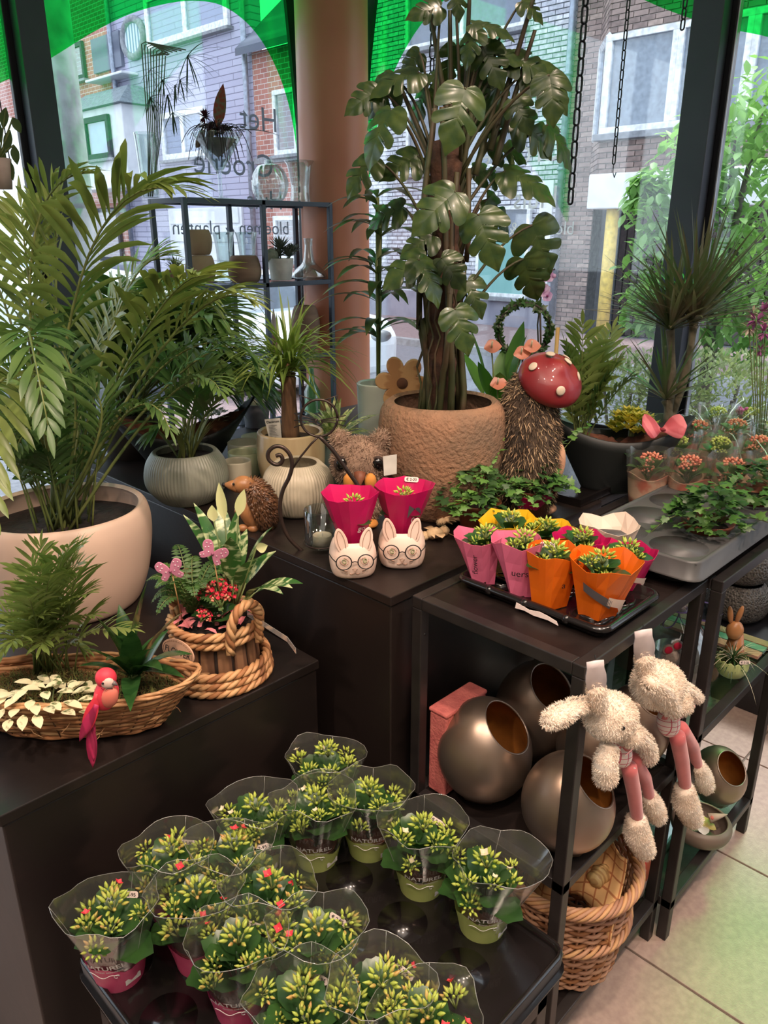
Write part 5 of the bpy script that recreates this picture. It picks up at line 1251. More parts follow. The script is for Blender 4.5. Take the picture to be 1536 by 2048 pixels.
def wrapped_kal(x, y, z, label, red, seed, lean=(0, 0), s=1.0, txt=True, sticker=None, grp=None, hgt=1.0, stk_a=0.0):
    rng = random.Random(seed)
    t = thing('kalanchoe', label, 'potted plant', (x, y, z), group=grp)
    q = MB(); q.lathe(lathe_prof([(.028, 0), (.036, .95), (.038, 1)], 1, .060, .002), 20); q.build('pot', m_potb, t)
    kal_parts(t, .064, .072, .142*hgt, 8, m_budr if red else m_bud, m_petr if red else m_petw, rng, petals=(0, 1, 0, 0) if red else (0, 0, 0, 1), nleaf=13, clR=.0125, nb=17, bl=.0112, br=.0027, spread=.90)
    ln = V((lean[0], lean[1], 0)); r0, r1, z0, z1 = .0385, .080*s, .028, .165
    sl = wrap_cone(r0, r1, z0, z1, 28, 7, .008, seed, lean=ln, tilt=-.014); so = sl.build('sleeve', m_sleeve, t)
    e_ = MB(); e_.tube(sl.v[-28:], .0006, 4, closed=True); e_.build('sleeve_edge', m_edge, so)  # thin whitish tube added to draw a highlight line round the rim
    for k in (3, 12, 22): e_ = MB(); e_.tube([sl.v[i*28+k] for i in range(8)], .0005, 4); e_.build('sleeve_crease', m_edge, so)
    rf = lambda z_: r0+(r1-r0)*max(0, min(1, (z_-z0)/(z1-z0)))**1.3
    # coloured lower band of the sleeve
    b = MB(); vs = []; n = 28; rows = 4; ph = rng.uniform(0, 6)
    for i in range(rows+1):
        tt = i/rows
        for k in range(n):
            a = 2*pi*k/n; zz = .004+(.064+.014*cos(a-AZ-pi+.5)+.006*sin(5*a+ph)-.004)*tt; rr = (rf(zz) if zz > z0 else .0385-.006*(z0-zz)/z0)+.0010; vs.append((rr*cos(a), rr*sin(a), zz))
    b.add(vs, [(i*n+k, i*n+(k+1) % n, (i+1)*n+(k+1) % n, (i+1)*n+k) for i in range(rows) for k in range(n)]); b.build('wrap_band', m_pinkw if red else m_lime, t)
    if txt:
        cone_text(so, 'NATUREL', .0155, .090, rf, m_white, off=.0035, bold=.015); cone_text(so, 'finest selection', .0068, .0790, rf, m_white, off=.0035, bold=.01, a0=AZ+pi+.12); swash(so, .074, lambda z_: rf(z_)+.002, m_white)
        q = MB(); a0 = AZ+pi+.55; zz = .032; rr = .0425
        q.add([(rr*cos(a0), rr*sin(a0), zz), (rr*cos(a0+.62), rr*sin(a0+.62), zz), (rr*cos(a0+.62), rr*sin(a0+.62), zz+.010), (rr*cos(a0), rr*sin(a0), zz+.010)], [(0, 1, 2, 3)]); q.build('bar_label', m_white, so, smooth=False)
    if sticker:
        a = AZ+pi+stk_a; back = .118
        c = V((x, y, z))+V((cos(a)*rf(back), sin(a)*rf(back), back)); nrm = V((cos(a), sin(a), .0)); 
        if abs(stk_a) > 1.6: nrm = -nrm
        lc = c-V((x, y, z))+nrm*.003; xx = V((0, 0, 1)).cross(nrm)+V((0, 0, rng.uniform(-.25, .25))); price(t, plane_mat(lc, xx, V((0, 0, 1))+nrm*-.4), .030, sticker)
    return t
gW, gR = 'white budding kalanchoes in lime sleeves', 'coral budding kalanchoes in pink-banded sleeves'
zk = ZK-.022
Wk = [(.824, .575, 'cream-budded kalanchoe in a lime and clear sleeve, nearest the front corner of the tray', (.02, -.02), None, 0), (.815, .705, 'cream-budded kalanchoe in a lime and clear sleeve, second from the tray corner', (0, 0), '£ 2-95', 2.6),
      (.812, .835, 'cream-budded kalanchoe in a lime sleeve, third along the right edge of the tray', (0, 0), None, 0), (.727, .888, 'cream-budded kalanchoe in a lime sleeve whose lettering is half folded away, left of the third', (0, 0), None, 0),
      (.820, .962, 'cream-budded kalanchoe at the far corner of the tray, taller than its neighbours', (0, 0), None, 0), (.640, .955, 'cream-budded kalanchoe at the back edge of the tray against the long cabinet', (0, 0), '€ 2-95', .3)]
for i, (x, y, lb, ln, st, sa) in enumerate(Wk):
    wrapped_kal(x, y, zk, lb, False, 40+i, ln, 1.0, i != 4, (st or '').replace('£', '€') or None, gW, 1.0+.12*(i == 4), sa)
Rk = [(.352, .93, 'coral-flowered kalanchoe at the left corner of the tray, sleeve spread wide'), (.455, .86, 'coral-flowered kalanchoe second from the left corner, one open flower on top'), (.475, .965, 'coral-flowered kalanchoe at the back left edge with two small open flowers'),
      (.555, .90, 'coral-flowered kalanchoe in the middle of the back rows, flower at its crown'), (.548, .79, 'coral-flowered kalanchoe in the centre of the tray beside the empty cups'), (.452, .745, 'coral-flowered kalanchoe with several open flowers above the pink band lettering'),
      (.545, .675, 'coral-flowered kalanchoe right of the centre with a large open flower'), (.462, .61, 'coral-flowered kalanchoe low in the foreground, left of the last pair'), (.55, .545, 'coral-flowered kalanchoe at the right end of the coral rows'), (.56, .44+.03, 'coral-flowered kalanchoe cut by the lower edge of the picture')]
for i, (x, y, lb) in enumerate(Rk):
    wrapped_kal(x, y, zk+.004, lb, True, 70+i, (0, 0), .95, i in (0, 5), '€ 2-95' if i != 9 else None, gR, 1.0, (3.0, 2.8, 2.9, 3.0, .6, 2.9, 2.6, 2.8, 2.5, 0)[i])
# --- black tray on the front unit with paper-sleeved pots
m_mag = M('magenta_paper', (206, 24, 98), .35, rgb2=(188, 18, 86), scale=10, trans=.12); m_pnk = M('pink_paper', (226, 118, 150), .4, rgb2=(216, 104, 138), scale=10, trans=.12)
m_org = M('orange_paper', (232, 112, 22), .35, rgb2=(222, 98, 14), scale=10, trans=.12); m_yel2 = M('yellow_paper', (236, 190, 30), .4, rgb2=(226, 176, 22), scale=10, trans=.12); m_wht = M('white_paper', (240, 222, 206), .45, rgb2=(232, 210, 194), scale=10, trans=.12)
m_gry = M('grey_print', (92, 86, 88), .5)
P4 = [at(920, 1160, ZT+.012), at(1205, 1268, ZT+.012), at(1318, 1195, ZT+.012)]
tr = thing('plant_tray', 'shallow glossy black tray on the front metal unit holding paper-wrapped pots', 'tray', (P4[1].x, P4[1].y, ZT+.001))
o_ = V(tr.location); ea = (P4[0]-P4[1]); eb = (P4[2]-P4[1]); ea.z = eb.z = 0; la, lb_ = ea.length, eb.length; ea.normalize(); eb = (eb-ea*eb.dot(ea)).normalized()
def rloop(g, z, R_=.018):
    pts = []
    for (cx, cy, s0) in ((lb_-R_, la-R_, 0), (R_, la-R_, 1), (R_, R_, 2), (lb_-R_, R_, 3)):
        for k in range(5): an = (s0+k/4)*pi/2; p = eb*(cx+(R_+g)*cos(an))+ea*(cy+(R_+g)*sin(an)); pts.append((p.x, p.y, z))
    return pts
q = MB(); rings = [rloop(-.012, 0), rloop(-.004, .001), rloop(.002, .022), rloop(.006, .024), rloop(.006, .020), rloop(.010, .018), rloop(.010, .015)][::-1]
rings = [rloop(.010, .014), rloop(.010, .019), rloop(.004, .023), rloop(-.001, .023), rloop(-.006, .010), rloop(-.016, .006)]
out_ = [rloop(-.004, .0), rloop(.003, .014)]
vs = [p for r_ in out_+rings for p in r_]; n = 20; m_ = len(out_+rings)
fs = [(i*n+k, i*n+(k+1) % n, (i+1)*n+(k+1) % n, (i+1)*n+k) for i in range(m_-1) for k in range(n)]+[tuple((m_-1)*n+k for k in range(n))]
q.add(vs, fs); q.build('tray_body', m_tray, tr)
for i in range(5):
    for j in range(3): p = eb*(.05+i*(lb_-.1)/4)+ea*(.055+j*(la-.11)/2); s_ = MB(); s_.lathe([(.030, 0), (.034, .004), (.036, .0)], 16, (p.x, p.y, .0065)); s_.build('cup_ring', m_tray, tr)
for f in (.22, .5, .76):
    p = eb*.0+ea*la*f; s_ = MB(); s_.ell((p.x-.004*eb.x, p.y-.004*eb.y, .016), .009, 10, 6); s_.build('stud', m_tray, tr)
# torn label on the tray side
T = plane_mat(ea*la*.42-eb*.0118+V((0, 0, .010)), -ea, V((0, 0, 1)))
q = MB(); q.prism([(-.040, -.006), (-.02, -.004), (0, -.007), (.03, -.005), (.052, -.008), (.048, -.001), (.03, .003), (.012, .005), (-.01, .001), (-.03, .005), (-.038, .006)], .0008, T); q.build('torn_label', m_sticker, tr, smooth=False)
def paper_pot(px, py, ytop, col, label, r0px, r1px, seed, txt=None, stripe=False, plant=True, dz=.008, lean=0, zb=ZT, sticker=None, octn=6, cat='potted plant', grp=None, jag=.008, budm=None, tx_a=0):
    rng = random.Random(seed); P = at(px, py, zb+dz); s_ = mpp(P); H = rise(P, ytop)-P.z; r0, r1 = r0px*s_, r1px*s_
    t = thing('wrapped_plant', label, cat, P, group=grp)
    q = wrap_cone(r0, r1, 0, H, octn*4, 3, .002, seed, oct_=octn, lean=HR*lean*s_, flare=1.0, jag=jag); g_ = random.Random(seed)
    for v_ in q.v: v_ *= 1+g_.uniform(-.012, .012)
    q.build('paper_sleeve', [col, m_gry], t, smooth=False, solid=.0006)
    q = MB(); q.lathe(lathe_prof([(r0*.72, 0), (r0*.98, .98), (r0, 1)], 1, H*.45, .002), 20); q.build('pot', m_potb, t)
    rf = lambda z: r0+(r1-r0)*z/H
    so = [o for o in bpy.data.objects if o.parent == t][0] if False else None
    if plant:
        c = bpy.data.objects.new('plant', None)
        kal_parts(t, r1*.86, H*.62, H*.90, 4, budm or m_bud, m_petw, rng, nleaf=9, clR=.0115, nb=16, bl=.010, br=.0023, petals=(0,), leafS=.80, spread=.5)
    if txt:
        cone_text(t, txt, H*.17, H*.52, lambda z: rf(z)+.003, m_ink if col in (m_pnk, m_org) else m_white, a0=AZ+pi+tx_a, name='lettering', bold=.005, rz=(pi/2 if tx_a < -.4 else 0))
    if stripe:
        b = MB(); n = 16
        for (z0_, z1_, m_i, a0, a1) in ((.66, .36, 0, -.85, .15), (.44, .30, 1, .0, .85), (.34, .10, 1, .55, 1.05)):
            vs = []
            for k in range(n+1):
                t_ = k/n; a = AZ+pi+(a0+(a1-a0)*t_); zt = H*(z0_+(z1_-z0_)*t_); 
                for zz in (zt-.08*H, zt+.09*H): rr = rf(zz)*1.0+.0026; vs.append((rr*cos(a)+HR.x*lean*s_*zz/H, rr*sin(a)+HR.y*lean*s_*zz/H, zz))
            b.add(vs, [(2*k, 2*k+2, 2*k+3, 2*k+1) for k in range(n)], m_i)
        b.build('print_swirl', [m_gry, m_wht], t)
    if sticker:
        T = face_mat(V((0, 0, H*.93))-HF*(-rf(H)*.86), .3, .0); price(t, T, .030, sticker)
    return t
gp = 'paper-wrapped kalanchoes in the shallow tray'
paper_pot(1058, 1010, 978, m_mag, 'small kalanchoe in a magenta paper sleeve on the table behind the yellow ones', 34, 54, 1, jag=.012, dz=.03)
paper_pot(1015, 1110, 1040, m_yel2, 'kalanchoe in a yellow paper sleeve, left one of the two yellow', 34, 62, 2, grp=gp, octn=5)
paper_pot(1085, 1120, 1056, m_yel2, 'kalanchoe in a yellow paper sleeve, right one of the two yellow', 34, 60, 3, grp=gp)
paper_pot(1212, 1120, 1045, m_wht, 'empty white paper sleeve standing at the back of the shallow tray', 34, 60, 4, plant=False, grp=gp, octn=4, jag=.012)
paper_pot(1155, 1158, 1075, m_mag, 'kalanchoe in a magenta paper sleeve between the orange and white ones', 34, 56, 5, grp=gp)
paper_pot(1245, 1170, 1100, m_mag, 'kalanchoe in a magenta and white sleeve at the right of the tray', 34, 58, 6, stripe=True, grp=gp)
paper_pot(965, 1160, 1070, m_pnk, 'kalanchoe in a pink paper sleeve, left one with upright lettering', 30, 50, 7, txt='flower', tx_a=-.5, grp=gp, lean=-12, octn=4)
paper_pot(1040, 1185, 1078, m_pnk, 'kalanchoe in a pink paper sleeve, right one of the two pink, next to the orange', 30, 52, 8, txt='uers♥'.replace('♥', '')+'', tx_a=-.25, grp=gp, lean=-12, octn=4)
paper_pot(1098, 1205, 1100, m_org, 'kalanchoe in a plain orange paper sleeve with a price sticker', 36, 54, 9, txt='a', grp=gp, sticker='€ 2-20', octn=5, tx_a=.3)
paper_pot(1192, 1225, 1118, m_org, 'kalanchoe in an orange sleeve with grey and white swirl, front corner of the tray', 38, 72, 10, stripe=True, grp=gp, lean=8, octn=5)
# --- grey tray on the units with an ivy pot
m_rim = M('pot_rim_brown', (132, 74, 50), .5)
gx0, gx1, gy0, gy1 = 1.375, 1.90, .515, .775; zg_ = ZT+.060
cells = []; nx, ny = 4, 2; 
for i in range(nx):
    for j in range(ny):
        xa = gx0+(gx1-gx0)*i/nx; xb = gx0+(gx1-gx0)*(i+1)/nx; ya = gy0+(gy1-gy0)*j/ny; yb = gy0+(gy1-gy0)*(j+1)/ny; cells.append((xa, xb, ya, yb, (xa+xb)/2, (ya+yb)/2))
pot_tray('matt grey carrying tray with round empty cups on the metal units, holding ivy', gx0, gx1, gy0, gy1, zg_, cells, .0575, .059, m_trayg, lip=.004, skirt=.03)
def ivy_plant(label, P, r, n, trail, seed, potc=True, zoff=0, mats=None, s0=.020):
    rng = random.Random(seed); t = thing('ivy', label, 'potted plant', P)
    if potc:
        q = MB(); q.lathe(lathe_prof([(.036, 0), (.048, .9), (.053, .92), (.054, 1)], 1, .075, .003), 32); q.build('pot', m_rim, t)
        s_ = MB(); s_.lathe([(.001, .066), (.047, .064)], 24); s_.build('soil', m_soil, t)
    z0 = .07 if potc else 0
    q = MB()
    for k in range(n):
        a = rng.uniform(0, 6.28); rr = r*sqrt(rng.uniform(0, 1)); h = z0+.075*(1-(rr/r)**2)+rng.uniform(-.012, .015)
        ivy_leaf(q, (cos(a)*rr, sin(a)*rr, h), (cos(a)+rng.uniform(-.8, .8), sin(a)+rng.uniform(-.8, .8), rng.uniform(-.2, .3)), (rng.uniform(-.5, .5)+cos(a)*.5, rng.uniform(-.5, .5)+sin(a)*.5, 1), s0*rng.uniform(.7, 1.3), rng.choice((0, 0, 1)))
    q.build('foliage', [m_ivyd, m_ivy], t, kind='stuff')
    for j, (dx, dy, dz) in enumerate(trail):
        e_ = HR*dx+HF*dy+V((0, 0, dz+z0)); s_ = V((e_.x*.15, e_.y*.15, z0)); m_ = (s_+e_)/2+V((0, 0, .03)); pts = bez(s_, m_, e_, 10)
        q = MB(); q.tube(pts, [.0017-.001*i/10 for i in range(11)], 5, mi=1)
        for i in range(2, 11):
            p = pts[i]; ivy_leaf(q, p+V((0, 0, .006)), (rng.uniform(-1, 1), rng.uniform(-1, 1), rng.uniform(-.2, .5)), (rng.uniform(-.4, .4)-HF.x*.4, rng.uniform(-.4, .4)-HF.y*.4, 1), s0*rng.uniform(.7, 1.25))
        q.build('vine', [m_ivy, m_stemg], t)
    return t
Pi = at(1385, 1122, ZT+.01)
ivy_plant('trailing ivy in a brown nursery pot sitting in the grey tray', V((1.575, .580, ZT+.004)), .085, 190, [(-.09, .0, .02), (-.13, -.02, -.02), (.08, .02, .05), (.13, .0, .03), (.17, -.03, -.03), (.05, -.05, .0), (-.03, -.06, .0), (.1, .08, .07), (.20, .02, .05)], 3)
ivy_plant('ivy in a small brown pot at the far corner of the grey tray, half hidden', V((1.835, .580, ZT+.004)), .07, 110, [(.1, .0, .06), (.13, -.05, .02), (.05, -.06, -.02), (.16, -.03, -.06)], 4)
ivy_plant('ivy spilling over the table edge in front of the toadstool hedgehog', V((1.345, 1.015, ZT)), .095, 220, [(-.12, .05, .02), (-.16, .04, .05), (.0, .1, .06), (.06, .08, .1), (.12, .04, .02), (.13, -.03, .0), (.08, .12, .14), (.03, -.08, -.01), (-.05, -.08, .0)], 5)
ivy_plant('low ivy beside the grey tray with a long shoot reaching over the boat planter', V((1.52, .985, ZT)), .08, 170, [(.08, .05, .10), (.14, .05, .14), (.0, -.08, .0), (.1, -.04, .0), (-.08, -.02, .02)], 6)
# --- kalanchoes in pots with printed wrap, tray behind at the right
m_ppot = M('printed_pot_wrap', (214, 176, 150), .45, rgb2=(206, 120, 100), scale=22, lo=.45, hi=.62)
m_ppl = M('salmon_bud', (240, 172, 140), .5, rgb2=(226, 132, 112), scale=80, trans=.15); m_gpl = M('pale_green_bud', (210, 220, 130), .5, rgb2=(186, 200, 100), scale=80, trans=.15)
m_kal2 = M('kalanchoe_leaf_pale', (84, 116, 62), .35, rgb2=(104, 134, 76), scale=12, trans=.2)
spots = [(1290, 1003, 0), (1368, 1010, 0), (1452, 1016, 0), (1530, 1010, 0), (1345, 962, 1), (1428, 965, 1), (1505, 962, 0), (1385, 925, 0), (1462, 922, 0), (1535, 925, 1), (1425, 893, 1), (1492, 895, 1)]
xs = [at(a, b, ZT+.01) for a, b, c in spots]
q = MB(); t = thing('plant_tray', 'flat black tray under the kalanchoes with printed pot wraps, far right', 'tray', (1.66, .93, ZT+.0005))
q.bb((0, 0, 0), (.78, .50, .006)); q.bb((0, 0, .006), (.78, .008, .02)); q.bb((0, .492, .006), (.78, .5, .02)); q.bb((0, .008, .006), (.008, .492, .02)); q.bb((.772, .008, .006), (.78, .492, .02)); q.build('tray_body', m_tray, t, smooth=False)
dl = ['nearest left of the group', 'second in the front row', 'third in the front row', 'at the right picture edge, front row', 'second row, first with pale green buds', 'second row with pale green buds, right one', 'second row at the right', 'third row left', 'third row middle', 'third row at the picture edge', 'back row left', 'back row right, under the green glass']
for i, (a, b, g) in enumerate(spots):
    P = xs[i]; P = V((P.x, P.y, ZT+.0075)); rng = random.Random(200+i)
    t = thing('kalanchoe', ('pale green' if g else 'salmon')+'-budded kalanchoe in printed wrap, '+dl[i], 'potted plant', P, group='kalanchoes in printed wraps')
    q = MB(); q.lathe(lathe_prof([(.040, 0), (.044, .3), (.050, .95), (.052, 1)], 1, .078, .0015, .7), 28, fn=lambda r, z, a: (r, z+(.006*sin(a*3+i) if z > .066 else 0))); q.build('printed_pot', m_ppot, t)
    kal_parts(t, .056, .074, .100, 3, m_gpl if g else m_ppl, m_petw, rng, nleaf=8, clR=.017, nb=26, bl=.007, br=.0036, petals=(0,), leafS=.9, spread=.32, lmat=m_kal2)
    w = wrap_cone(.0525, .062, .07, .135, 24, 3, .003, i); w.build('clear_collar', m_sleeve, t)
    if i in (0, 1, 4, 5, 7): price(t, face_mat(-HF*-.057+HR*(.02)+V((0, 0, .098)), .1), .022, '€ 2-25')
# green tinted glass with small orchid, price on it
Pg = at(1482, 882, ZT+.02); Pg = V((Pg.x, Pg.y, ZT+.0005)); s_ = mpp(Pg)
Pg = deep(1482, 880, 2.42); Pg = V((Pg.x, Pg.y, ZT+.055))
t = thing('glass_planter', 'pale green glass planter with small pink flower plant, far right', 'planter', (Pg.x, Pg.y, Pg.z)); m_ggl = film('pale_green_glass', (.72, .9, .62), .06, .05, haze=.5, hazecol=(.55, .8, .42), edge=.3)
s_ = mpp(Pg); Hh = rise(Pg, 838)-Pg.z
q = MB(); q.lathe(lathe_prof([(30*s_, 0), (36*s_, 1)], 1, Hh, .003, .95), 28); q.build('glass', m_ggl, t)
tuft(t, (.01, 0, Hh*.9), 14, .075, .016, .9, m_kal2, 'leaves', up=.6)
q = MB(); 
for k in range(14): q.ell((-.03+rnd.uniform(-.012, .012), rnd.uniform(-.012, .012), Hh+.03+rnd.uniform(-.008, .012)), .006, 6, 4)
q.tube([(-.02, 0, Hh*.8), (-.03, 0, Hh+.03)], .0015, 5); q.build('flower_head', M('pink_flower', (214, 110, 170), .6), t)
price(t, face_mat(-HF*(36*s_+.002)+HR*-.015+V((0, 0, Hh*.45)), 0), .032, '€ 2-20')
q = MB(); q.lathe([(.04, 0), (.062, 0), (.062, .052), (.001, .054)], 20); tag(q.build('upturned_pot', m_nur, loc=(Pg.x, Pg.y, ZT+.0005)), 'dark upturned pot lifting the pale green glass planter', 'pot')
# artificial purple and cream bunch at the right edge
t = thing('flower_bunch', 'bunch of purple and cream artificial flowers on thin stems at the right picture edge', 'flowers', deep(1530, 880, 2.1)); t.location.z = ZT
m_pur = M('purple_bloom', (176, 96, 150), .7, rgb2=(140, 70, 130), scale=60); m_crm = M('cream_bloom', (226, 208, 186), .8)
hd = [(1512, 640, 0, .030), (1498, 655, 1, .026), (1526, 625, 0, .03), (1530, 665, 0, .026), (1545, 640, 1, .03), (1505, 625, 1, .02), (1520, 700, 0, .018), (1550, 690, 0, .025)]
for (x, y, k, r_) in hd:
    c = deep(x, y, 2.1+rnd.uniform(-.03, .03))-V(t.location); q = MB(); 
    for j in range(26): d = V((rnd.gauss(0, 1), rnd.gauss(0, 1), rnd.gauss(0, 1))).normalized(); q.leaf(c+d*r_*.2, d, r_*.9, r_*.35, droop=.2, n=2)
    q.tube([(rnd.uniform(-.01, .01), 0, 0), c], .0015, 5, mi=1); q.build('flower', [m_crm if k else m_pur, m_stemg], t)
q = MB(); q.lathe(lathe_prof([(.035, 0), (.045, 1)], 1, .16, .003, .95), 24); q.build('glass_vase', m_clear, t)
# ================================================================ FIGURES, BASKETS, TABLE ORNAMENTS
def fur(par, pts, L_, W_, mat, jit=.5, grav=.25, name='fur'):
    q = MB(); r = random.Random(len(pts))
    for p, n in pts:
        d = (V(n)+V((r.gauss(0, jit), r.gauss(0, jit), r.gauss(0, jit)-grav))).normalized(); s_ = frame_of(d)[1]; s_ = Matrix.Rotation(r.uniform(0, 3.1), 3, d) @ s_; l = L_*r.uniform(.6, 1.2); m = p+d*l*.55-V((0, 0, l*.06)); e_ = m+(d+V((0, 0, -.35))).normalized()*l*.5
        q.add([p-s_*W_, p+s_*W_, m+s_*W_*.8, m-s_*W_*.8, e_], [(0, 1, 2, 3), (3, 2, 4)], r.choice((0, 0, 1)))
    return q.build(name, mat, par, kind='stuff')
def ell_pts(c, r, n, mat=None, test=None, seed=1):
    g = random.Random(seed); out = []; r = (r, r, r) if not isinstance(r, (tuple, list)) else r; m3 = (mat.to_3x3() if mat is not None else Matrix.Identity(3))
    while len(out) < n:
        d = V((g.gauss(0, 1), g.gauss(0, 1), g.gauss(0, 1))).normalized()
        if test and not test(d): continue
        p = V(c)+m3 @ V((d.x*r[0], d.y*r[1], d.z*r[2])); nn = (m3 @ V((d.x/r[0], d.y/r[1], d.z/r[2]))).normalized(); out.append((p, nn))
    return out
FM = Matrix(((HR.x, HF.x, 0, 0), (HR.y, HF.y, 0, 0), (0, 0, 1, 0), (0, 0, 0, 1)))     # local x = right of the shop view, y = away, z = up
def RF(a, ax): return FM @ Matrix.Rotation(a, 4, ax)
def loc3(dx, dz, dy=0): return HR*dx+HF*dy+V((0, 0, dz))
# --- toadstool hedgehog
P = at(1045, 1022, ZT); s = mpp(P); H = rise(P, 742)-ZT
t = thing('hedgehog_figure', 'large furry hedgehog figure wearing a red spotted toadstool cap', 'figurine', (P.x, P.y, ZT))
m_fd = M('dark_quill_fur', (92, 76, 62), .9, rgb2=(58, 48, 40), scale=20); m_fl = M('pale_fur_tip', (190, 164, 130), .9, rgb2=(160, 132, 102), scale=20)
prof = spline([(30*s, 0), (50*s, .04*H), (60*s, .22*H), (61*s, .45*H), (54*s, .7*H), (40*s, .9*H), (16*s, 1.0*H), (.001, 1.01*H)], 4)
q = MB(); q.lathe([(.001, 0)]+prof, 28); q.build('body', m_fd, t)
pts = []; g = random.Random(5)
for k in range(14000):
    i = g.randrange(len(prof)-2); f = g.random(); a_, b_ = prof[i], prof[i+1]; 
    if g.random() > (a_[0]+b_[0])/2/(61*s)+.1: continue
    r_ = a_[0]+(b_[0]-a_[0])*f; z = a_[1]+(b_[1]-a_[1])*f; a = g.uniform(0, 6.283); dr, dz = b_[0]-a_[0], b_[1]-a_[1]; nn = V((cos(a)*dz, sin(a)*dz, -dr)).normalized(); pts.append((V((r_*cos(a), r_*sin(a), z)), nn))
fur(t, pts, .016, .0011, [m_fd, m_fl], .45, .8)
hc = loc3(32*s, H*.93, -.012)
T = Matrix.Translation(hc) @ FM @ Matrix.Rotation(.33, 4, 'Y') @ Matrix.Rotation(.62, 4, 'X')
m_cap = M('red_cap_paint', (138, 26, 34), .5, rgb2=(104, 18, 26), scale=7, coat=.3, bump=.1); m_spot = M('cap_spot_cream', (226, 206, 184), .5)
capp = spline([(.001, -.010), (40*s, -.014), (58*s, -.006), (62*s, .006), (58*s, .022), (44*s, .042), (26*s, .052), (13*s, .062), (.001, .066)], 4)
q = MB(); q.lathe(capp, 36, mat=T); q.build('toadstool_cap', m_cap, t)
for (a, rr) in ((-2.9, 48), (-1.35, 50), (.1, 44), (1.2, 46), (2.3, 30), (.9, 25)):
    zz = .0415 if rr > 40 else .0575; q = MB(); q.ell((0, 0, 0), (9*s, 9*s, .003), 14, 6); 
    nn = V((cos(a), sin(a), .8 if rr > 40 else 2.2)).normalized(); R_ = nn.to_track_quat('Z', 'Y').to_matrix().to_4x4()
    b = MB(); b.v = [T @ (Matrix.Translation((rr*s*cos(a)*1.0, rr*s*sin(a)*1.0, zz)) @ R_ @ v) for v in q.v]; b.f = q.f; b.m = q.m; b.build('spot', m_spot, t)
m_skin = M('peach_plush', (206, 160, 128), .8, rgb2=(190, 140, 110), scale=30)
for (dx, dz, rx, rz_, nm) in ((62, 108, 12, 34, 'arm'), (-38, 190, 12, 18, 'ear'), (40, 12, 24, 12, 'foot'), (-10, 12, 24, 12, 'foot')):
    q = MB(); q.ell((0, 0, 0), (rx*s, rx*s*.9, rz_*s), 16, 10, FM); q.build(nm, m_skin, t, loc=loc3(dx*s, dz*s, -.02 if nm != 'ear' else .0))
q = MB(); q.ell((0, 0, 0), (34*s, 26*s, 90*s), 18, 12, FM); q.build('belly', m_skin, t, loc=loc3(30*s, .36*H, .03))
# --- plush owl
P = at(722, 1045, ZT); s = mpp(P)
t = thing('plush_owl', 'grey-brown plush owl with orange beak peeking over the magenta sleeve', 'soft toy', (P.x, P.y, ZT))
m_ob = M('owl_plush', (150, 124, 104), .95, rgb2=(118, 96, 82), scale=14); m_ot = M('owl_tip', (186, 160, 138), .95); m_or = M('orange_felt', (214, 140, 60), .8); m_eye = M('glass_eye', (14, 12, 12), .1, coat=.5)
q = MB(); q.ell((0, 0, 0), (46*s, 36*s, 52*s), 22, 14, FM); q.build('body', m_ob, t, loc=loc3(0, 50*s))
q = MB(); q.ell((0, 0, 0), (55*s, 46*s, 50*s), 24, 16, FM); q.build('head', m_ob, t, loc=loc3(0, 124*s))
fur(t, ell_pts(loc3(0, 124*s), (55*s, 46*s, 50*s), 5200, FM), .010, .0006, [m_ob, m_ot], .5, .1)
fur(t, ell_pts(loc3(0, 50*s), (46*s, 36*s, 52*s), 2600, FM, seed=3), .009, .0006, [m_ob, m_ot], .4, .5)
for sx in (-1, 1):
    q = MB(); q.ell((0, 0, 0), (17*s, 10*s, 20*s), 12, 8, RF(sx*.5, 'Y')); q.build('ear_tuft', m_ob, t, loc=loc3(sx*38*s, 168*s)); fur(t, ell_pts(loc3(sx*38*s, 168*s), (17*s, 10*s, 20*s), 700, RF(sx*.5, 'Y')), .014, .0006, [m_ot, m_ob], .5, -.3, 'tuft_fur')
    q = MB(); q.ell((0, 0, 0), (11*s, 6*s, 12*s), 14, 10, FM); q.build('eye', m_eye, t, loc=loc3(sx*34*s, 132*s, -38*s))
    q = MB(); q.ell((0, 0, 0), (15*s, 3*s, 16*s), 14, 10, FM); q.build('eye_ring', M('dark_plush', (62, 48, 42), .9), t, loc=loc3(sx*34*s, 132*s, -35*s))
    q = MB(); q.ell((0, 0, 0), (12*s, 9*s, 17*s), 12, 8, FM); q.build('cheek', m_or, t, loc=loc3(sx*20*s, 100*s, -44*s))
    q = MB(); q.ell((0, 0, 0), (15*s, 20*s, 8*s), 12, 8, FM); q.build('foot', m_or, t, loc=loc3(sx*20*s, 8*s, -26*s))
q = MB(); q.lathe([(12*s, 0), (9*s, 12*s), (.001, 28*s)], 12, mat=Matrix.Translation(loc3(0, 116*s, -44*s)) @ RF(pi*.78, 'X')); q.build('beak', M('brown_beak', (130, 74, 50), .6), t)
q = MB(); q.prism([(0, 0), (24*s, 4*s), (24*s, 42*s), (-2*s, 38*s)], .001, Matrix.Translation(loc3(46*s, 112*s, -46*s)) @ FM @ Matrix.Rotation(pi/2, 4, 'X')); q.build('paper_tag', m_card, t, smooth=False)
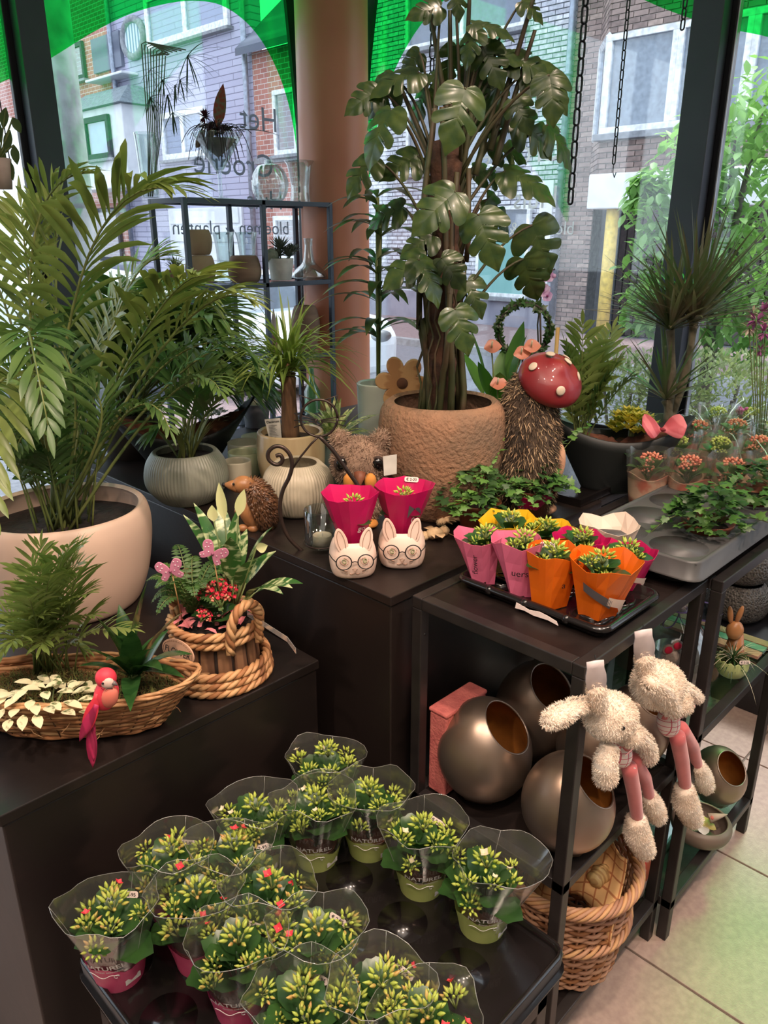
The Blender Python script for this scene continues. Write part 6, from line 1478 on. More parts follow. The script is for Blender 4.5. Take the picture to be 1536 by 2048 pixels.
# --- brown ceramic hedgehog
P = at(515, 1058, ZT); s = mpp(P)
t = thing('hedgehog_figure', 'small bronze-brown ceramic hedgehog standing left of the wire cat', 'figurine', (P.x, P.y, ZT))
m_hb = M('bronze_ceramic', (120, 82, 54), .35, rgb2=(84, 56, 38), scale=24, coat=.3); m_hf = M('tan_ceramic', (176, 124, 78), .4, rgb2=(146, 98, 62), scale=16, coat=.2)
R_ = RF(-.28, 'Y'); bc = loc3(6*s, 52*s)
q = MB(); q.ell((0, 0, 0), (32*s, 30*s, 52*s), 20, 14, R_); q.build('body', m_hb, t, loc=bc)
q = MB(); q.ell((0, 0, 0), (20*s, 22*s, 38*s), 16, 12, R_); q.build('belly', m_hf, t, loc=loc3(-14*s, 42*s, -.008))
q = MB(); q.ell((0, 0, 0), (22*s, 18*s, 18*s), 16, 12, FM); q.build('head', m_hf, t, loc=loc3(-22*s, 94*s, -.004))
q = MB(); q.lathe([(14*s, 0), (9*s, 14*s), (3.5*s, 24*s), (.001, 26*s)], 14, mat=Matrix.Translation(loc3(-34*s, 92*s, -.004)) @ RF(-pi/2+.1, 'Y')); q.build('snout', m_hf, t)
q = MB(); q.ell(loc3(-60*s, 94*s, -.004), 4.5*s, 8, 6); q.build('nose', m_ink, t); q = MB(); q.ell(loc3(-38*s, 100*s, -.004-15*s), 2.6*s, 8, 6); q.build('eye', m_eye, t)
for (dx, dz, nm) in ((-30, 44, 'arm'), (-26, 8, 'foot'), (-6, 7, 'foot')): q = MB(); q.ell((0, 0, 0), (11*s, 8*s, 8*s), 12, 8, FM); q.build(nm, m_hf, t, loc=loc3(dx*s, dz*s, -.018))
q = MB()
for p, n in ell_pts(bc, (32*s, 30*s, 52*s), 620, R_, lambda d: d.x > -.35 or d.z > .75, 9):
    d = (n+V((0, 0, -.5))-HR*-.2).normalized(); _, a_, b_ = frame_of(d); w = 2.6*s
    q.add([p+a_*w, p+b_*w, p-a_*w, p-b_*w, p+d*10*s], [(0, 1, 4), (1, 2, 4), (2, 3, 4), (3, 0, 4)])
q.build('quills', m_hb, t, kind='stuff')
# --- rabbit-face pots with magenta sleeves
m_rab = M('whitewashed_rabbit_pot', (232, 206, 190), .55, rgb2=(218, 188, 172), scale=16, bump=.15); m_line = M('engraved_line', (178, 140, 118), .7)
def rabbit_pot(px, py, ytop, label, tilt, wpx=46):
    P = at(px, py, ZT); s = mpp(P)*wpx/46; t = thing('rabbit_pot', label, 'plant pot', (P.x, P.y, ZT), tilt)
    pr = spline([(34*s, 0), (44*s, 6*s), (49*s, 26*s), (48*s, 48*s), (42*s, 66*s), (36*s, 72*s)], 4)
    q = MB(); q.lathe(lathe_prof([(a/s, b/(72*s)) for a, b in pr], s, 72*s, .004), 40, fn=lambda r, z, a: (r*(1-.05*cos(4*(a-AZ))), z)); q.v = [V((v.x, v.y, v.z)) for v in q.v]; q.build('pot', m_rab, t)
    for sx in (-1, 1):
        T = Matrix.Translation(loc3(sx*20*s, 60*s, -34*s)) @ FM @ Matrix.Rotation(sx*.22, 4, 'Y') @ Matrix.Rotation(pi/2-.05, 4, 'X')
        ear = [(-9*s, 0), (-13*s, 18*s), (-10*s, 36*s), (-2*s, 47*s), (6*s, 42*s), (12*s, 22*s), (10*s, 0)]
        q = MB(); q.prism(smooth_pts(ear, 4), 4*s, T); e_ = q.build('ear', m_rab, t, smooth=False, bevel=.0012)
        q = MB(); q.tube([T @ V((x*.55, y*.8+5*s, 4.6*s)) for x, y in smooth_pts(ear, 3)], .6*s, 4); q.build('ear_line', m_line, e_)
    def on(x, z, r=49.5): # point on the face of the pot
        zz = z/72; rr = (34+15.5*sin(min(1, zz*2)*pi/2)) if zz < .5 else 49.5-(zz-.5)*26; rr = rr+r-49.5; rr *= 1.05
        y = -sqrt(max(1, rr*rr-x*x)); return loc3(x*s, z*s, y*s)
    def line(pts, name, mat=m_line, r=.8): q = MB(); q.tube([on(*p) for p in pts], r*s, 5); return q.build(name, mat, t)
    for sx in (-1, 1):
        for k in range(3): line([(sx*(14+6*i), 22-k*5+(2-k)*i*1.1-1, 50) for i in range(4)], 'whisker')
        line([(sx*(2+i*2.6), 17-3*sin(i*1.0), 50) for i in range(4)], 'mouth')
        line([(sx*20+8*cos(a*pi/6), 42+6*sin(a*pi/6), 50) for a in range(13)], 'eye_line', r=.7)
        line([(sx*20+3*cos(a*pi/4), 42+3.5*sin(a*pi/4), 50) for a in range(9)], 'pupil', M('grey_eye', (150, 150, 110), .5), 1.4)
        q = MB(); cc = loc3(sx*21*s, 42*s, -51*s); n_ = [cc+loc3(15*s*cos(a*pi/12), 15*s*sin(a*pi/12), 0) for a in range(24)]; q.tube(n_, 1.1*s, 6, closed=True); g_ = q.build('glasses_rim', m_ink, t)
        q = MB(); q.tube([loc3(sx*36*s, 44*s, -51*s), loc3(sx*43*s, 49*s, -44*s), loc3(sx*48*s, 49*s, -18*s)], 1.0*s, 5); q.build('glasses_arm', m_ink, g_)
    q = MB(); q.tube([loc3(-6*s, 42*s, -51*s), loc3(0, 44*s, -52*s), loc3(6*s, 42*s, -51*s)], 1.1*s, 5); q.build('glasses_bridge', m_ink, t)
    line([(-5, 27, 50), (0, 30, 51), (5, 27, 50), (0, 22, 51), (-5, 27, 50)], 'nose'); line([(0, 22, 51), (0, 16, 51)], 'mouth')
    return P, s
rabbit_pot(706, 1143, 0, 'white rabbit-face pot with round wire glasses, left one nearer the table corner', .12)
rabbit_pot(803, 1124, 0, 'white rabbit-face pot with round wire glasses, right one beside the clay planter', 0)
def sleeve_on(px, py, ytop, label, seed, r1, lean=0, sticker=None, txt=None, hz=.05):
    P = at(px, py, ZT); s = mpp(P); z0 = ZT+hz; H = rise(P, ytop)-z0
    t = thing('wrapped_plant', label, 'potted plant', (P.x, P.y, z0)); r0 = 16*s
    q = wrap_cone(r0, r1*s, 0, H, 16, 3, .002, seed, oct_=8, lean=HR*lean*s, flare=.85, jag=.002, tilt=.0); g_ = random.Random(seed)
    for v_ in q.v: v_ *= 1+g_.uniform(-.015, .015)
    q.build('paper_sleeve', m_mag, t, smooth=False, solid=.0006)
    kal_parts(t, r1*s*.8, H*.35, H*.72, 3, m_bud, m_petw, random.Random(seed), nleaf=8, clR=.011, nb=14, bl=.009, br=.0022, petals=(0,), leafS=.9, spread=.4)
    rf = lambda z: r0+(r1*s-r0)*(max(z, 0)/H)**.85
    cone_text(t, txt or 'go', .017, H*.45, lambda z: rf(z)+.001, m_white, a0=AZ+pi+.55, off=.0005, bold=0)
    if seed % 2:
        q = MB(); n = 8; vs = []
        for k in range(n+1):
            a = AZ+pi+.15+.7*k/n
            for zz in (H*(.50+.22*sin(k/n*3)), H*(.78-.03*k)): rr = rf(zz)+.0022; vs.append((rr*cos(a)+HR.x*lean*s*zz/H, rr*sin(a)+HR.y*lean*s*zz/H, zz))
        q.add(vs, [(2*k, 2*k+2, 2*k+3, 2*k+1) for k in range(n)]); q.build('window_patch', m_gry, t)
    if sticker: price(t, face_mat(HF*r1*s*.86+HR*20*s+V((0, 0, H*.96)), .35, -.2), .030, sticker)
sleeve_on(706, 1138, 985, 'magenta paper sleeve with a kalanchoe in the left rabbit-face pot', 12, 56, -4)
sleeve_on(803, 1119, 970, 'magenta paper sleeve with price sticker in the right rabbit-face pot', 13, 58, 6, '€ 2-20', '0', .05)
# --- wire cat candle holder
P = at(612, 1100, ZT); Dc = P.dot(HF); o_ = V((P.x, P.y, ZT))
m_wire = M('dark_bronze_strap', (70, 56, 50), .4, metal=.6, rgb2=(50, 42, 40), scale=12)
t = thing('wire_cat', 'bronze wire cat candle holder with curled tail and round whiskered head', 'candle holder', o_)
def w(x, y, d=0): p = deep(x, y, Dc+d)-o_; return p
def strap(pts, r, name, flat=.35): q = MB(); q.tube([w(*p) for p in pts], r, 8, flat=flat); return q.build(name, m_wire, t)
sp_ = [(556+ (7+i*1.35)*cos(-i*.33+2.5)*.9, 914+(7+i*1.35)*sin(-i*.33+2.5)*.9) for i in range(16)]
tail = smooth_pts([(556, 922), (562, 912), (556, 905), (546, 908), (542, 922), (552, 930), (536, 915), (540, 900), (556, 890), (574, 896), (583, 918), (581, 945), (569, 975), (562, 1010), (566, 1050), (580, 1080), (600, 1100), (610, 1107)][0:1]+[(563, 918), (561, 908), (551, 906), (545, 914), (549, 926), (560, 929)][::1], 3)
tail = smooth_pts([(552, 912), (560, 910), (565, 918), (560, 928), (548, 928), (537, 918), (537, 904), (550, 893), (566, 895), (580, 910), (584, 932), (578, 955), (566, 980), (560, 1010), (564, 1045), (578, 1076), (602, 1100), (612, 1108)], 5)
strap(tail, .0044, 'tail_and_back', 1)
strap([(580, 945), (600, 915), (622, 888), (638, 872)], .0022, 'neck_wire', 1)
strap(smooth_pts([(638, 872), (665, 900), (690, 935), (715, 970), (732, 1000), (735, 1040), (705, 1082), (650, 1104), (612, 1108)], 3), .0044, 'front_strap', 1)
strap([(638+37*cos(a*pi/14), 836+37*sin(a*pi/14)) for a in range(29)], .0034, 'head_ring', .8)
strap([(607, 815), (598, 790), (626, 800)], .0032, 'ear'); strap([(650, 800), (676, 790), (668, 818)], .0032, 'ear')
strap([(633, 838), (630, 845), (638, 851), (646, 845), (643, 838), (638, 842), (633, 838)], .0014, 'nose', 1)
for k in (-1, 0, 1):
    strap([(634, 842+k*2), (612, 840+k*6), (588, 841+k*14)], .0012, 'whisker', 1); strap([(642, 842+k*2), (664, 840+k*4), (692, 842+k*11)], .0012, 'whisker', 1)
strap([(604, 1108), (602, 1120)], .003, 'foot', 1); strap([(620, 1104, .03), (622, 1100, .06)], .003, 'foot', 1)
Pg = at(645, 1090, ZT+.012); s = mpp(Pg); Hg = rise(Pg, 1018)-Pg.z
t2 = thing('tealight_glass', 'clear glass cup with a tealight, held by the wire cat', 'candle glass', Pg)
q = MB(); q.lathe(lathe_prof([(30*s, 0), (35*s, .06), (35*s, 1)], 1, Hg, .0025, .96), 36); q.build('glass', m_clear, t2)
q = MB(); q.lathe([(.001, .004), (19*s, .004), (19*s, 22*s), (18*s, 22*s), (18*s, 19*s), (.001, 18.5*s)], 24); cup = q.build('tealight', M('tealight_wax', (244, 226, 196), .5), t2); q = MB(); q.tube([(0, 0, 18*s), (.001, 0, 26*s)], .0008, 5); q.build('wick', m_white, cup)
q = MB(); q.tube([V((cos(a*pi/12), sin(a*pi/12), 0))*37*s+V((0, 0, .008)) for a in range(24)], .0018, 6, closed=True); q.build('holder_ring', m_wire, t, loc=Pg-o_)
# --- wooden flower
P = deep(806, 790, at(806, 905, ZT).dot(HF)-.10); P = deep(804, 775, 1.98); s = mpp(P); o_ = V((P.x, P.y, ZT))
t = thing('wooden_flower', 'pale wooden flower cut-out with a round dark centre behind the clay planter', 'ornament', o_)
m_pine = M('pale_wood', (204, 160, 108), .6, rgb2=(178, 130, 82), kind='wave', scale=6, stretch=(1, 1, 8), bump=.05)
cz = rise(P, 764)-ZT; T = Matrix.Translation(V((0, 0, cz))-HF*.0) @ FM @ Matrix.Rotation(pi/2, 4, 'X')
out = []
for k in range(90): a = 2*pi*k/90; rr = (38+15*cos(6*a+.5))*s; rr = (30+24*abs(cos(3*a+.3))**.7)*s; out.append((rr*cos(a), rr*sin(a)))
q = MB(); q.prism(out, .018, T); q.build('petals', m_pine, t, smooth=False, bevel=.003)
q = MB(); q.lathe([(.001, .018), (11*s, .018), (11*s, .021), (.001, .022)], 24, mat=T); q.build('centre', M('bark_disc', (120, 80, 56), .9), t)
q = MB(); q.bb((-.006, -.006, 0), (.006, .006, cz-30*s)); q.build('stalk', m_pine, t, smooth=False); q = MB(); q.bb((-.05, -.03, 0), (.05, .03, .012)); q.build('foot', m_pine, t, smooth=False, bevel=.002)
# --- dried-flower dolls with kraft tags
m_raf = M('cream_raffia', (214, 186, 146), .9, rgb2=(186, 152, 112), scale=40, bump=.4); m_kraft = M('kraft_tag', (196, 140, 96), .8)
def doll(px, py, label, rz):
    P = at(px, py, ZT); t = thing('raffia_doll', label, 'ornament', (P.x, P.y, ZT), rz); 
    for (c, r_, nm) in (((0, 0, .014), (.022, .014, .013), 'body'), ((.028, .002, .014), (.012, .012, .012), 'head'), ((-.026, .004, .010), (.016, .012, .010), 'skirt')):
        q = MB(); q.ell(c, r_, 14, 9, fn=lambda v: v*(1+.12*sin(9*atan2(v.y, v.z)))); q.build(nm, m_raf, t)
    q = MB()
    for k in range(26): a = rnd.uniform(0, 6.28); q.leaf((rnd.uniform(-.03, .02), rnd.uniform(-.008, .008), .012), (cos(a), sin(a), .5), .022, .008, droop=1.2, n=4)
    q.build('petals', m_raf, t, kind='stuff')
    for sy in (-1, 1): q = MB(); q.leaf((.004, sy*.008, .016), (-.2, sy, .25), .03, .022, droop=.6, n=5, peak=.6); q.build('wing', m_raf, t, solid=.001)
    q = MB(); q.tube([(.030, 0, .012), (.045, -.012, .004), (.052, -.022, .003)], .0008, 5); tg = q.build('string', m_raf, t)
    q = MB(); q.box((.062, -.034, .0018), (.042, .026, .0012), -.4); q.build('kraft_tag', m_kraft, t, smooth=False)
doll(868, 1078, 'cream raffia flower doll with a kraft tag, nearer one left of the pots', AZ-pi/2+.5)
doll(900, 1048, 'cream raffia flower doll lying behind the first, against the clay planter', AZ-pi/2+.8)
doll(925, 1040, 'small cream raffia doll, farthest of the three, tag to its right', AZ-pi/2+.2)
# ---------------------------------------------------------------- wicker
m_wil = M('peeled_willow', (206, 162, 114), .6, rgb2=(176, 126, 84), scale=10); m_wil2 = M('brown_twig', (170, 116, 72), .7, rgb2=(128, 82, 50), scale=14, bump=.3)
m_wil3 = M('pinkish_willow', (196, 150, 116), .6, rgb2=(160, 116, 92), scale=9)
def rope(par, pts, r, name, mat, strands=3, tw=.045, closed=True, n=5):
    """braided rope along a path: strands wound round it, each rope one mesh"""
    q = MB(); pts = [V(p) for p in pts]; N = len(pts); dist = 0
    for st in range(strands):
        out = []; dist = 0
        for i in range(N if not closed else N):
            d = (pts[(i+1) % N]-pts[i-1]) if closed else (pts[min(i+1, N-1)]-pts[max(i-1, 0)]); _, a_, b_ = frame_of(d)
            tot = sum((pts[(k+1) % N]-pts[k]).length for k in range(N)) if closed and i == 0 and st == 0 else None
            if tot: rope.turns = max(1, round(tot/tw))
            ph = (2*pi*rope.turns*i/N if closed else dist/tw*2*pi)+2*pi*st/strands
            out.append(pts[i]+a_*cos(ph)*r*.55+b_*sin(ph)*r*.55)
            if i < N-1: dist += (pts[i+1]-pts[i]).length
        q.tube(out, r*.58, n, closed=closed, mi=st % (len(mat) if isinstance(mat, list) else 1))
    return q.build(name, mat, par)
def circ(r, z, n=120, c=(0, 0), rx=None): return [V((c[0]+r*cos(2*pi*k/n), c[1]+(rx or r)*sin(2*pi*k/n), z)) for k in range(n)]
# --- round slatted basket with FLOWER tag
P = at(440, 1343, ZC); s = mpp(P)
bk_ = thing('slatted_basket', 'round basket of dark wooden slats and braided rope with loop handles and a FLOWER tag', 'basket', (P.x, P.y, ZC)); B0 = V(bk_.location)
rb, rt = 98*s, 84*s; hb = .135
for k, z in enumerate((.010, .026, .042)): rope(bk_, circ(rb-k*.002, z, 200), .0088, 'rope_coil', [m_wil, m_wil2], 3, .05)
for k, z in enumerate((hb-.030, hb-.012)): rope(bk_, circ(rt+.002*k, z, 200), .0085, 'rope_coil', [m_wil, m_wil2], 3, .05)
m_slatw = M('dark_slat_wood', (128, 92, 64), .7, rgb2=(96, 66, 46), kind='wave', scale=3, stretch=(3, 3, .6), bump=.15)
for k in range(15):
    a = 2*pi*k/15+.1; q = MB(); h_ = hb-.030; w_ = .028
    T = Matrix.Rotation(a, 4, 'Z'); r0_, r1_ = rb-.016, rt-.010
    q.add([(r0_, -w_/2, .012), (r0_, w_/2, .012), (r1_, w_/2*.88, h_), (r1_, -w_/2*.88, h_), (r0_-.005, -w_/2, .012), (r0_-.005, w_/2, .012), (r1_-.005, w_/2*.88, h_), (r1_-.005, -w_/2*.88, h_)], [(0, 1, 2, 3), (7, 6, 5, 4), (0, 4, 5, 1), (1, 5, 6, 2), (2, 6, 7, 3), (3, 7, 4, 0)], 0, T)
    q.build('slat', m_slatw, bk_, smooth=False, bevel=.001)
q = MB(); q.lathe([(.001, .004), (rb-.02, .004), (rt-.014, hb-.02)], 40); q.build('liner', M('liner_dark', (50, 38, 32), .9), bk_)
q = MB(); q.lathe([(.001, hb-.012), (rt-.02, hb-.018)], 40); q.build('soil', m_soil, bk_)
for sgn, a0 in ((1, 0), (-1, pi)):
    ax_ = (Matrix.Rotation(-.75, 3, 'Z') @ HR)*sgn; side = V((-ax_.y, ax_.x, 0)); pts = []
    for k in range(40): a = pi*k/39; pts.append(ax_*(rt+.006+.012*sin(a))+side*.033*cos(a)*(1+.25*sin(a))+V((0, 0, hb-.045+.095*sin(a)**.8)))
    rope(bk_, pts, .0095, 'handle', [m_wil, m_wil2], 3, .045, closed=False)
# oval tag
T = Matrix.Translation(loc3(-50*s, .100, -94*s)) @ FM @ Matrix.Rotation(.06, 4, 'Y') @ Matrix.Rotation(-.55, 4, 'Z') @ Matrix.Rotation(pi/2-.15, 4, 'X')
q = MB(); q.prism([(.040*cos(k*pi/20), .024*sin(k*pi/20)) for k in range(40)], .003, T); tg = q.build('oval_tag', M('tag_wood', (206, 162, 134), .7), bk_, smooth=False)
vs, fs = text('FLOWER', .0165, bold=.005); q = MB(); q.add([v+V((.0, 0, .0035)) for v in vs], fs, 0, T); q.build('lettering', m_ink, tg, smooth=False)
for k in range(34):
    a = 2*pi*k/34; q = MB(); q.tube([T @ V((.036*cos(a), .0205*sin(a), .0035)), T @ V((.036*cos(a+.1), .0205*sin(a+.1), .0035))], .0005, 4); q.build('stitch', m_slatw, tg)
# its plants: fern, red kalanchoe, variegated peace lily, felt shreds, butterflies
def bpnt(x, z, y=0): return B0+loc3(x*s, z, y)
m_fern = M('fern_green', (60, 92, 46), .5, rgb2=(88, 120, 60), scale=10, trans=.2)
fe = thing('fern', 'feathery green fern at the left of the slatted basket', 'plant', bpnt(-42, hb-.01, 0))
for k in range(20):
    a = k*2.4; e_ = V((cos(a), sin(a), .0))*rnd.uniform(.06, .10)+V((0, 0, rnd.uniform(.03, .12))); pts = bez(V((0, 0, 0)), e_*.5+V((0, 0, .04)), e_, 8); q = MB(); q.tube(pts, .001, 4, mi=1)
    for i in range(1, 16):
        f = i/16*8; p = pts[int(f)].lerp(pts[min(int(f)+1, 8)], f-int(f)); d = (pts[min(int(f)+1, 8)]-pts[int(f)]).normalized(); _, sd, nn = frame_of(d)
        for sg in (-1, 1): q.leaf(p, sd*sg+d*.25, .022*sin(pi*(.15+.8*i/16)), .008, up=nn, droop=.2, n=2, peak=.5)
    q.build('frond', [m_fern, m_stemg], fe)
rk = thing('kalanchoe', 'kalanchoe with crimson open flowers in the slatted basket', 'plant', bpnt(10, hb-.015, -.03)); m_crim = M('crimson_petal', (206, 30, 62), .5, trans=.15)
kal_parts(rk, .05, .005, .062, 5, m_ppl, m_crim, random.Random(3), nleaf=9, clR=.014, nb=18, bl=.007, br=.0024, petals=(9, 12, 0), leafS=.85, spread=.75)
pl = thing('peace_lily', 'variegated peace lily with cream spathes in the slatted basket', 'plant', bpnt(34, hb-.01, .01)); m_spl = M('variegated_lily_leaf', (54, 96, 44), .3, rgb2=(196, 206, 156), scale=14, stretch=(1, 5, 5), trans=.15, lo=.5, hi=.62)
for (tx, ty, W_, dd) in ((395, 1010, .030, .05), (440, 1000, .034, .1), (535, 1055, .048, .0), (578, 1165, .036, -.10), (600, 1160, .040, -.02), (420, 1060, .035, .02), (470, 1030, .03, .04), (510, 1110, .04, -.06), (460, 1075, .04, -.05), (375, 1030, .024, .06), (545, 1100, .036, .05), (490, 1060, .03, .08), (560, 1175, .03, -.14)):
    Dq = V(pl.location).dot(HF); tip = deep(tx, ty, Dq+dd)-V(pl.location); mid = tip*.55+V((0, 0, .035)); q = MB(); q.tube([V((0, 0, 0)), mid*.6], .0020, 5, mi=1); n_ = mid*.55; d_ = (tip-n_); q.leaf(n_, d_+V((0, 0, .35*d_.length)), d_.length*1.06, W_, droop=.9, n=8, peak=.4, fold=.2); q.build('leaf', [m_spl, m_stemg], pl)
m_spath = M('cream_spathe', (232, 226, 176), .4, rgb2=(206, 216, 150), scale=8, trans=.3)
for (bx, by, tx, ty, dd) in ((455, 1080, 438, 965, .0), (470, 1060, 488, 978, -.03), (430, 1060, 424, 1010, -.03), (500, 1100, 535, 1090, -.1)):
    Dq = V(pl.location).dot(HF); b_ = deep(bx, by, Dq+dd)-V(pl.location); e_ = deep(tx, ty, Dq+dd)-V(pl.location); q = MB(); q.tube([(0, 0, 0), b_.lerp(e_, .35)], .0016, 5, mi=1); c_ = b_.lerp(e_, .35); q.leaf(c_, e_-c_, (e_-c_).length, .020, up=-HF, droop=.1, n=7, peak=.4, fold=.5); q.build('spathe', [m_spath, m_stemg], pl)
q = MB()
for k in range(60): a = rnd.uniform(0, 6.28); r_ = rt*.8*sqrt(rnd.random()); q.leaf(V((r_*cos(a), r_*sin(a), hb-.008+rnd.uniform(0, .012))), (rnd.uniform(-1, 1), rnd.uniform(-1, 1), .2), .028, .010, droop=1.0, n=3, peak=.5, base=.8)
tag(q.build('shredded_felt', M('pink_shred', (232, 130, 136), .8), None, loc=B0, kind='stuff'), 'pink shredded paper filling inside the slatted basket', 'filling')
m_bfl = M('pink_painted_wood', (206, 130, 158), .5); m_dot = M('pale_dot', (240, 214, 220), .6)
def butterfly(px, py, label, rz):
    Pb_ = deep(px, py, B0.dot(HF)-.075); t = thing('wooden_butterfly', label, 'ornament', Pb_); T0 = FM @ Matrix.Rotation(pi/2, 4, 'X') @ Matrix.Rotation(rz, 4, 'Z')
    k = mpp(Pb_)*1.0
    for sx in (-1, 1):
        q = MB(); out = [(0, -2*k), (sx*10*k, -14*k), (sx*18*k, -17*k), (sx*24*k, -10*k), (sx*18*k, -1*k), (sx*26*k, 8*k), (sx*27*k, 20*k), (sx*16*k, 26*k), (sx*5*k, 16*k), (0, 6*k)]
        out = smooth_pts(out, 4); out = out if sx > 0 else out[::-1]; q.prism(out, .003, T0); w_ = q.build('wing', m_bfl, t, smooth=False, bevel=.0008)
        for (dx, dy) in ((14, 12), (21, 18), (19, 8), (13, 20), (15, -8), (20, -12), (9, 2)):
            q = MB(); q.lathe([(.001, .0032), (1.5*k, .0032), (1.4*k, .0038), (.001, .004)], 8, (sx*dx*k, dy*k, 0), mat=T0); q.build('dot', m_dot, w_)
    q = MB(); q.ell(T0 @ V((0, 2*k, .003)), 3.4*k, 10, 6); q.build('body', M('pink_dark', (150, 80, 108), .6), t)
    q = MB(); q.tube([T0 @ V((0, 0, -.003)), V((0, 0, -.12))+HF*.04], .0012, 5); q.build('stick', m_pine, t)
butterfly(342, 1143, 'pink dotted wooden butterfly on a stick, left one in the slatted basket', .25)
butterfly(425, 1108, 'pink dotted wooden butterfly on a stick, upper one beside the crimson flowers', -.55)
# clear label strip sticking out of the basket
q = MB(); a_, b_, c_ = bpnt(66, .135, -.02), bpnt(150, .118, -.09), bpnt(168, .108, -.115); u = V((0, 0, .011)); q.add([a_, b_, c_, c_+u, b_+u, a_+u], [(0, 1, 4, 5), (1, 2, 3, 4)])
tag(q.build('plant_label', film('label_plastic', (.8, .82, .82), .25, .1, haze=.25), smooth=False, solid=.0008), 'clear plastic plant label jutting out of the slatted basket to the right', 'label')
# --- boat-shaped twig basket
P = at(150, 1428, ZC+.02); s = mpp(P); C0 = V((P.x, P.y, ZC))
tb = thing('twig_basket', 'long boat-shaped basket of bundled brown twigs at the front of the cabinet', 'basket', C0)
Lh, Wh, Hb = 250*s, 90*s, .080
def bo(f, a, g=0):
    c, si = cos(a), sin(a); l = (Lh*(.70+.30*f)+g)*(abs(c)**.9)*(1 if c > 0 else -1); w_ = (Wh*(.62+.38*f)+g)*si*(1-.12*c*c); return HR*l+HF*w_+V((0, 0, .008+Hb*f+.016*abs(c)**5*f))
for r_ in range(17):
    f = r_/16; q = MB(); n = 90; ph = rnd.uniform(0, 6); pts = []
    for k in range(n):
        a = 2*pi*k/n; g = .0022*sin(a*14+r_*pi)+.0012*sin(a*5+ph); p = bo(f, a, g); p.z += .0014*sin(a*6+ph); pts.append(p)
    q.tube(pts, .0036+.0012*rnd.random(), 6, closed=True); q.build('twig_course', [m_wil2, m_wil][r_ % 3 == 2], tb)
for k in range(34):
    a = 2*pi*k/34+.07; q = MB(); q.tube([bo(f, a, .003) for f in (0, .3, .6, .95)], .0016, 5); q.build('binding_wire', m_slatw, tb)
for k in range(5):
    q = MB(); a0 = rnd.uniform(0, 6.28); q.tube([bo(1, a0+i*.11, .004+.003*sin(i+k))+V((0, 0, .004+.004*sin(i*.8+k))) for i in range(40)], .0030, 6); q.build('rim_twig', m_wil, tb)
q = MB()
for k in range(60):
    a = rnd.uniform(0, 6.28); f = rnd.uniform(.1, .95); p = bo(f, a, .004); d = V((rnd.uniform(-1, 1), rnd.uniform(-1, 1), rnd.uniform(-.4, .4))); q.tube([p, p+d*.012+V((p-V((0, 0, p.z))).normalized())*.004, p+d*.03], .0007, 4)
q.build('loose_fibre', m_wil, tb, kind='stuff')
q = MB(); n = 40; vs = []
for i in range(7):
    for k in range(n): p = bo(.62, 2*pi*k/n, -.008); vs.append((p.x*(1-i/7), p.y*(1-i/7), p.z+.010*(i/7)+.02*(1-i/7)*0+rnd.uniform(-.002, .004)))
vs.append((0, 0, .085)); q.add(vs, [(i*n+k, i*n+(k+1) % n, (i+1)*n+(k+1) % n, (i+1)*n+k) for i in range(6) for k in range(n)]+[(6*n+k, 6*n+(k+1) % n, 7*n) for k in range(n)]); q.build('liner_soil', m_soil, tb)
m_moss = M('moss', (110, 112, 56), .95, rgb2=(72, 78, 36), scale=30); m_moss2 = M('moss_brown', (116, 88, 50), .95)
q = MB()
for k in range(5200):
    a = rnd.uniform(0, 6.28); r_ = sqrt(rnd.random()); p = bo(.7, a, -.006); p = V((p.x*r_, p.y*r_, .066+.008*(1-r_)+rnd.uniform(0, .010)+.006*noise.noise(V((p.x*r_*30, p.y*r_*30, 0))))); d = V((rnd.gauss(0, 1), rnd.gauss(0, 1), rnd.gauss(.4, .6))).normalized(); s2 = frame_of(d)[1]*.0009; q.add([p-s2, p+s2, p+d*.014], [(0, 1, 2)], rnd.choice((0, 0, 1)))
q.build('moss', [m_moss, m_moss2], tb, kind='stuff')
Dt = C0.dot(HF)
def tbp(px, py, dd=0, z=.07): p = deep(px, py, Dt+dd); return V((p.x, p.y, ZC+z))
cp_ = thing('parlour_palm', 'bushy young parlour palm growing in the boat-shaped twig basket', 'palm', tbp(120, 1350, .05))
for k in range(34):
    tx, ty = rnd.uniform(-20, 270), rnd.uniform(1090, 1300); 
    if ty < 1170 and tx > 190: tx -= 100
    tip = deep(tx, ty, Dt+rnd.uniform(-.10, .10)); b0 = V(cp_.location)+HR*rnd.uniform(-.05, .03); m_i = b0.lerp(tip, .55)+V((0, 0, .03)); frond(cp_, local(cp_, bez(b0, m_i, tip, 8)), rnd.uniform(.055, .078), .0075, 10, .35, 48, .6, m_palm, r=.0018)
dc = thing('dracaena_compacta', 'dark green dracaena with broad upright leaves in the twig basket', 'plant', tbp(268, 1365, .02, .06)); m_dc = M('dark_gloss_leaf', (36, 70, 34), .22, rgb2=(58, 96, 48), scale=8, stretch=(1, 6, 6), trans=.12, coat=.2)
for (tx, ty, W_, dd) in ((288, 1172, .044, .02), (200, 1235, .036, -.02), (355, 1222, .036, .0), (175, 1290, .03, -.05), (375, 1300, .034, -.03), (240, 1215, .036, .06), (330, 1260, .04, .08), (215, 1310, .030, -.09), (320, 1330, .034, -.08), (260, 1410, .032, -.13), (165, 1325, .028, -.04), (300, 1290, .036, -.05), (365, 1350, .03, -.02), (262, 1260, .038, -.03)):
    tip = deep(tx, ty, Dt+dd)-V(dc.location); q = MB(); st = V((0, 0, rnd.uniform(.005, .035))); d_ = tip-st; q.leaf(st, d_+V((0, 0, .30*d_.length)), d_.length*1.05, W_, droop=.75, n=9, peak=.35, fold=.35, base=.5); q.build('leaf', m_dc, dc)
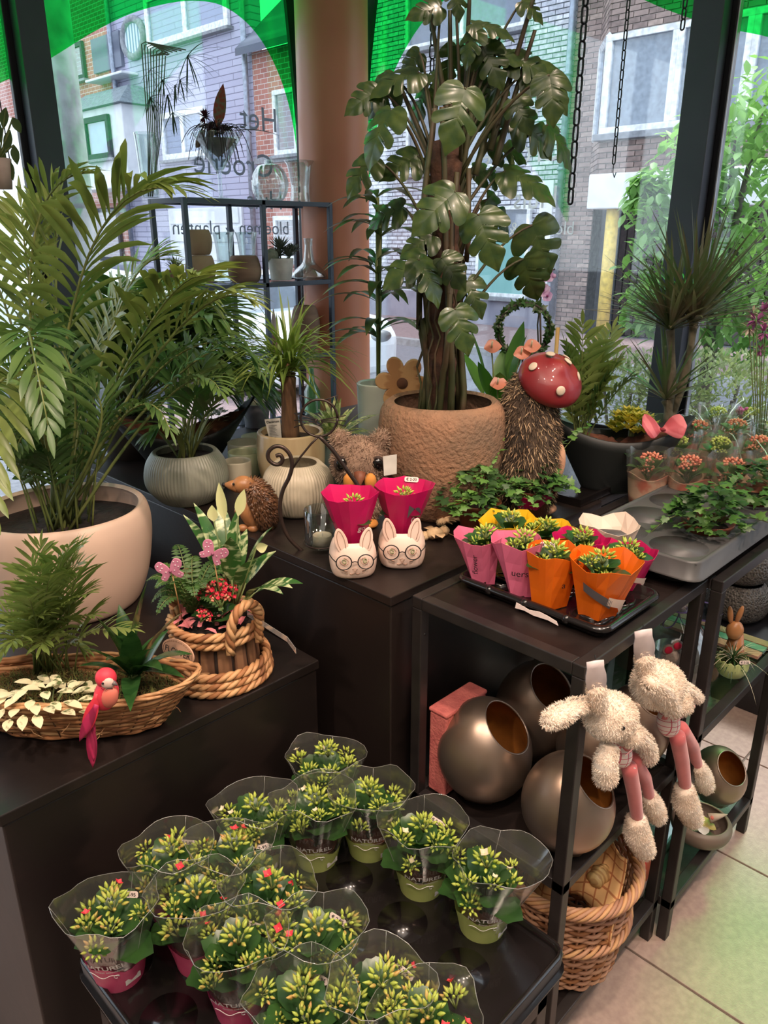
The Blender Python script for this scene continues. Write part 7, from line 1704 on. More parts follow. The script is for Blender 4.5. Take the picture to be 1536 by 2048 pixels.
q = MB(); q.tube([(0, 0, -.01), (0, 0, .05)], .009, 8); q.build('stem', m_stemg, dc)
ft = thing('fittonia', 'white-veined fittonia with cream leaves at the front of the twig basket', 'plant', tbp(92, 1392, -.06, .068)); m_fit = M('cream_leaf', (236, 226, 186), .5, rgb2=(96, 110, 66), scale=60, trans=.15, lo=.56, hi=.66)
for k in range(44):
    a = k*2.4; r_ = .013*sqrt(k); c = HR*(r_*cos(a)*1.0)+HF*(r_*sin(a)*.6)+V((0, 0, .045-r_*.35+rnd.uniform(-.006, .01))); q = MB(); q.leaf((0, 0, 0), V((cos(a), sin(a), .25+rnd.uniform(-.2, .3)))-HF*.3, .034*rnd.uniform(.75, 1.15), .017, droop=.7, n=5, peak=.45, fold=.15); q.build('leaf', m_fit, ft, loc=c)
q = MB()
for k in range(8): a = k*.8; q.tube([(0, 0, -.01), V((cos(a)*.03, sin(a)*.02, .03))], .0012, 4)
q.build('stems', m_stemg, ft)
# --- clip-on parrot
Pp = deep(212, 1385, Dt-.135); s = mpp(Pp)
t = thing('parrot_ornament', 'coral red parrot ornament with a long tail perched on the twig basket rim', 'ornament', Pp)
m_pr = M('coral_feather', (232, 66, 82), .6, rgb2=(214, 50, 70), scale=20); m_pr2 = M('salmon_breast', (240, 130, 110), .6); m_pt = M('deep_pink_tail', (176, 36, 84), .6, rgb2=(140, 26, 66), kind='wave', scale=20)
q = MB(); q.ell((0, 0, 0), (24*s, 20*s, 38*s), 18, 12, RF(.35, 'Y')); q.build('body', m_pr, t, loc=loc3(0, -4*s))
q = MB(); q.ell((0, 0, 0), (21*s, 19*s, 21*s), 18, 12, FM); q.build('head', m_pr, t, loc=loc3(4*s, 34*s))
q = MB(); q.ell((0, 0, 0), (18*s, 12*s, 26*s), 16, 10, RF(.3, 'Y')); q.build('breast', m_pr2, t, loc=loc3(10*s, -2*s, -11*s))
q = MB(); q.ell((0, 0, 0), (14*s, 8*s, 13*s), 14, 10, FM); fc = q.build('face', M('pale_face', (236, 204, 190), .6), t, loc=loc3(11*s, 30*s, -13*s))
q = MB(); q.ell((0, 0, 0), (2.6*s, 2*s, 2.6*s), 10, 6, FM); q.build('eye', m_eye, t, loc=loc3(5*s, 34*s, -21*s))
q = MB(); q.lathe([(5*s, 0), (4*s, 5*s), (.001, 11*s)], 10, mat=Matrix.Translation(loc3(22*s, 32*s, -14*s)) @ RF(2.2, 'Y')); q.build('beak', M('grey_beak', (120, 110, 110), .4), t)
q = MB(); q.tube([loc3(0, 22*s, -20*s), loc3(8*s, 19*s, -21*s), loc3(14*s, 22*s, -20*s), loc3(22*s, 20*s, -17*s)], .8*s, 4); q.build('face_line', m_ink, fc if False else t)
for (x0, z0, x1, z1, w_, nm, yy) in ((-10, 6, -50, -90, 26, 'wing', -16), (-14, -16, -58, -96, 20, 'wing', -19), (-34, -60, -42, -168, 22, 'tail_feather', -10), (-40, -70, -36, -150, 16, 'tail_feather', -13), (-28, -50, -50, -150, 16, 'tail_feather', -7)):
    a_, b_ = loc3(x0*s, z0*s, yy*s), loc3(x1*s, z1*s, (yy-8)*s); q = MB(); q.leaf(a_, b_-a_, (b_-a_).length, w_*s, up=-HF, droop=.1, n=9, peak=.45, fold=.15, base=.5); q.build(nm, m_pt if nm == 'tail_feather' or z0 < 0 else m_pr, t, solid=.0008)
# ================================================================ SHELF CONTENTS, PLUSH RABBITS, OUTDOOR GREENERY
m_egg = M('brushed_bronze', (158, 144, 134), .36, metal=.85, rgb2=(176, 136, 98), scale=3.2, detail=4, lo=.4, hi=.75, bump=.03, bscale=60)
m_egi = M('gilded_inside', (190, 122, 52), .5, metal=.4, rgb2=(120, 74, 32), scale=10, detail=6)
def egg_vase(px, py, z, rpx, hpx, label, od=(.5, -.35, .78), cut=.62, P=None, grp='bronze egg vases with slanted openings'):
    P = P or at(px, py, z); s = mpp(P); t = thing('egg_vase', label, 'vase', (P.x, P.y, z+.001), group=grp)
    o = (HR*od[0]+HF*od[1]+V((0, 0, od[2]))).normalized(); R_ = o.to_track_quat('Z', 'Y').to_matrix(); rx, hz = rpx*s, hpx*s/2; n, m = 40, 20
    def shell(k, flip):
        vs = []; fs = []
        for i in range(m+1):
            th = pi-(pi-cut)*i/m
            for j in range(n):
                a = 2*pi*j/n; d = R_ @ V((sin(th)*cos(a), sin(th)*sin(a), cos(th))); z_ = d.z
                w_ = rx*(1-.10*z_)*k; p = V((d.x*w_, d.y*w_, hz*(1+z_*k))); 
                if p.z < .012: p.z = .012*(.0+p.z/.012*.0)+(.004 if k < 1 else 0)
                vs.append(p)
        for i in range(m):
            for j in range(n): f = (i*n+j, i*n+(j+1) % n, (i+1)*n+(j+1) % n, (i+1)*n+j); fs.append(f[::-1] if flip else f)
        return vs, fs
    vs, fs = shell(1, False); q = MB(); q.add(vs, fs); q.build('shell', m_egg, t)
    v2, f2 = shell(.965, True); q = MB(); q.add(v2, f2); N0 = len(v2); q.build('gilded_inside', m_egi, t)
    q = MB(); rim = [(vs[m*n+j]+v2[m*n+j])/2 for j in range(n)]; q.tube(rim, .0022, 6, closed=True); q.build('rim', m_egg, t)
    return t
egg_vase(965, 1583, .505, 92, 208, 'large bronze egg vase at the left front of the metal unit, opening to the right')
egg_vase(1065, 1500, .505, 80, 196, 'bronze egg vase behind the large left one, dark opening', (.3, -.45, .8))
egg_vase(1128, 1682, .505, 90, 200, 'bronze egg vase in front, half hidden behind the front leg', (.55, -.3, .75))
egg_vase(1180, 1560, .505, 72, 170, 'bronze egg vase in the middle between the plush rabbits and the front leg', (-.3, .4, .9), .5)
egg_vase(1262, 1520, .505, 66, 170, 'bronze egg vase at the right rear of the unit behind the plush rabbits', (.3, -.3, .85), .55)
egg_vase(1428, 1598, .125, 53, 118, 'bronze egg vase standing on the lower glass shelf at the right', (.25, -.6, .72), .66)
# pink woven box, white box, dark cloth on the front unit
m_pbox = M('pink_woven_box', (204, 112, 104), .9, rgb2=(182, 92, 88), scale=40, bump=.5, bscale=160)
q = MB(); q.bb((0, 0, 0), (.13, .045, .19)); q.bb((-.002, -.002, .19), (.132, .047, .20)); tag(q.build('woven_box', m_pbox, smooth=False, bevel=.004, loc=(1.019, .823, .5005)), 'pink textured box standing at the back left of the metal unit', 'box')
q = MB(); q.bb((0, 0, 0), (.11, .09, .15)); wb = q.build('white_box', M('white_card_box', (206, 204, 206), .6), smooth=False, bevel=.002, loc=(1.60, .78, .586)); wb.rotation_euler = (0, 0, .3); tag(wb, 'plain white cardboard box behind the plush rabbits', 'box')
q = MB(); q.tube([V((.02, .02, .15)), V((.02, .02, .18)), V((.05, .03, .185))], .001, 4); q.build('thread', m_white, wb)
# small planted green thing and dark bag behind
t = thing('potted_fern', 'small dark green plant in a brown pot behind the plush rabbits', 'plant', (1.78, .80, .586)); q = MB(); q.lathe(lathe_prof([(.035, 0), (.045, 1)], 1, .07, .003), 20); q.build('pot', m_rim, t); tuft(t, (0, 0, .07), 40, .08, .018, 1.0, m_palmd, 'leaves', up=.6)
# --- wicker log basket on the bottom shelf with checked cloth and a shell
P = at(1185, 1938, .125); P = V((1.185, .615, .1225)); s = mpp(P)
t = thing('willow_basket', 'round peeled-willow basket with thick woven rim on the bottom shelf', 'basket', P)
def wk(f, a): r = .106+.030*f**.8; up = .045*max(0, cos(a-.15))**2*f; return r*(1.0), f*.235+up
NS = 26
for row in range(24):
    f = (row+.5)/25; n = NS*4; pts = []
    for k in range(n):
        a = 2*pi*k/n; r, z = wk(f, a); g = .0042*(1 if row % 2 else -1)*cos(a*NS/2); pts.append(((r+g)*cos(a), (r+g)*sin(a), z+.001*sin(a*9+row)))
    q = MB(); q.tube(pts, .0040, 5, closed=True); q.build('weaver', [m_wil3, m_wil2][row % 4 == 3], t)
for k in range(NS):
    a = 2*pi*k/NS; q = MB(); q.tube([((wk(f, a)[0])*cos(a), (wk(f, a)[0])*sin(a), wk(f, a)[1]) for f in (0, .25, .5, .75, 1.0)], .0030, 5); q.build('stake', m_wil3, t)
for (f, nn_) in ((.55, 5), (1.02, 7)):
    for k in range(nn_):
        pts = []
        for i in range(130):
            a = 2*pi*i/130; r, z = wk(f, a); ph = a*9+2*pi*k/nn_; pts.append(((r+.009*cos(ph)+.004)*cos(a), (r+.009*cos(ph)+.004)*sin(a), z+.010*sin(ph)))
        q = MB(); q.tube(pts, .0043, 5, closed=True); q.build('rim_rod', [m_wil3, m_wil][k % 2], t)
q = MB(); q.lathe([(.001, .006), (.090, .006), (.092, .012)], 30); q.build('base', m_wil2, t)
def plaid(name, a, b, ln, sc):
    m = bpy.data.materials.new(name); m.use_nodes = True; nt = m.node_tree; p = nt.nodes['Principled BSDF']; tc = nt.nodes.new('ShaderNodeTexCoord'); sx = nt.nodes.new('ShaderNodeSeparateXYZ'); nt.links.new(tc.outputs['Object'], sx.inputs[0])
    prev = None
    for ax in ('X', 'Z'):
        mu = nt.nodes.new('ShaderNodeMath'); mu.operation = 'MULTIPLY'; mu.inputs[1].default_value = sc; nt.links.new(sx.outputs[ax], mu.inputs[0]); fr_ = nt.nodes.new('ShaderNodeMath'); fr_.operation = 'FRACT'; nt.links.new(mu.outputs[0], fr_.inputs[0]); lt = nt.nodes.new('ShaderNodeMath'); lt.operation = 'LESS_THAN'; lt.inputs[1].default_value = .14; nt.links.new(fr_.outputs[0], lt.inputs[0])
        if prev is None: prev = lt
        else: mx = nt.nodes.new('ShaderNodeMath'); mx.operation = 'MAXIMUM'; nt.links.new(prev.outputs[0], mx.inputs[0]); nt.links.new(lt.outputs[0], mx.inputs[1]); prev = mx
    mi = nt.nodes.new('ShaderNodeMix'); mi.data_type = 'RGBA'; mi.inputs[6].default_value = (*L(a), 1); mi.inputs[7].default_value = (*L(ln), 1); nt.links.new(prev.outputs[0], mi.inputs[0]); nt.links.new(mi.outputs[2], p.inputs['Base Color']); p.inputs['Roughness'].default_value = .9; return m
m_plaid = plaid('checked_cloth', (232, 186, 128), None, (186, 122, 78), 42)
q = MB(); n = 14; vs = []
for i in range(n+1):
    for j in range(n+1): u, v = i/n-.5, j/n-.5; vs.append((u*.20, .03*sin(u*9)+.02*sin(v*7)+v*.05, (v+.5)*.17+.02*cos(u*8)-.05*abs(u)))
q.add(vs, [(i*(n+1)+j, (i+1)*(n+1)+j, (i+1)*(n+1)+j+1, i*(n+1)+j+1) for i in range(n) for j in range(n)])
o = q.build('checked_cloth', m_plaid, None, loc=P+V((-.02, -.02, .165)), solid=.002); o.rotation_euler = (-.25, 0, AZ-pi/2-.5); tag(o, 'folded orange checked cloth standing up inside the willow basket', 'cloth')
o = MB(); o.ell((0, 0, 0), (.03, .02, .018), 14, 10, fn=lambda v: v*(1+.12*sin(v.x*9))); tag(o.build('shell_ornament', M('shell_cream', (214, 186, 130), .5, kind='wave', rgb2=(186, 150, 100), scale=30), None, loc=P+V((.02, -.06, .225))), 'cream ribbed shell lying at the front of the willow basket', 'shell')
# grey and terracotta pot behind basket with gnome
Pq = V((1.40, .60, .1225))
Pq = V((1.418, .575, .1225)); q = MB(); q.lathe(lathe_prof([(.020, 0), (.034, .05), (.040, .35), (.040, .62)], 1, .16, .003), 28); q.build('x', m_egg); bpy.data.objects.remove(bpy.data.objects['x'])
t = thing('two_tone_pot', 'narrow pot with grey base and terracotta top beside the second leg', 'pot', Pq)
q = MB(); q.lathe([(.001, 0), (.022, .001), (.034, .02), (.038, .07)], 28); q.build('base', M('grey_pot_base', (120, 108, 104), .6), t)
q = MB(); q.lathe(lathe_prof([(.038, 0), (.039, .5), (.036, 1)], 1, .085, .003), 28); q.v = [v+V((0, 0, .07)) for v in q.v]; q.build('upper', M('terracotta', (176, 82, 54), .7), t)
gn = thing('gnome_doll', 'small felt gnome doll with red dotted hat and striped legs beside the second leg', 'soft toy', Pq+V((0, 0, .156)))
q = MB(); q.lathe([(.001, 0), (.022, .004), (.026, .03), (.018, .06), (.001, .07)], 16); q.build('body', M('grey_felt', (110, 90, 80), .9), gn)
q = MB(); q.lathe([(.022, .055), (.018, .085), (.008, .12), (.001, .14)], 16); q.build('hat', M('red_dotted_felt', (170, 30, 52), .9, rgb2=(230, 200, 200), kind='voronoi', scale=60, lo=.1, hi=.16), gn)
q = MB(); q.lathe([(.020, .03), (.014, .05), (.001, .055)], 14); q.build('beard', M('white_wool', (214, 196, 178), .95), gn)
for sx in (-1, 1): q = MB(); q.tube([loc3(sx*.01, .01, -.02), loc3(sx*.013, -.02, -.036), loc3(sx*.014, -.05, -.040)], .0035, 6); q.build('leg', M('striped_leg', (200, 60, 66), .9, kind='wave', rgb2=(230, 220, 214), scale=60, stretch=(0.01, .01, 1), detail=0), gn)
# --- hanging plush rabbits
m_plu = M('cream_plush', (244, 230, 214), .95, rgb2=(226, 204, 182), scale=20, sheen=.3); m_pft = M('plush_tip', (246, 234, 218), .95); m_pnt = M('pink_velvet', (214, 112, 112), .8, rgb2=(198, 98, 100), scale=20, sheen=.4)
m_shirt = plaid('pink_checked_shirt', (240, 222, 214), None, (206, 96, 112), 90); m_vel = M('satin_ear', (222, 208, 208), .35)
def rabbit(label, ox, oy, Y, sc, var=0):
    A = ony(1205+ox, 1330+oy, Y); t = thing('plush_rabbit', label, 'soft toy', A); O = V(A); s = mpp(ony(1230+ox, 1480+oy, Y))
    def Q(x, y, d=0): p = ony(x+ox, y+oy, Y); return p-O+HF*d
    def limb(pts, rs, name, mat=m_plu, furry=True, d=0, fl=1, nf=2600):
        pp = [Q(x, y, d) for x, y in pts]; N = 10; path = []; rr = []
        for i in range(N+1):
            f = i/N*(len(pp)-1); k = min(int(f), len(pp)-2); path.append(pp[k].lerp(pp[k+1], f-k)); rr.append((rs[k]+(rs[k+1]-rs[k])*(f-k))*s)
        path = [path[0]+(path[0]-path[1])*.3]+path+[path[-1]+(path[-1]-path[-2])*.5]; rr = [rr[0]*.3]+rr+[rr[-1]*.45]
        q = MB(); q.tube(path, rr, 14, flat=fl); o = q.build(name, mat, t)
        if furry:
            g = random.Random(len(name)); pts_ = []
            for _ in range(nf):
                i = g.randrange(len(path)-1); f = g.random(); c = path[i].lerp(path[i+1], f); d_, a_, b_ = frame_of(path[i+1]-path[i]); an = g.uniform(0, 6.28); n_ = a_*cos(an)+b_*sin(an)*1.0; r_ = rr[i]+(rr[i+1]-rr[i])*f
                pts_.append((c+n_*r_*.96, n_))
            pe = path[-1]; pts_ += [(p, n) for p, n in ell_pts(pe, rr[-2]*.7, 250, seed=4)]
            fur(t, pts_, .0052, .0005, [m_plu, m_pft], .55, .1)
        return o
    hx, hy = (1222, 1432) if not var else (1222, 1428)
    def ellp(cx, cy, rx, ry, rz_, name, mat, d=0, furry=3000, R_=FM):
        c = Q(cx, cy, d); q = MB(); q.ell(c, (rx*s, ry*s, rz_*s), 20, 14, R_); o = q.build(name, mat, t)
        if furry: fur(t, ell_pts(c, (rx*s, ry*s, rz_*s), furry, R_, seed=int(cx)), .0052, .0005, [m_plu, m_pft], .55, .1)
        return o
    ellp(1220, 1432, 52, 42, 48, 'head', m_plu, 0, 6000, RF(.3, 'Y'))
    ellp(1250, 1452, 30, 28, 24, 'muzzle', m_plu, -26*s, 2000, RF(.4, 'Y'))
    q = MB(); q.ell(Q(1272, 1447, -50*s), (5*s, 4*s, 4*s), 10, 6, FM); q.build('nose', M('pink_nose', (226, 156, 160), .6), t)
    q = MB(); q.ell(Q(1230, 1424, -52*s), 5*s, 10, 6); q.build('eye', m_eye, t)
    q = MB(); q.tube([Q(1262, 1452, -54*s), Q(1248, 1466, -54*s), Q(1236, 1480, -50*s)], .0006, 4); q.build('whisker', M('pink_thread', (230, 170, 170), .6), t)
    q = MB(); a_, b_ = Q(1193, 1395, -4*s), Q(1190, 1322, -2*s); q.leaf(b_, a_-b_, (a_-b_).length*1.05, 38*s, up=-HF, droop=0, n=6, base=.8, fold=.1); q.build('ear_lining', m_vel, t, solid=.003)
    limb([(1198, 1412), (1194, 1388), (1192, 1374)], (18, 17, 15), 'ear', nf=1500)
    if not var: limb([(1195, 1425), (1160, 1432), (1128, 1450), (1106, 1462)], (13, 17, 21, 17), 'ear', d=30*s, fl=.6); limb([(1262, 1450), (1286, 1478), (1292, 1505)], (16, 21, 19), 'ear', d=-18*s, fl=.7)
    else: limb([(1255, 1440), (1282, 1448), (1302, 1462)], (12, 16, 14), 'ear', d=10*s, fl=.6); limb([(1195, 1405), (1218, 1425), (1238, 1460)], (18, 24, 20), 'ear', d=-34*s, fl=.6)
    ellp(1241, 1506, 24, 18, 36, 'shirt', m_shirt, 0, 0, RF(-.25, 'Y'))
    if not var: limb([(1215, 1480), (1206, 1515), (1207, 1548)], (16, 22, 23), 'arm', d=-16*s, nf=3200)
    limb([(1256, 1530), (1266, 1580), (1272, 1628)], (17, 16, 14), 'trouser_leg', m_pnt, False, -6*s); limb([(1268, 1522), (1292, 1560), (1302, 1600)], (16, 15, 12), 'trouser_leg', m_pnt, False, 8*s)
    limb([(1270, 1632), (1272, 1662), (1288, 1696)], (20, 30, 24), 'foot', d=-8*s, nf=4200); limb([(1300, 1596), (1310, 1618), (1318, 1640)], (17, 24, 20), 'foot', d=8*s, nf=3000)
    q = MB(); q.lathe([(.001, 0), (4*s, .001), (.001, .002)], 10, mat=Matrix.Translation(Q(1262, 1524, -22*s)) @ RF(pi/2, 'X')); q.build('button', m_white, t)
    for sx in (-1, 1): q = MB(); q.leaf(Q(1238, 1480, -22*s), HR*sx-V((0, 0, .4)), 20*s, 12*s, up=-HF, droop=.2, n=4, peak=.6); q.build('bow_loop', m_pnt, t, solid=.001)
    q = MB(); q.tube([V((0, 0, ZT-.03-O.z))+HF*.008, Q(1190, 1310, 0)], .0012, 4); q.build('hanging_loop', m_ink, t)
rabbit('cream plush rabbit in checked shirt and pink trousers hanging nearer the front leg', 0, 0, .488, 1)
rabbit('cream plush rabbit hanging beside the second leg, ear folded over its face', 96, -62, .486, .95, 1)
# --- unit 2 shelf: mouse gift wrapped in cellophane
Pm = V((1.56, .605, .5865)); Pm = at(1348, 1408, .5865)+V((0, .018, 0)); s = mpp(Pm)
t = thing('wrapped_gift', 'cellophane-wrapped glass with a felt mouse, tied with lilac ribbon', 'gift', Pm)
m_cel = film('cellophane', (.93, .95, .96), .10, .06, haze=.04, edge=.55); m_lil2 = M('lilac_ribbon', (176, 148, 214), .35, rgb2=(160, 132, 204))
q = MB(); q.lathe([(.055, 0), (.078, .02), (.084, .09), (.082, .15), (.050, .20), (.018, .235), (.014, .245), (.030, .27), (.050, .30)], 48, fn=lambda r, z, a: (r*(1+.05*sin(a*7+z*30)+.03*sin(a*17+z*60)), z)); q.build('cellophane', m_cel, t)
q = MB(); q.lathe([(.040, .002), (.046, .01), (.044, .14), (.043, .14), (.044, .01), (.038, .006)], 30); q.build('glass_jar', m_clear, t)
mc = loc3(-.024, .150, -.055); m_gf = M('grey_felt_mouse', (150, 136, 126), .95, rgb2=(132, 118, 110), scale=60, bump=.4); m_rf = M('crimson_felt', (206, 30, 66), .9)
q = MB(); q.ell(mc, (.026, .021, .021), 16, 10, FM); q.lathe([(.019, 0), (.012, .026), (.005, .046), (.001, .049)], 14, mat=Matrix.Translation(mc) @ RF(pi/2+.25, 'Y')); q.build('mouse_head', m_gf, t)
for (dx, dz) in ((-.016, .022), (.002, .032)): q = MB(); q.ell(mc+loc3(dx, dz, -.010), (.013, .003, .013), 12, 8, FM); e_ = q.build('mouse_ear', m_gf, t); q = MB(); q.ell(mc+loc3(dx, dz, -.0125), (.009, .002, .009), 12, 8, FM); q.build('ear_lining', m_rf, e_)
q = MB(); q.ell(mc+loc3(.012, .006, -.020), .0038, 8, 6); q.build('mouse_eye', m_eye, t)
q = MB(); q.lathe([(.020, -.055), (.018, -.03), (.013, -.012)], 16, tuple(mc)); q.build('mouse_jumper', m_rf, t)
for k in range(4):
    a = k*1.7; q = MB(); d = HR*cos(a)+HF*sin(a)*.5; pts = [V((0, 0, .24))+d*(.035*sin(i*pi/12))+V((0, 0, (.030*(1 if k % 2 else -1.6))*sin(i*pi/12*.9)))+HR*.022*cos(i*pi/12+a)*sin(i*pi/12) for i in range(13)]; q.tube(pts, .0032, 6, flat=.25); q.build('ribbon_loop', m_lil2, t)
q = MB(); q.tube([V((cos(a*.6), sin(a*.6), 0))*.018+V((0, 0, .236)) for a in range(11)], .0035, 6, closed=True, flat=.5); q.tube([V((.0, 0, .238)), loc3(.03, .262, -.01), loc3(.065, .258, -.02), loc3(.090, .230, -.01), loc3(.075, .205, 0), loc3(.03, .212, 0)], .0034, 6, flat=.25); q.build('ribbon', m_lil2, t)
q = MB()
for k in range(160): q.leaf((rnd.uniform(-.03, .03), rnd.uniform(-.03, .03), rnd.uniform(.01, .08)), (rnd.uniform(-1, 1), rnd.uniform(-1, 1), rnd.uniform(-.5, .8)), .025, .004, droop=.5, n=2)
q.build('green_filling', m_ivyd, t, kind='stuff')
# --- bunny egg cup with grass
Pe = V((1.80, .545, .5865)); Pe = at(1460, 1352, .5865); s = mpp(Pe)
t = thing('bunny_egg_planter', 'brown ceramic bunny beside a pale green eggshell planter with wispy grass and a price sticker', 'planter', Pe)
m_bun = M('tan_glazed_bunny', (186, 130, 80), .35, rgb2=(160, 104, 64), scale=14, coat=.2); m_shl = M('pale_green_shell', (172, 186, 118), .35, rgb2=(190, 196, 140), scale=6)
q = MB(); q.lathe(lathe_prof(spline([(8*s, 0), (22*s, .15), (30*s, .5), (31*s, .8), (30*s, 1)], 3), 1, .050, .002, .9), 28, fn=lambda r, z, a: (r, z+(.003*(1 if int(a*4) % 2 else -1) if z > .045 else 0))); q.build('eggshell', m_shl, t)
q = MB(); q.ell(loc3(2*s, .115, .02), (17*s, 14*s, 20*s), 16, 10, FM); q.lathe([(20*s, .0), (22*s, .03), (12*s, .10)], 16, tuple(loc3(14*s, 0, .035))); q.build('bunny_body', m_bun, t)
for dx in (-12, 6): q = MB(); q.ell((0, 0, 0), (6*s, 4*s, 20*s), 12, 8, RF(.2*(1 if dx > 0 else -1), 'Y')); q.build('ear', m_bun, t, loc=loc3(dx*s, .115+34*s, .02))
q = MB(); q.ell((0, 0, 0), (9*s, 9*s, 14*s), 12, 8, FM); q.build('foot', m_bun, t, loc=loc3(34*s, 12*s, .02))
tuft(t, (0, 0, .035), 90, .05, .0035, 1.6, m_ivyd, 'moss_tuft', up=.3)
q = MB()
for k in range(24): a = rnd.uniform(0, 6.28); q.leaf((0, 0, .05), (cos(a), sin(a), rnd.uniform(-.2, 1.4)), rnd.uniform(.06, .13), .0012, droop=1.2, n=6, base=.9)
q.build('wispy_straw', M('pale_straw', (226, 216, 186), .6), t, kind='stuff'); price(t, face_mat(-HF*.034+HR*.012+V((0, 0, .058)), .2), .026, '€ 2-25')
# --- shallow bowl with gnome and felt flowers
Pb_ = at(1398, 1672, .125); s = mpp(Pb_)
t = thing('shallow_bowl', 'shallow grey-brown bowl with white petals inside on the lower glass shelf', 'bowl', (Pb_.x, Pb_.y, .121))
pr = spline([(26*s, 0), (48*s, .25), (57*s, .6), (56*s, .88), (50*s, 1)], 4); q = MB(); q.lathe(lathe_prof(pr, 1, .062, .005, .85), 40); q.v = [V(v) for v in q.v]; q.build('bowl', M('grey_brown_bowl', (134, 116, 104), .45, rgb2=(110, 96, 88), scale=5), t)
fl_ = thing('felt_flower', 'white and yellow petal ornament lying in the shallow bowl', 'ornament', (Pb_.x, Pb_.y, .160))
for k in range(5): a = k*1.256; q = MB(); q.leaf((0, 0, 0), (cos(a), sin(a), .35), .038, .030, droop=.8, n=5, peak=.6); q.build('petal', M('white_petal', (232, 228, 220), .5) if k % 2 else M('yellow_petal', (222, 206, 120), .5), fl_)
gf = thing('gnome_ornament', 'tiny gnome with a dark green coat lying in the shallow bowl', 'ornament', (Pb_.x-.01, Pb_.y+.005, .178)); q = MB(); q.lathe([(.014, 0), (.010, .03), (.001, .034)], 14, mat=RF(-1.2, 'Y')); q.build('coat', M('dark_green_felt', (36, 48, 36), .9), gf); q = MB(); q.lathe([(.013, .028), (.008, .05), (.001, .075)], 14, mat=RF(1.3, 'Y')); q.build('cap', M('cream_felt', (232, 208, 186), .9), gf); q = MB(); q.ell(loc3(.03, .014, -.006), .006, 8, 6); q.build('nose', m_pr2, gf)
# --- textured black pots on the plinth
m_tex = M('hammered_black', (52, 50, 50), .45, rgb2=(104, 98, 92), kind='voronoi', scale=130, bump=1, bscale=130, lo=.18, hi=.5, metal=.2)
for (px, py, zz, lab) in ((1468, 1238, .241, 'dark hammered round pot on the plinth, lower of the two stacked'), (0, 0, 0, 'dark hammered round pot stacked on top of the other one')):
    Pt = at(1468, 1232, .241); s = mpp(Pt); h_ = .150; z0 = .241 if px else .241+h_+.002; r_ = 60*s*(1 if px else .96)
    q = MB(); q.lathe(lathe_prof(spline([(r_*.55, 0), (r_*.9, .18), (r_, .5), (r_*.9, .82), (r_*.72, 1)], 4), 1, h_, .005, .8), 48); tag(q.build('hammered_pot', m_tex, loc=(Pt.x, Pt.y, z0)), lab, 'pot')
# reddish wood crate slats behind the bunny
t = thing('wooden_tray', 'small weathered wooden tray on the glass shelf behind the bunny', 'tray', (1.90, .62, .5865)); 
for k in range(3): q = MB(); q.bb((-.015+k*.035, -.1, 0), (.015+k*.035, .16, .008)); q.build('slat', M('pinkish_wood', (190, 140, 120), .8) if k % 2 == 0 else M('greenish_wood', (110, 150, 136), .8), t, smooth=False)
# --- rack-top arrangement in the martini vase
mv = [o for o in bpy.data.objects if o.name.startswith('martini_vase')][0]; Pv = V(mv.location); s = mpp(Pv); zt = rise(Pv, 268)-Pv.z
m_dry = M('dark_dried', (70, 46, 54), .9, rgb2=(44, 34, 40), scale=20); m_dry2 = M('beige_dried', (150, 132, 110), .9)
t = thing('dried_arrangement', 'dark dried flower arrangement with pods and tendrils in the martini vase', 'flowers', Pv+V((0, 0, zt)))
q = MB(); q.lathe([(.001, -.09), (22*s, -.055), (38*s, -.02), (.001, -.012)], 20); q.build('sand_layer', M('sand_fill', (150, 140, 134), .9), t)
q = MB()
for k in range(70):
    a = rnd.uniform(0, 6.28); r_ = rnd.uniform(.05, .15); e_ = V((cos(a)*r_, sin(a)*r_, rnd.uniform(-.12, .03))); q.tube(bez(V((cos(a)*.02, sin(a)*.02, 0)), V((e_.x*.6, e_.y*.6, .03)), e_, 6), .0014, 4)
q.build('tendrils', m_dry, t, kind='stuff')
for (dx, dz, sz, m_, nm) in ((-22, 30, 16, M('dark_red_bloom', (96, 34, 46), .9), 'dried_bloom'), (0, 12, 18, m_dry, 'dried_bloom'), (-10, 8, 16, m_dry, 'dried_bloom')):
    c = loc3(dx*s, dz*s); q = MB()
    for k in range(60): d = V((rnd.gauss(0, 1), rnd.gauss(0, 1), rnd.gauss(.4, 1))).normalized(); q.leaf(c, d, sz*s, sz*s*.3, droop=.2, n=2)
    q.build(nm, m_, t)
q = MB(); q.leaf(loc3(4*s, 10*s, -.01), loc3(14*s, 70*s), 78*s, 24*s, up=-HF, droop=.05, n=8, peak=.35, fold=.4); q.build('tall_pod', M('orange_pod', (150, 74, 60), .8, rgb2=(120, 110, 90), kind='voronoi', scale=60), t)
q = MB(); q.leaf(loc3(20*s, 2*s), loc3(.1, .02), 110*s, 10*s, up=V((0, 0, 1)), droop=.6, n=9); q.build('long_leaf', M('grey_green_leaf', (80, 90, 80), .7), t)
for (dx, dz) in ((-30, -10), (-12, -8)): q = MB(); q.ell((0, 0, 0), (7*s, 6*s, 18*s), 10, 8, RF(.5, 'Y')); q.build('pod', m_dry2, t, loc=loc3(dx*s, dz*s, -.03))
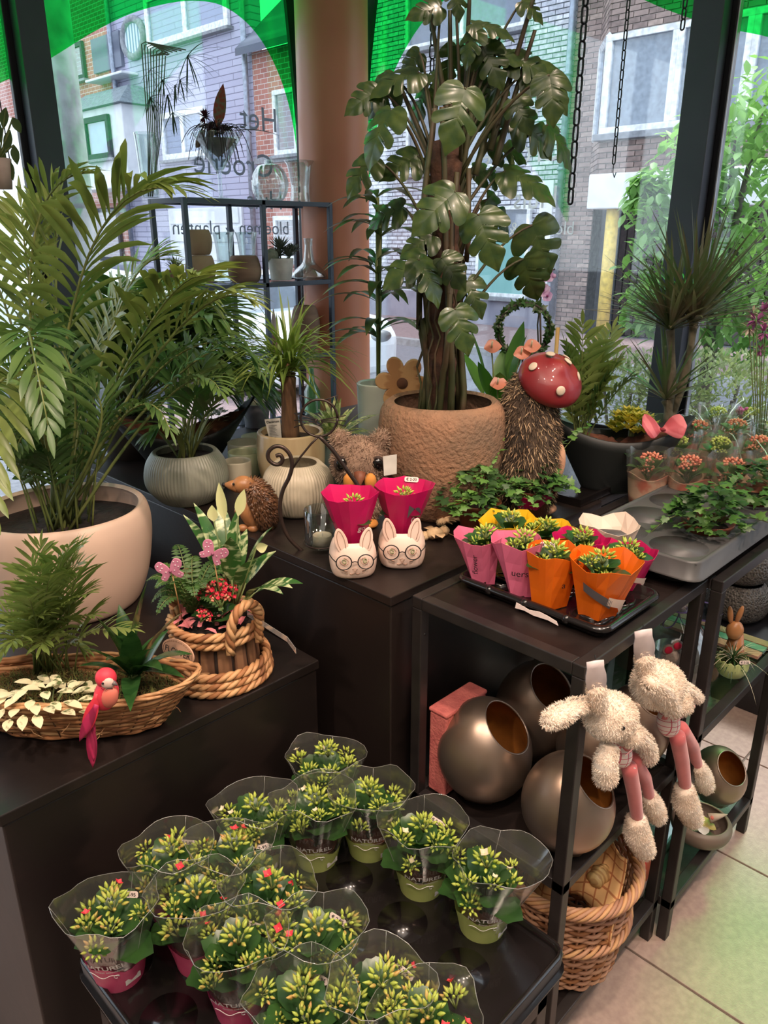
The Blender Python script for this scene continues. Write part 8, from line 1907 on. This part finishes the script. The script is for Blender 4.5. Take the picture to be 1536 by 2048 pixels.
# papyrus stems in the tall cylinder vase
cv = [o for o in bpy.data.objects if o.name.startswith('cylinder_vase')][0]; Pv = V(cv.location); s = mpp(Pv)
t = thing('papyrus', 'tall thin papyrus stems bent at the top with drooping leaf fans, in the cylinder vase', 'plant', Pv+V((0, 0, .004)))
Dv = Pv.dot(HF); m_pap = M('papyrus_stem', (96, 116, 100), .6, rgb2=(120, 138, 116), scale=6); m_papl = M('papyrus_leaf', (70, 100, 76), .6)
def pv(x, y, d=0): return deep(x, y, Dv+d)-V(t.location)
for k in range(9):
    x0 = 283+k*6; top = 88+k*3; bend = 372-k*9; q = MB(); b0 = V(((k-4)*.003, (k % 3)*.004, 0)); q.tube([b0, pv(296+k*3.2, 270, (k % 3)*.01), pv(x0, top, 0), pv(x0+8, top-4, 0), pv(bend, 100+k*1.5, 0)], .0022, 5); q.build('stem', m_pap, t)
for (x, y, n_, L_) in ((375, 112, 16, 70), (325, 160, 9, 40), (350, 170, 9, 44), (345, 225, 10, 46), (300, 195, 10, 40), (335, 190, 8, 44), (300, 140, 7, 34), (360, 160, 8, 38)):
    q = MB(); c = pv(x, y)
    for k in range(n_): a = -2.2+k*2.9/n_+rnd.uniform(-.2, .2); q.leaf(c, HR*cos(a)+V((0, 0, sin(a)*.9))+HF*rnd.uniform(-.5, .5), L_*s*rnd.uniform(.8, 1.2), 3.2*s, droop=.6, n=4, base=.7)
    q.build('leaf_fan', m_papl, t)
# succulents on the shelf
t = thing('mixed_succulents', 'spiky dark succulents and a round cactus in the white tapered pot', 'plant', (P_su.x, P_su.y, P_su.z+H_su*.9))
m_scc = M('haworthia', (72, 88, 76), .5, rgb2=(110, 116, 100), scale=60)
for (dx, dz, r_) in ((0, 22, .05), (16, 8, .04), (-4, 8, .035), (24, 16, .035)):
    q = MB(); c = loc3(dx*s_su, dz*s_su*.9)
    for k in range(26): z = k/26; a = k*2.4; q.leaf(c, (cos(a), sin(a), .2+z*1.6), r_*1.5, .014, droop=-.3, n=3, peak=.2, fold=.6)
    q.tube([loc3(dx*s_su*.5, -.004), c], .004, 6); q.build('rosette', m_scc, t)
q = MB(); q.ell(loc3(-16*s_su, 10*s_su, -.02), 13*s_su, 20, 10, fn=lambda v: v*(1+.07*cos(12*atan2(v.y, v.x)))); q.build('cactus', MATS['cactus_green'], t)
t = thing('small_agave', 'small spiky plant in the woven pot on the rack shelf', 'plant', (P_tp.x, P_tp.y, P_tp.z+H_tp*.9)); tuft(t, (0, 0, 0), 26, .06, .008, .3, m_scc, 'leaves', up=.8)
# small succulents in the left boat planter
t = thing('sedum', 'variegated sedum with small pale leaves in the left boat planter', 'plant', V(boatL.location)+(Matrix.Rotation(atan2(axl.y, axl.x), 3, 'Z') @ V((.09, .02, .10)))); q = MB()
for k in range(60): a = k*2.4; r_ = .008*sqrt(k); ivy_leaf(q, (r_*cos(a), r_*sin(a), .02+rnd.uniform(0, .03)), (cos(a), sin(a), .3), (0, 0, 1), .018)
for k in range(9): q.tube([(0, 0, -.01), (rnd.uniform(-.04, .04), rnd.uniform(-.04, .04), .03)], .0015, 4)
q.build('leaf_cluster', m_var, t, kind='stuff')
# --- hanging plant at the top left corner
Ph = deep(4, 352, 2.05); t = thing('hanging_plant', 'dark trailing plant in a small clay pot at the upper left edge', 'plant', (Ph.x, Ph.y, Ph.z-.03)); s = mpp(Ph)
q = MB(); q.lathe(lathe_prof([(16*s, 0), (22*s, 1)], 1, 56*s, .003), 20); q.build('pot', M('clay_pot', (190, 170, 160), .8), t)
q = MB(); 
for sx in (-1, 1): q.tube([V((sx*20*s, 0, 54*s)), V((0, 0, HC-Ph.z+.03))], .0015, 4)
q.build('cord', m_ink, t)
for (tx, ty, L_) in ((12, 215, 40), (20, 260, 44), (8, 295, 50), (28, 290, 36), (-4, 240, 44), (16, 318, 40), (26, 235, 30)):
    p = deep(tx, ty, 2.05)-V(t.location); q = MB(); q.tube([V((0, 0, 54*s)), (V((0, 0, 60*s))+p)*.5, p], .0022, 5, mi=1); q.leaf(p, HR*rnd.uniform(-.4, .5)-V((0, 0, 1)), L_*s, 18*s, up=-HF, n=6, droop=.3); q.build('leaf', [m_lance, m_stemg], t)
# --- street tree and hedge outside the right window
m_tl = M('tree_leaf', (110, 156, 84), .5, rgb2=(150, 190, 110), scale=1.5, trans=.35); m_bk = M('tree_bark', (104, 98, 88), .9, rgb2=(80, 76, 70), scale=14, bump=.6)
def tree(label, base, clumps, n, ls, seed):
    rng = random.Random(seed); t = thing('street_tree', label, 'tree', base); B = V(base); q = MB(); c0 = V((0, 0, 1.1)); q.tube([(0, 0, 0), (.02, .01, .6), c0], [.06, .05, .045], 9)
    cl = [V(c)-B for c, r in clumps]
    for c in cl: q.tube(bez(c0, (c0+c)/2+V((0, 0, .12)), c, 8), [.030-.023*i/8 for i in range(9)], 6)
    q.build('trunk', m_bk, t); q = MB()
    for (c, r) in clumps:
        c = V(c)-B
        for k in range(n):
            d = V((rng.gauss(0, 1), rng.gauss(0, 1), rng.gauss(0, 1))); d = d.normalized()*r*rng.uniform(.2, 1)**.5; q.leaf(c+d, (rng.uniform(-1, 1), rng.uniform(-1, 1), rng.uniform(-1, .2)), ls*rng.uniform(.7, 1.2), ls*.45, droop=.4, n=3, fold=.2)
    q.build('crown', m_tl, t, kind='stuff')
def dp(x, y, D=5.2): return deep(x, y, D)
tb_ = dp(1420, 700, 5.2)
tree('leafy young street tree outside, seen either side of the right mullion', (tb_.x, tb_.y, GZ), [(dp(*c[:2], c[2]), c[3]) for c in ((1330, 410, 5.2, .26), (1390, 330, 5.4, .3), (1470, 280, 5.2, .36), (1530, 210, 5.2, .30), (1340, 520, 5.0, .30), (1440, 420, 5.0, .36), (1530, 400, 5.0, .4), (1500, 540, 5.0, .36), (1400, 600, 5.1, .3), (1300, 620, 5.3, .2), (1560, 620, 5.1, .35), (1480, 660, 5.2, .3), (1290, 380, 5.4, .12))], 210, .105, 3)
m_hd = M('hedge_leaf', (126, 144, 96), .5, rgb2=(160, 168, 120), scale=3, trans=.3)
for i, (x, D, w_, lb) in enumerate(((1250, 4.6, .55, 'low clipped hedge bush outside, left of the right mullion'), (1440, 4.2, .6, 'low clipped hedge bush outside, right of the right mullion'))):
    b_ = deep(x, 800, D); t = thing('hedge_bush', lb, 'bush', (b_.x, b_.y, GZ)); zt_ = rise(V((b_.x, b_.y, 0)), 700); q = MB(); rng = random.Random(i)
    for k in range(5200):
        d = V((rng.gauss(0, 1), rng.gauss(0, 1), rng.gauss(0, 1))).normalized(); rr = rng.uniform(.75, 1.05); p = V((d.x*w_*.55*rr, d.y*w_*rr, zt_*.55+d.z*zt_*.45*rr+.05*noise.noise(d*4))); q.leaf(p, d+V((rng.uniform(-1, 1), rng.uniform(-1, 1), rng.uniform(-.3, .8))), .036, .020, droop=.3, n=2, fold=.1)
    q.build('foliage', m_hd, t, kind='stuff'); q = MB()
    for k in range(9): a = k*.7; q.tube([(0, 0, 0), (cos(a)*w_*.4, sin(a)*w_*.7, zt_*.8)], .01, 5)
    q.build('stems', m_bk, t)
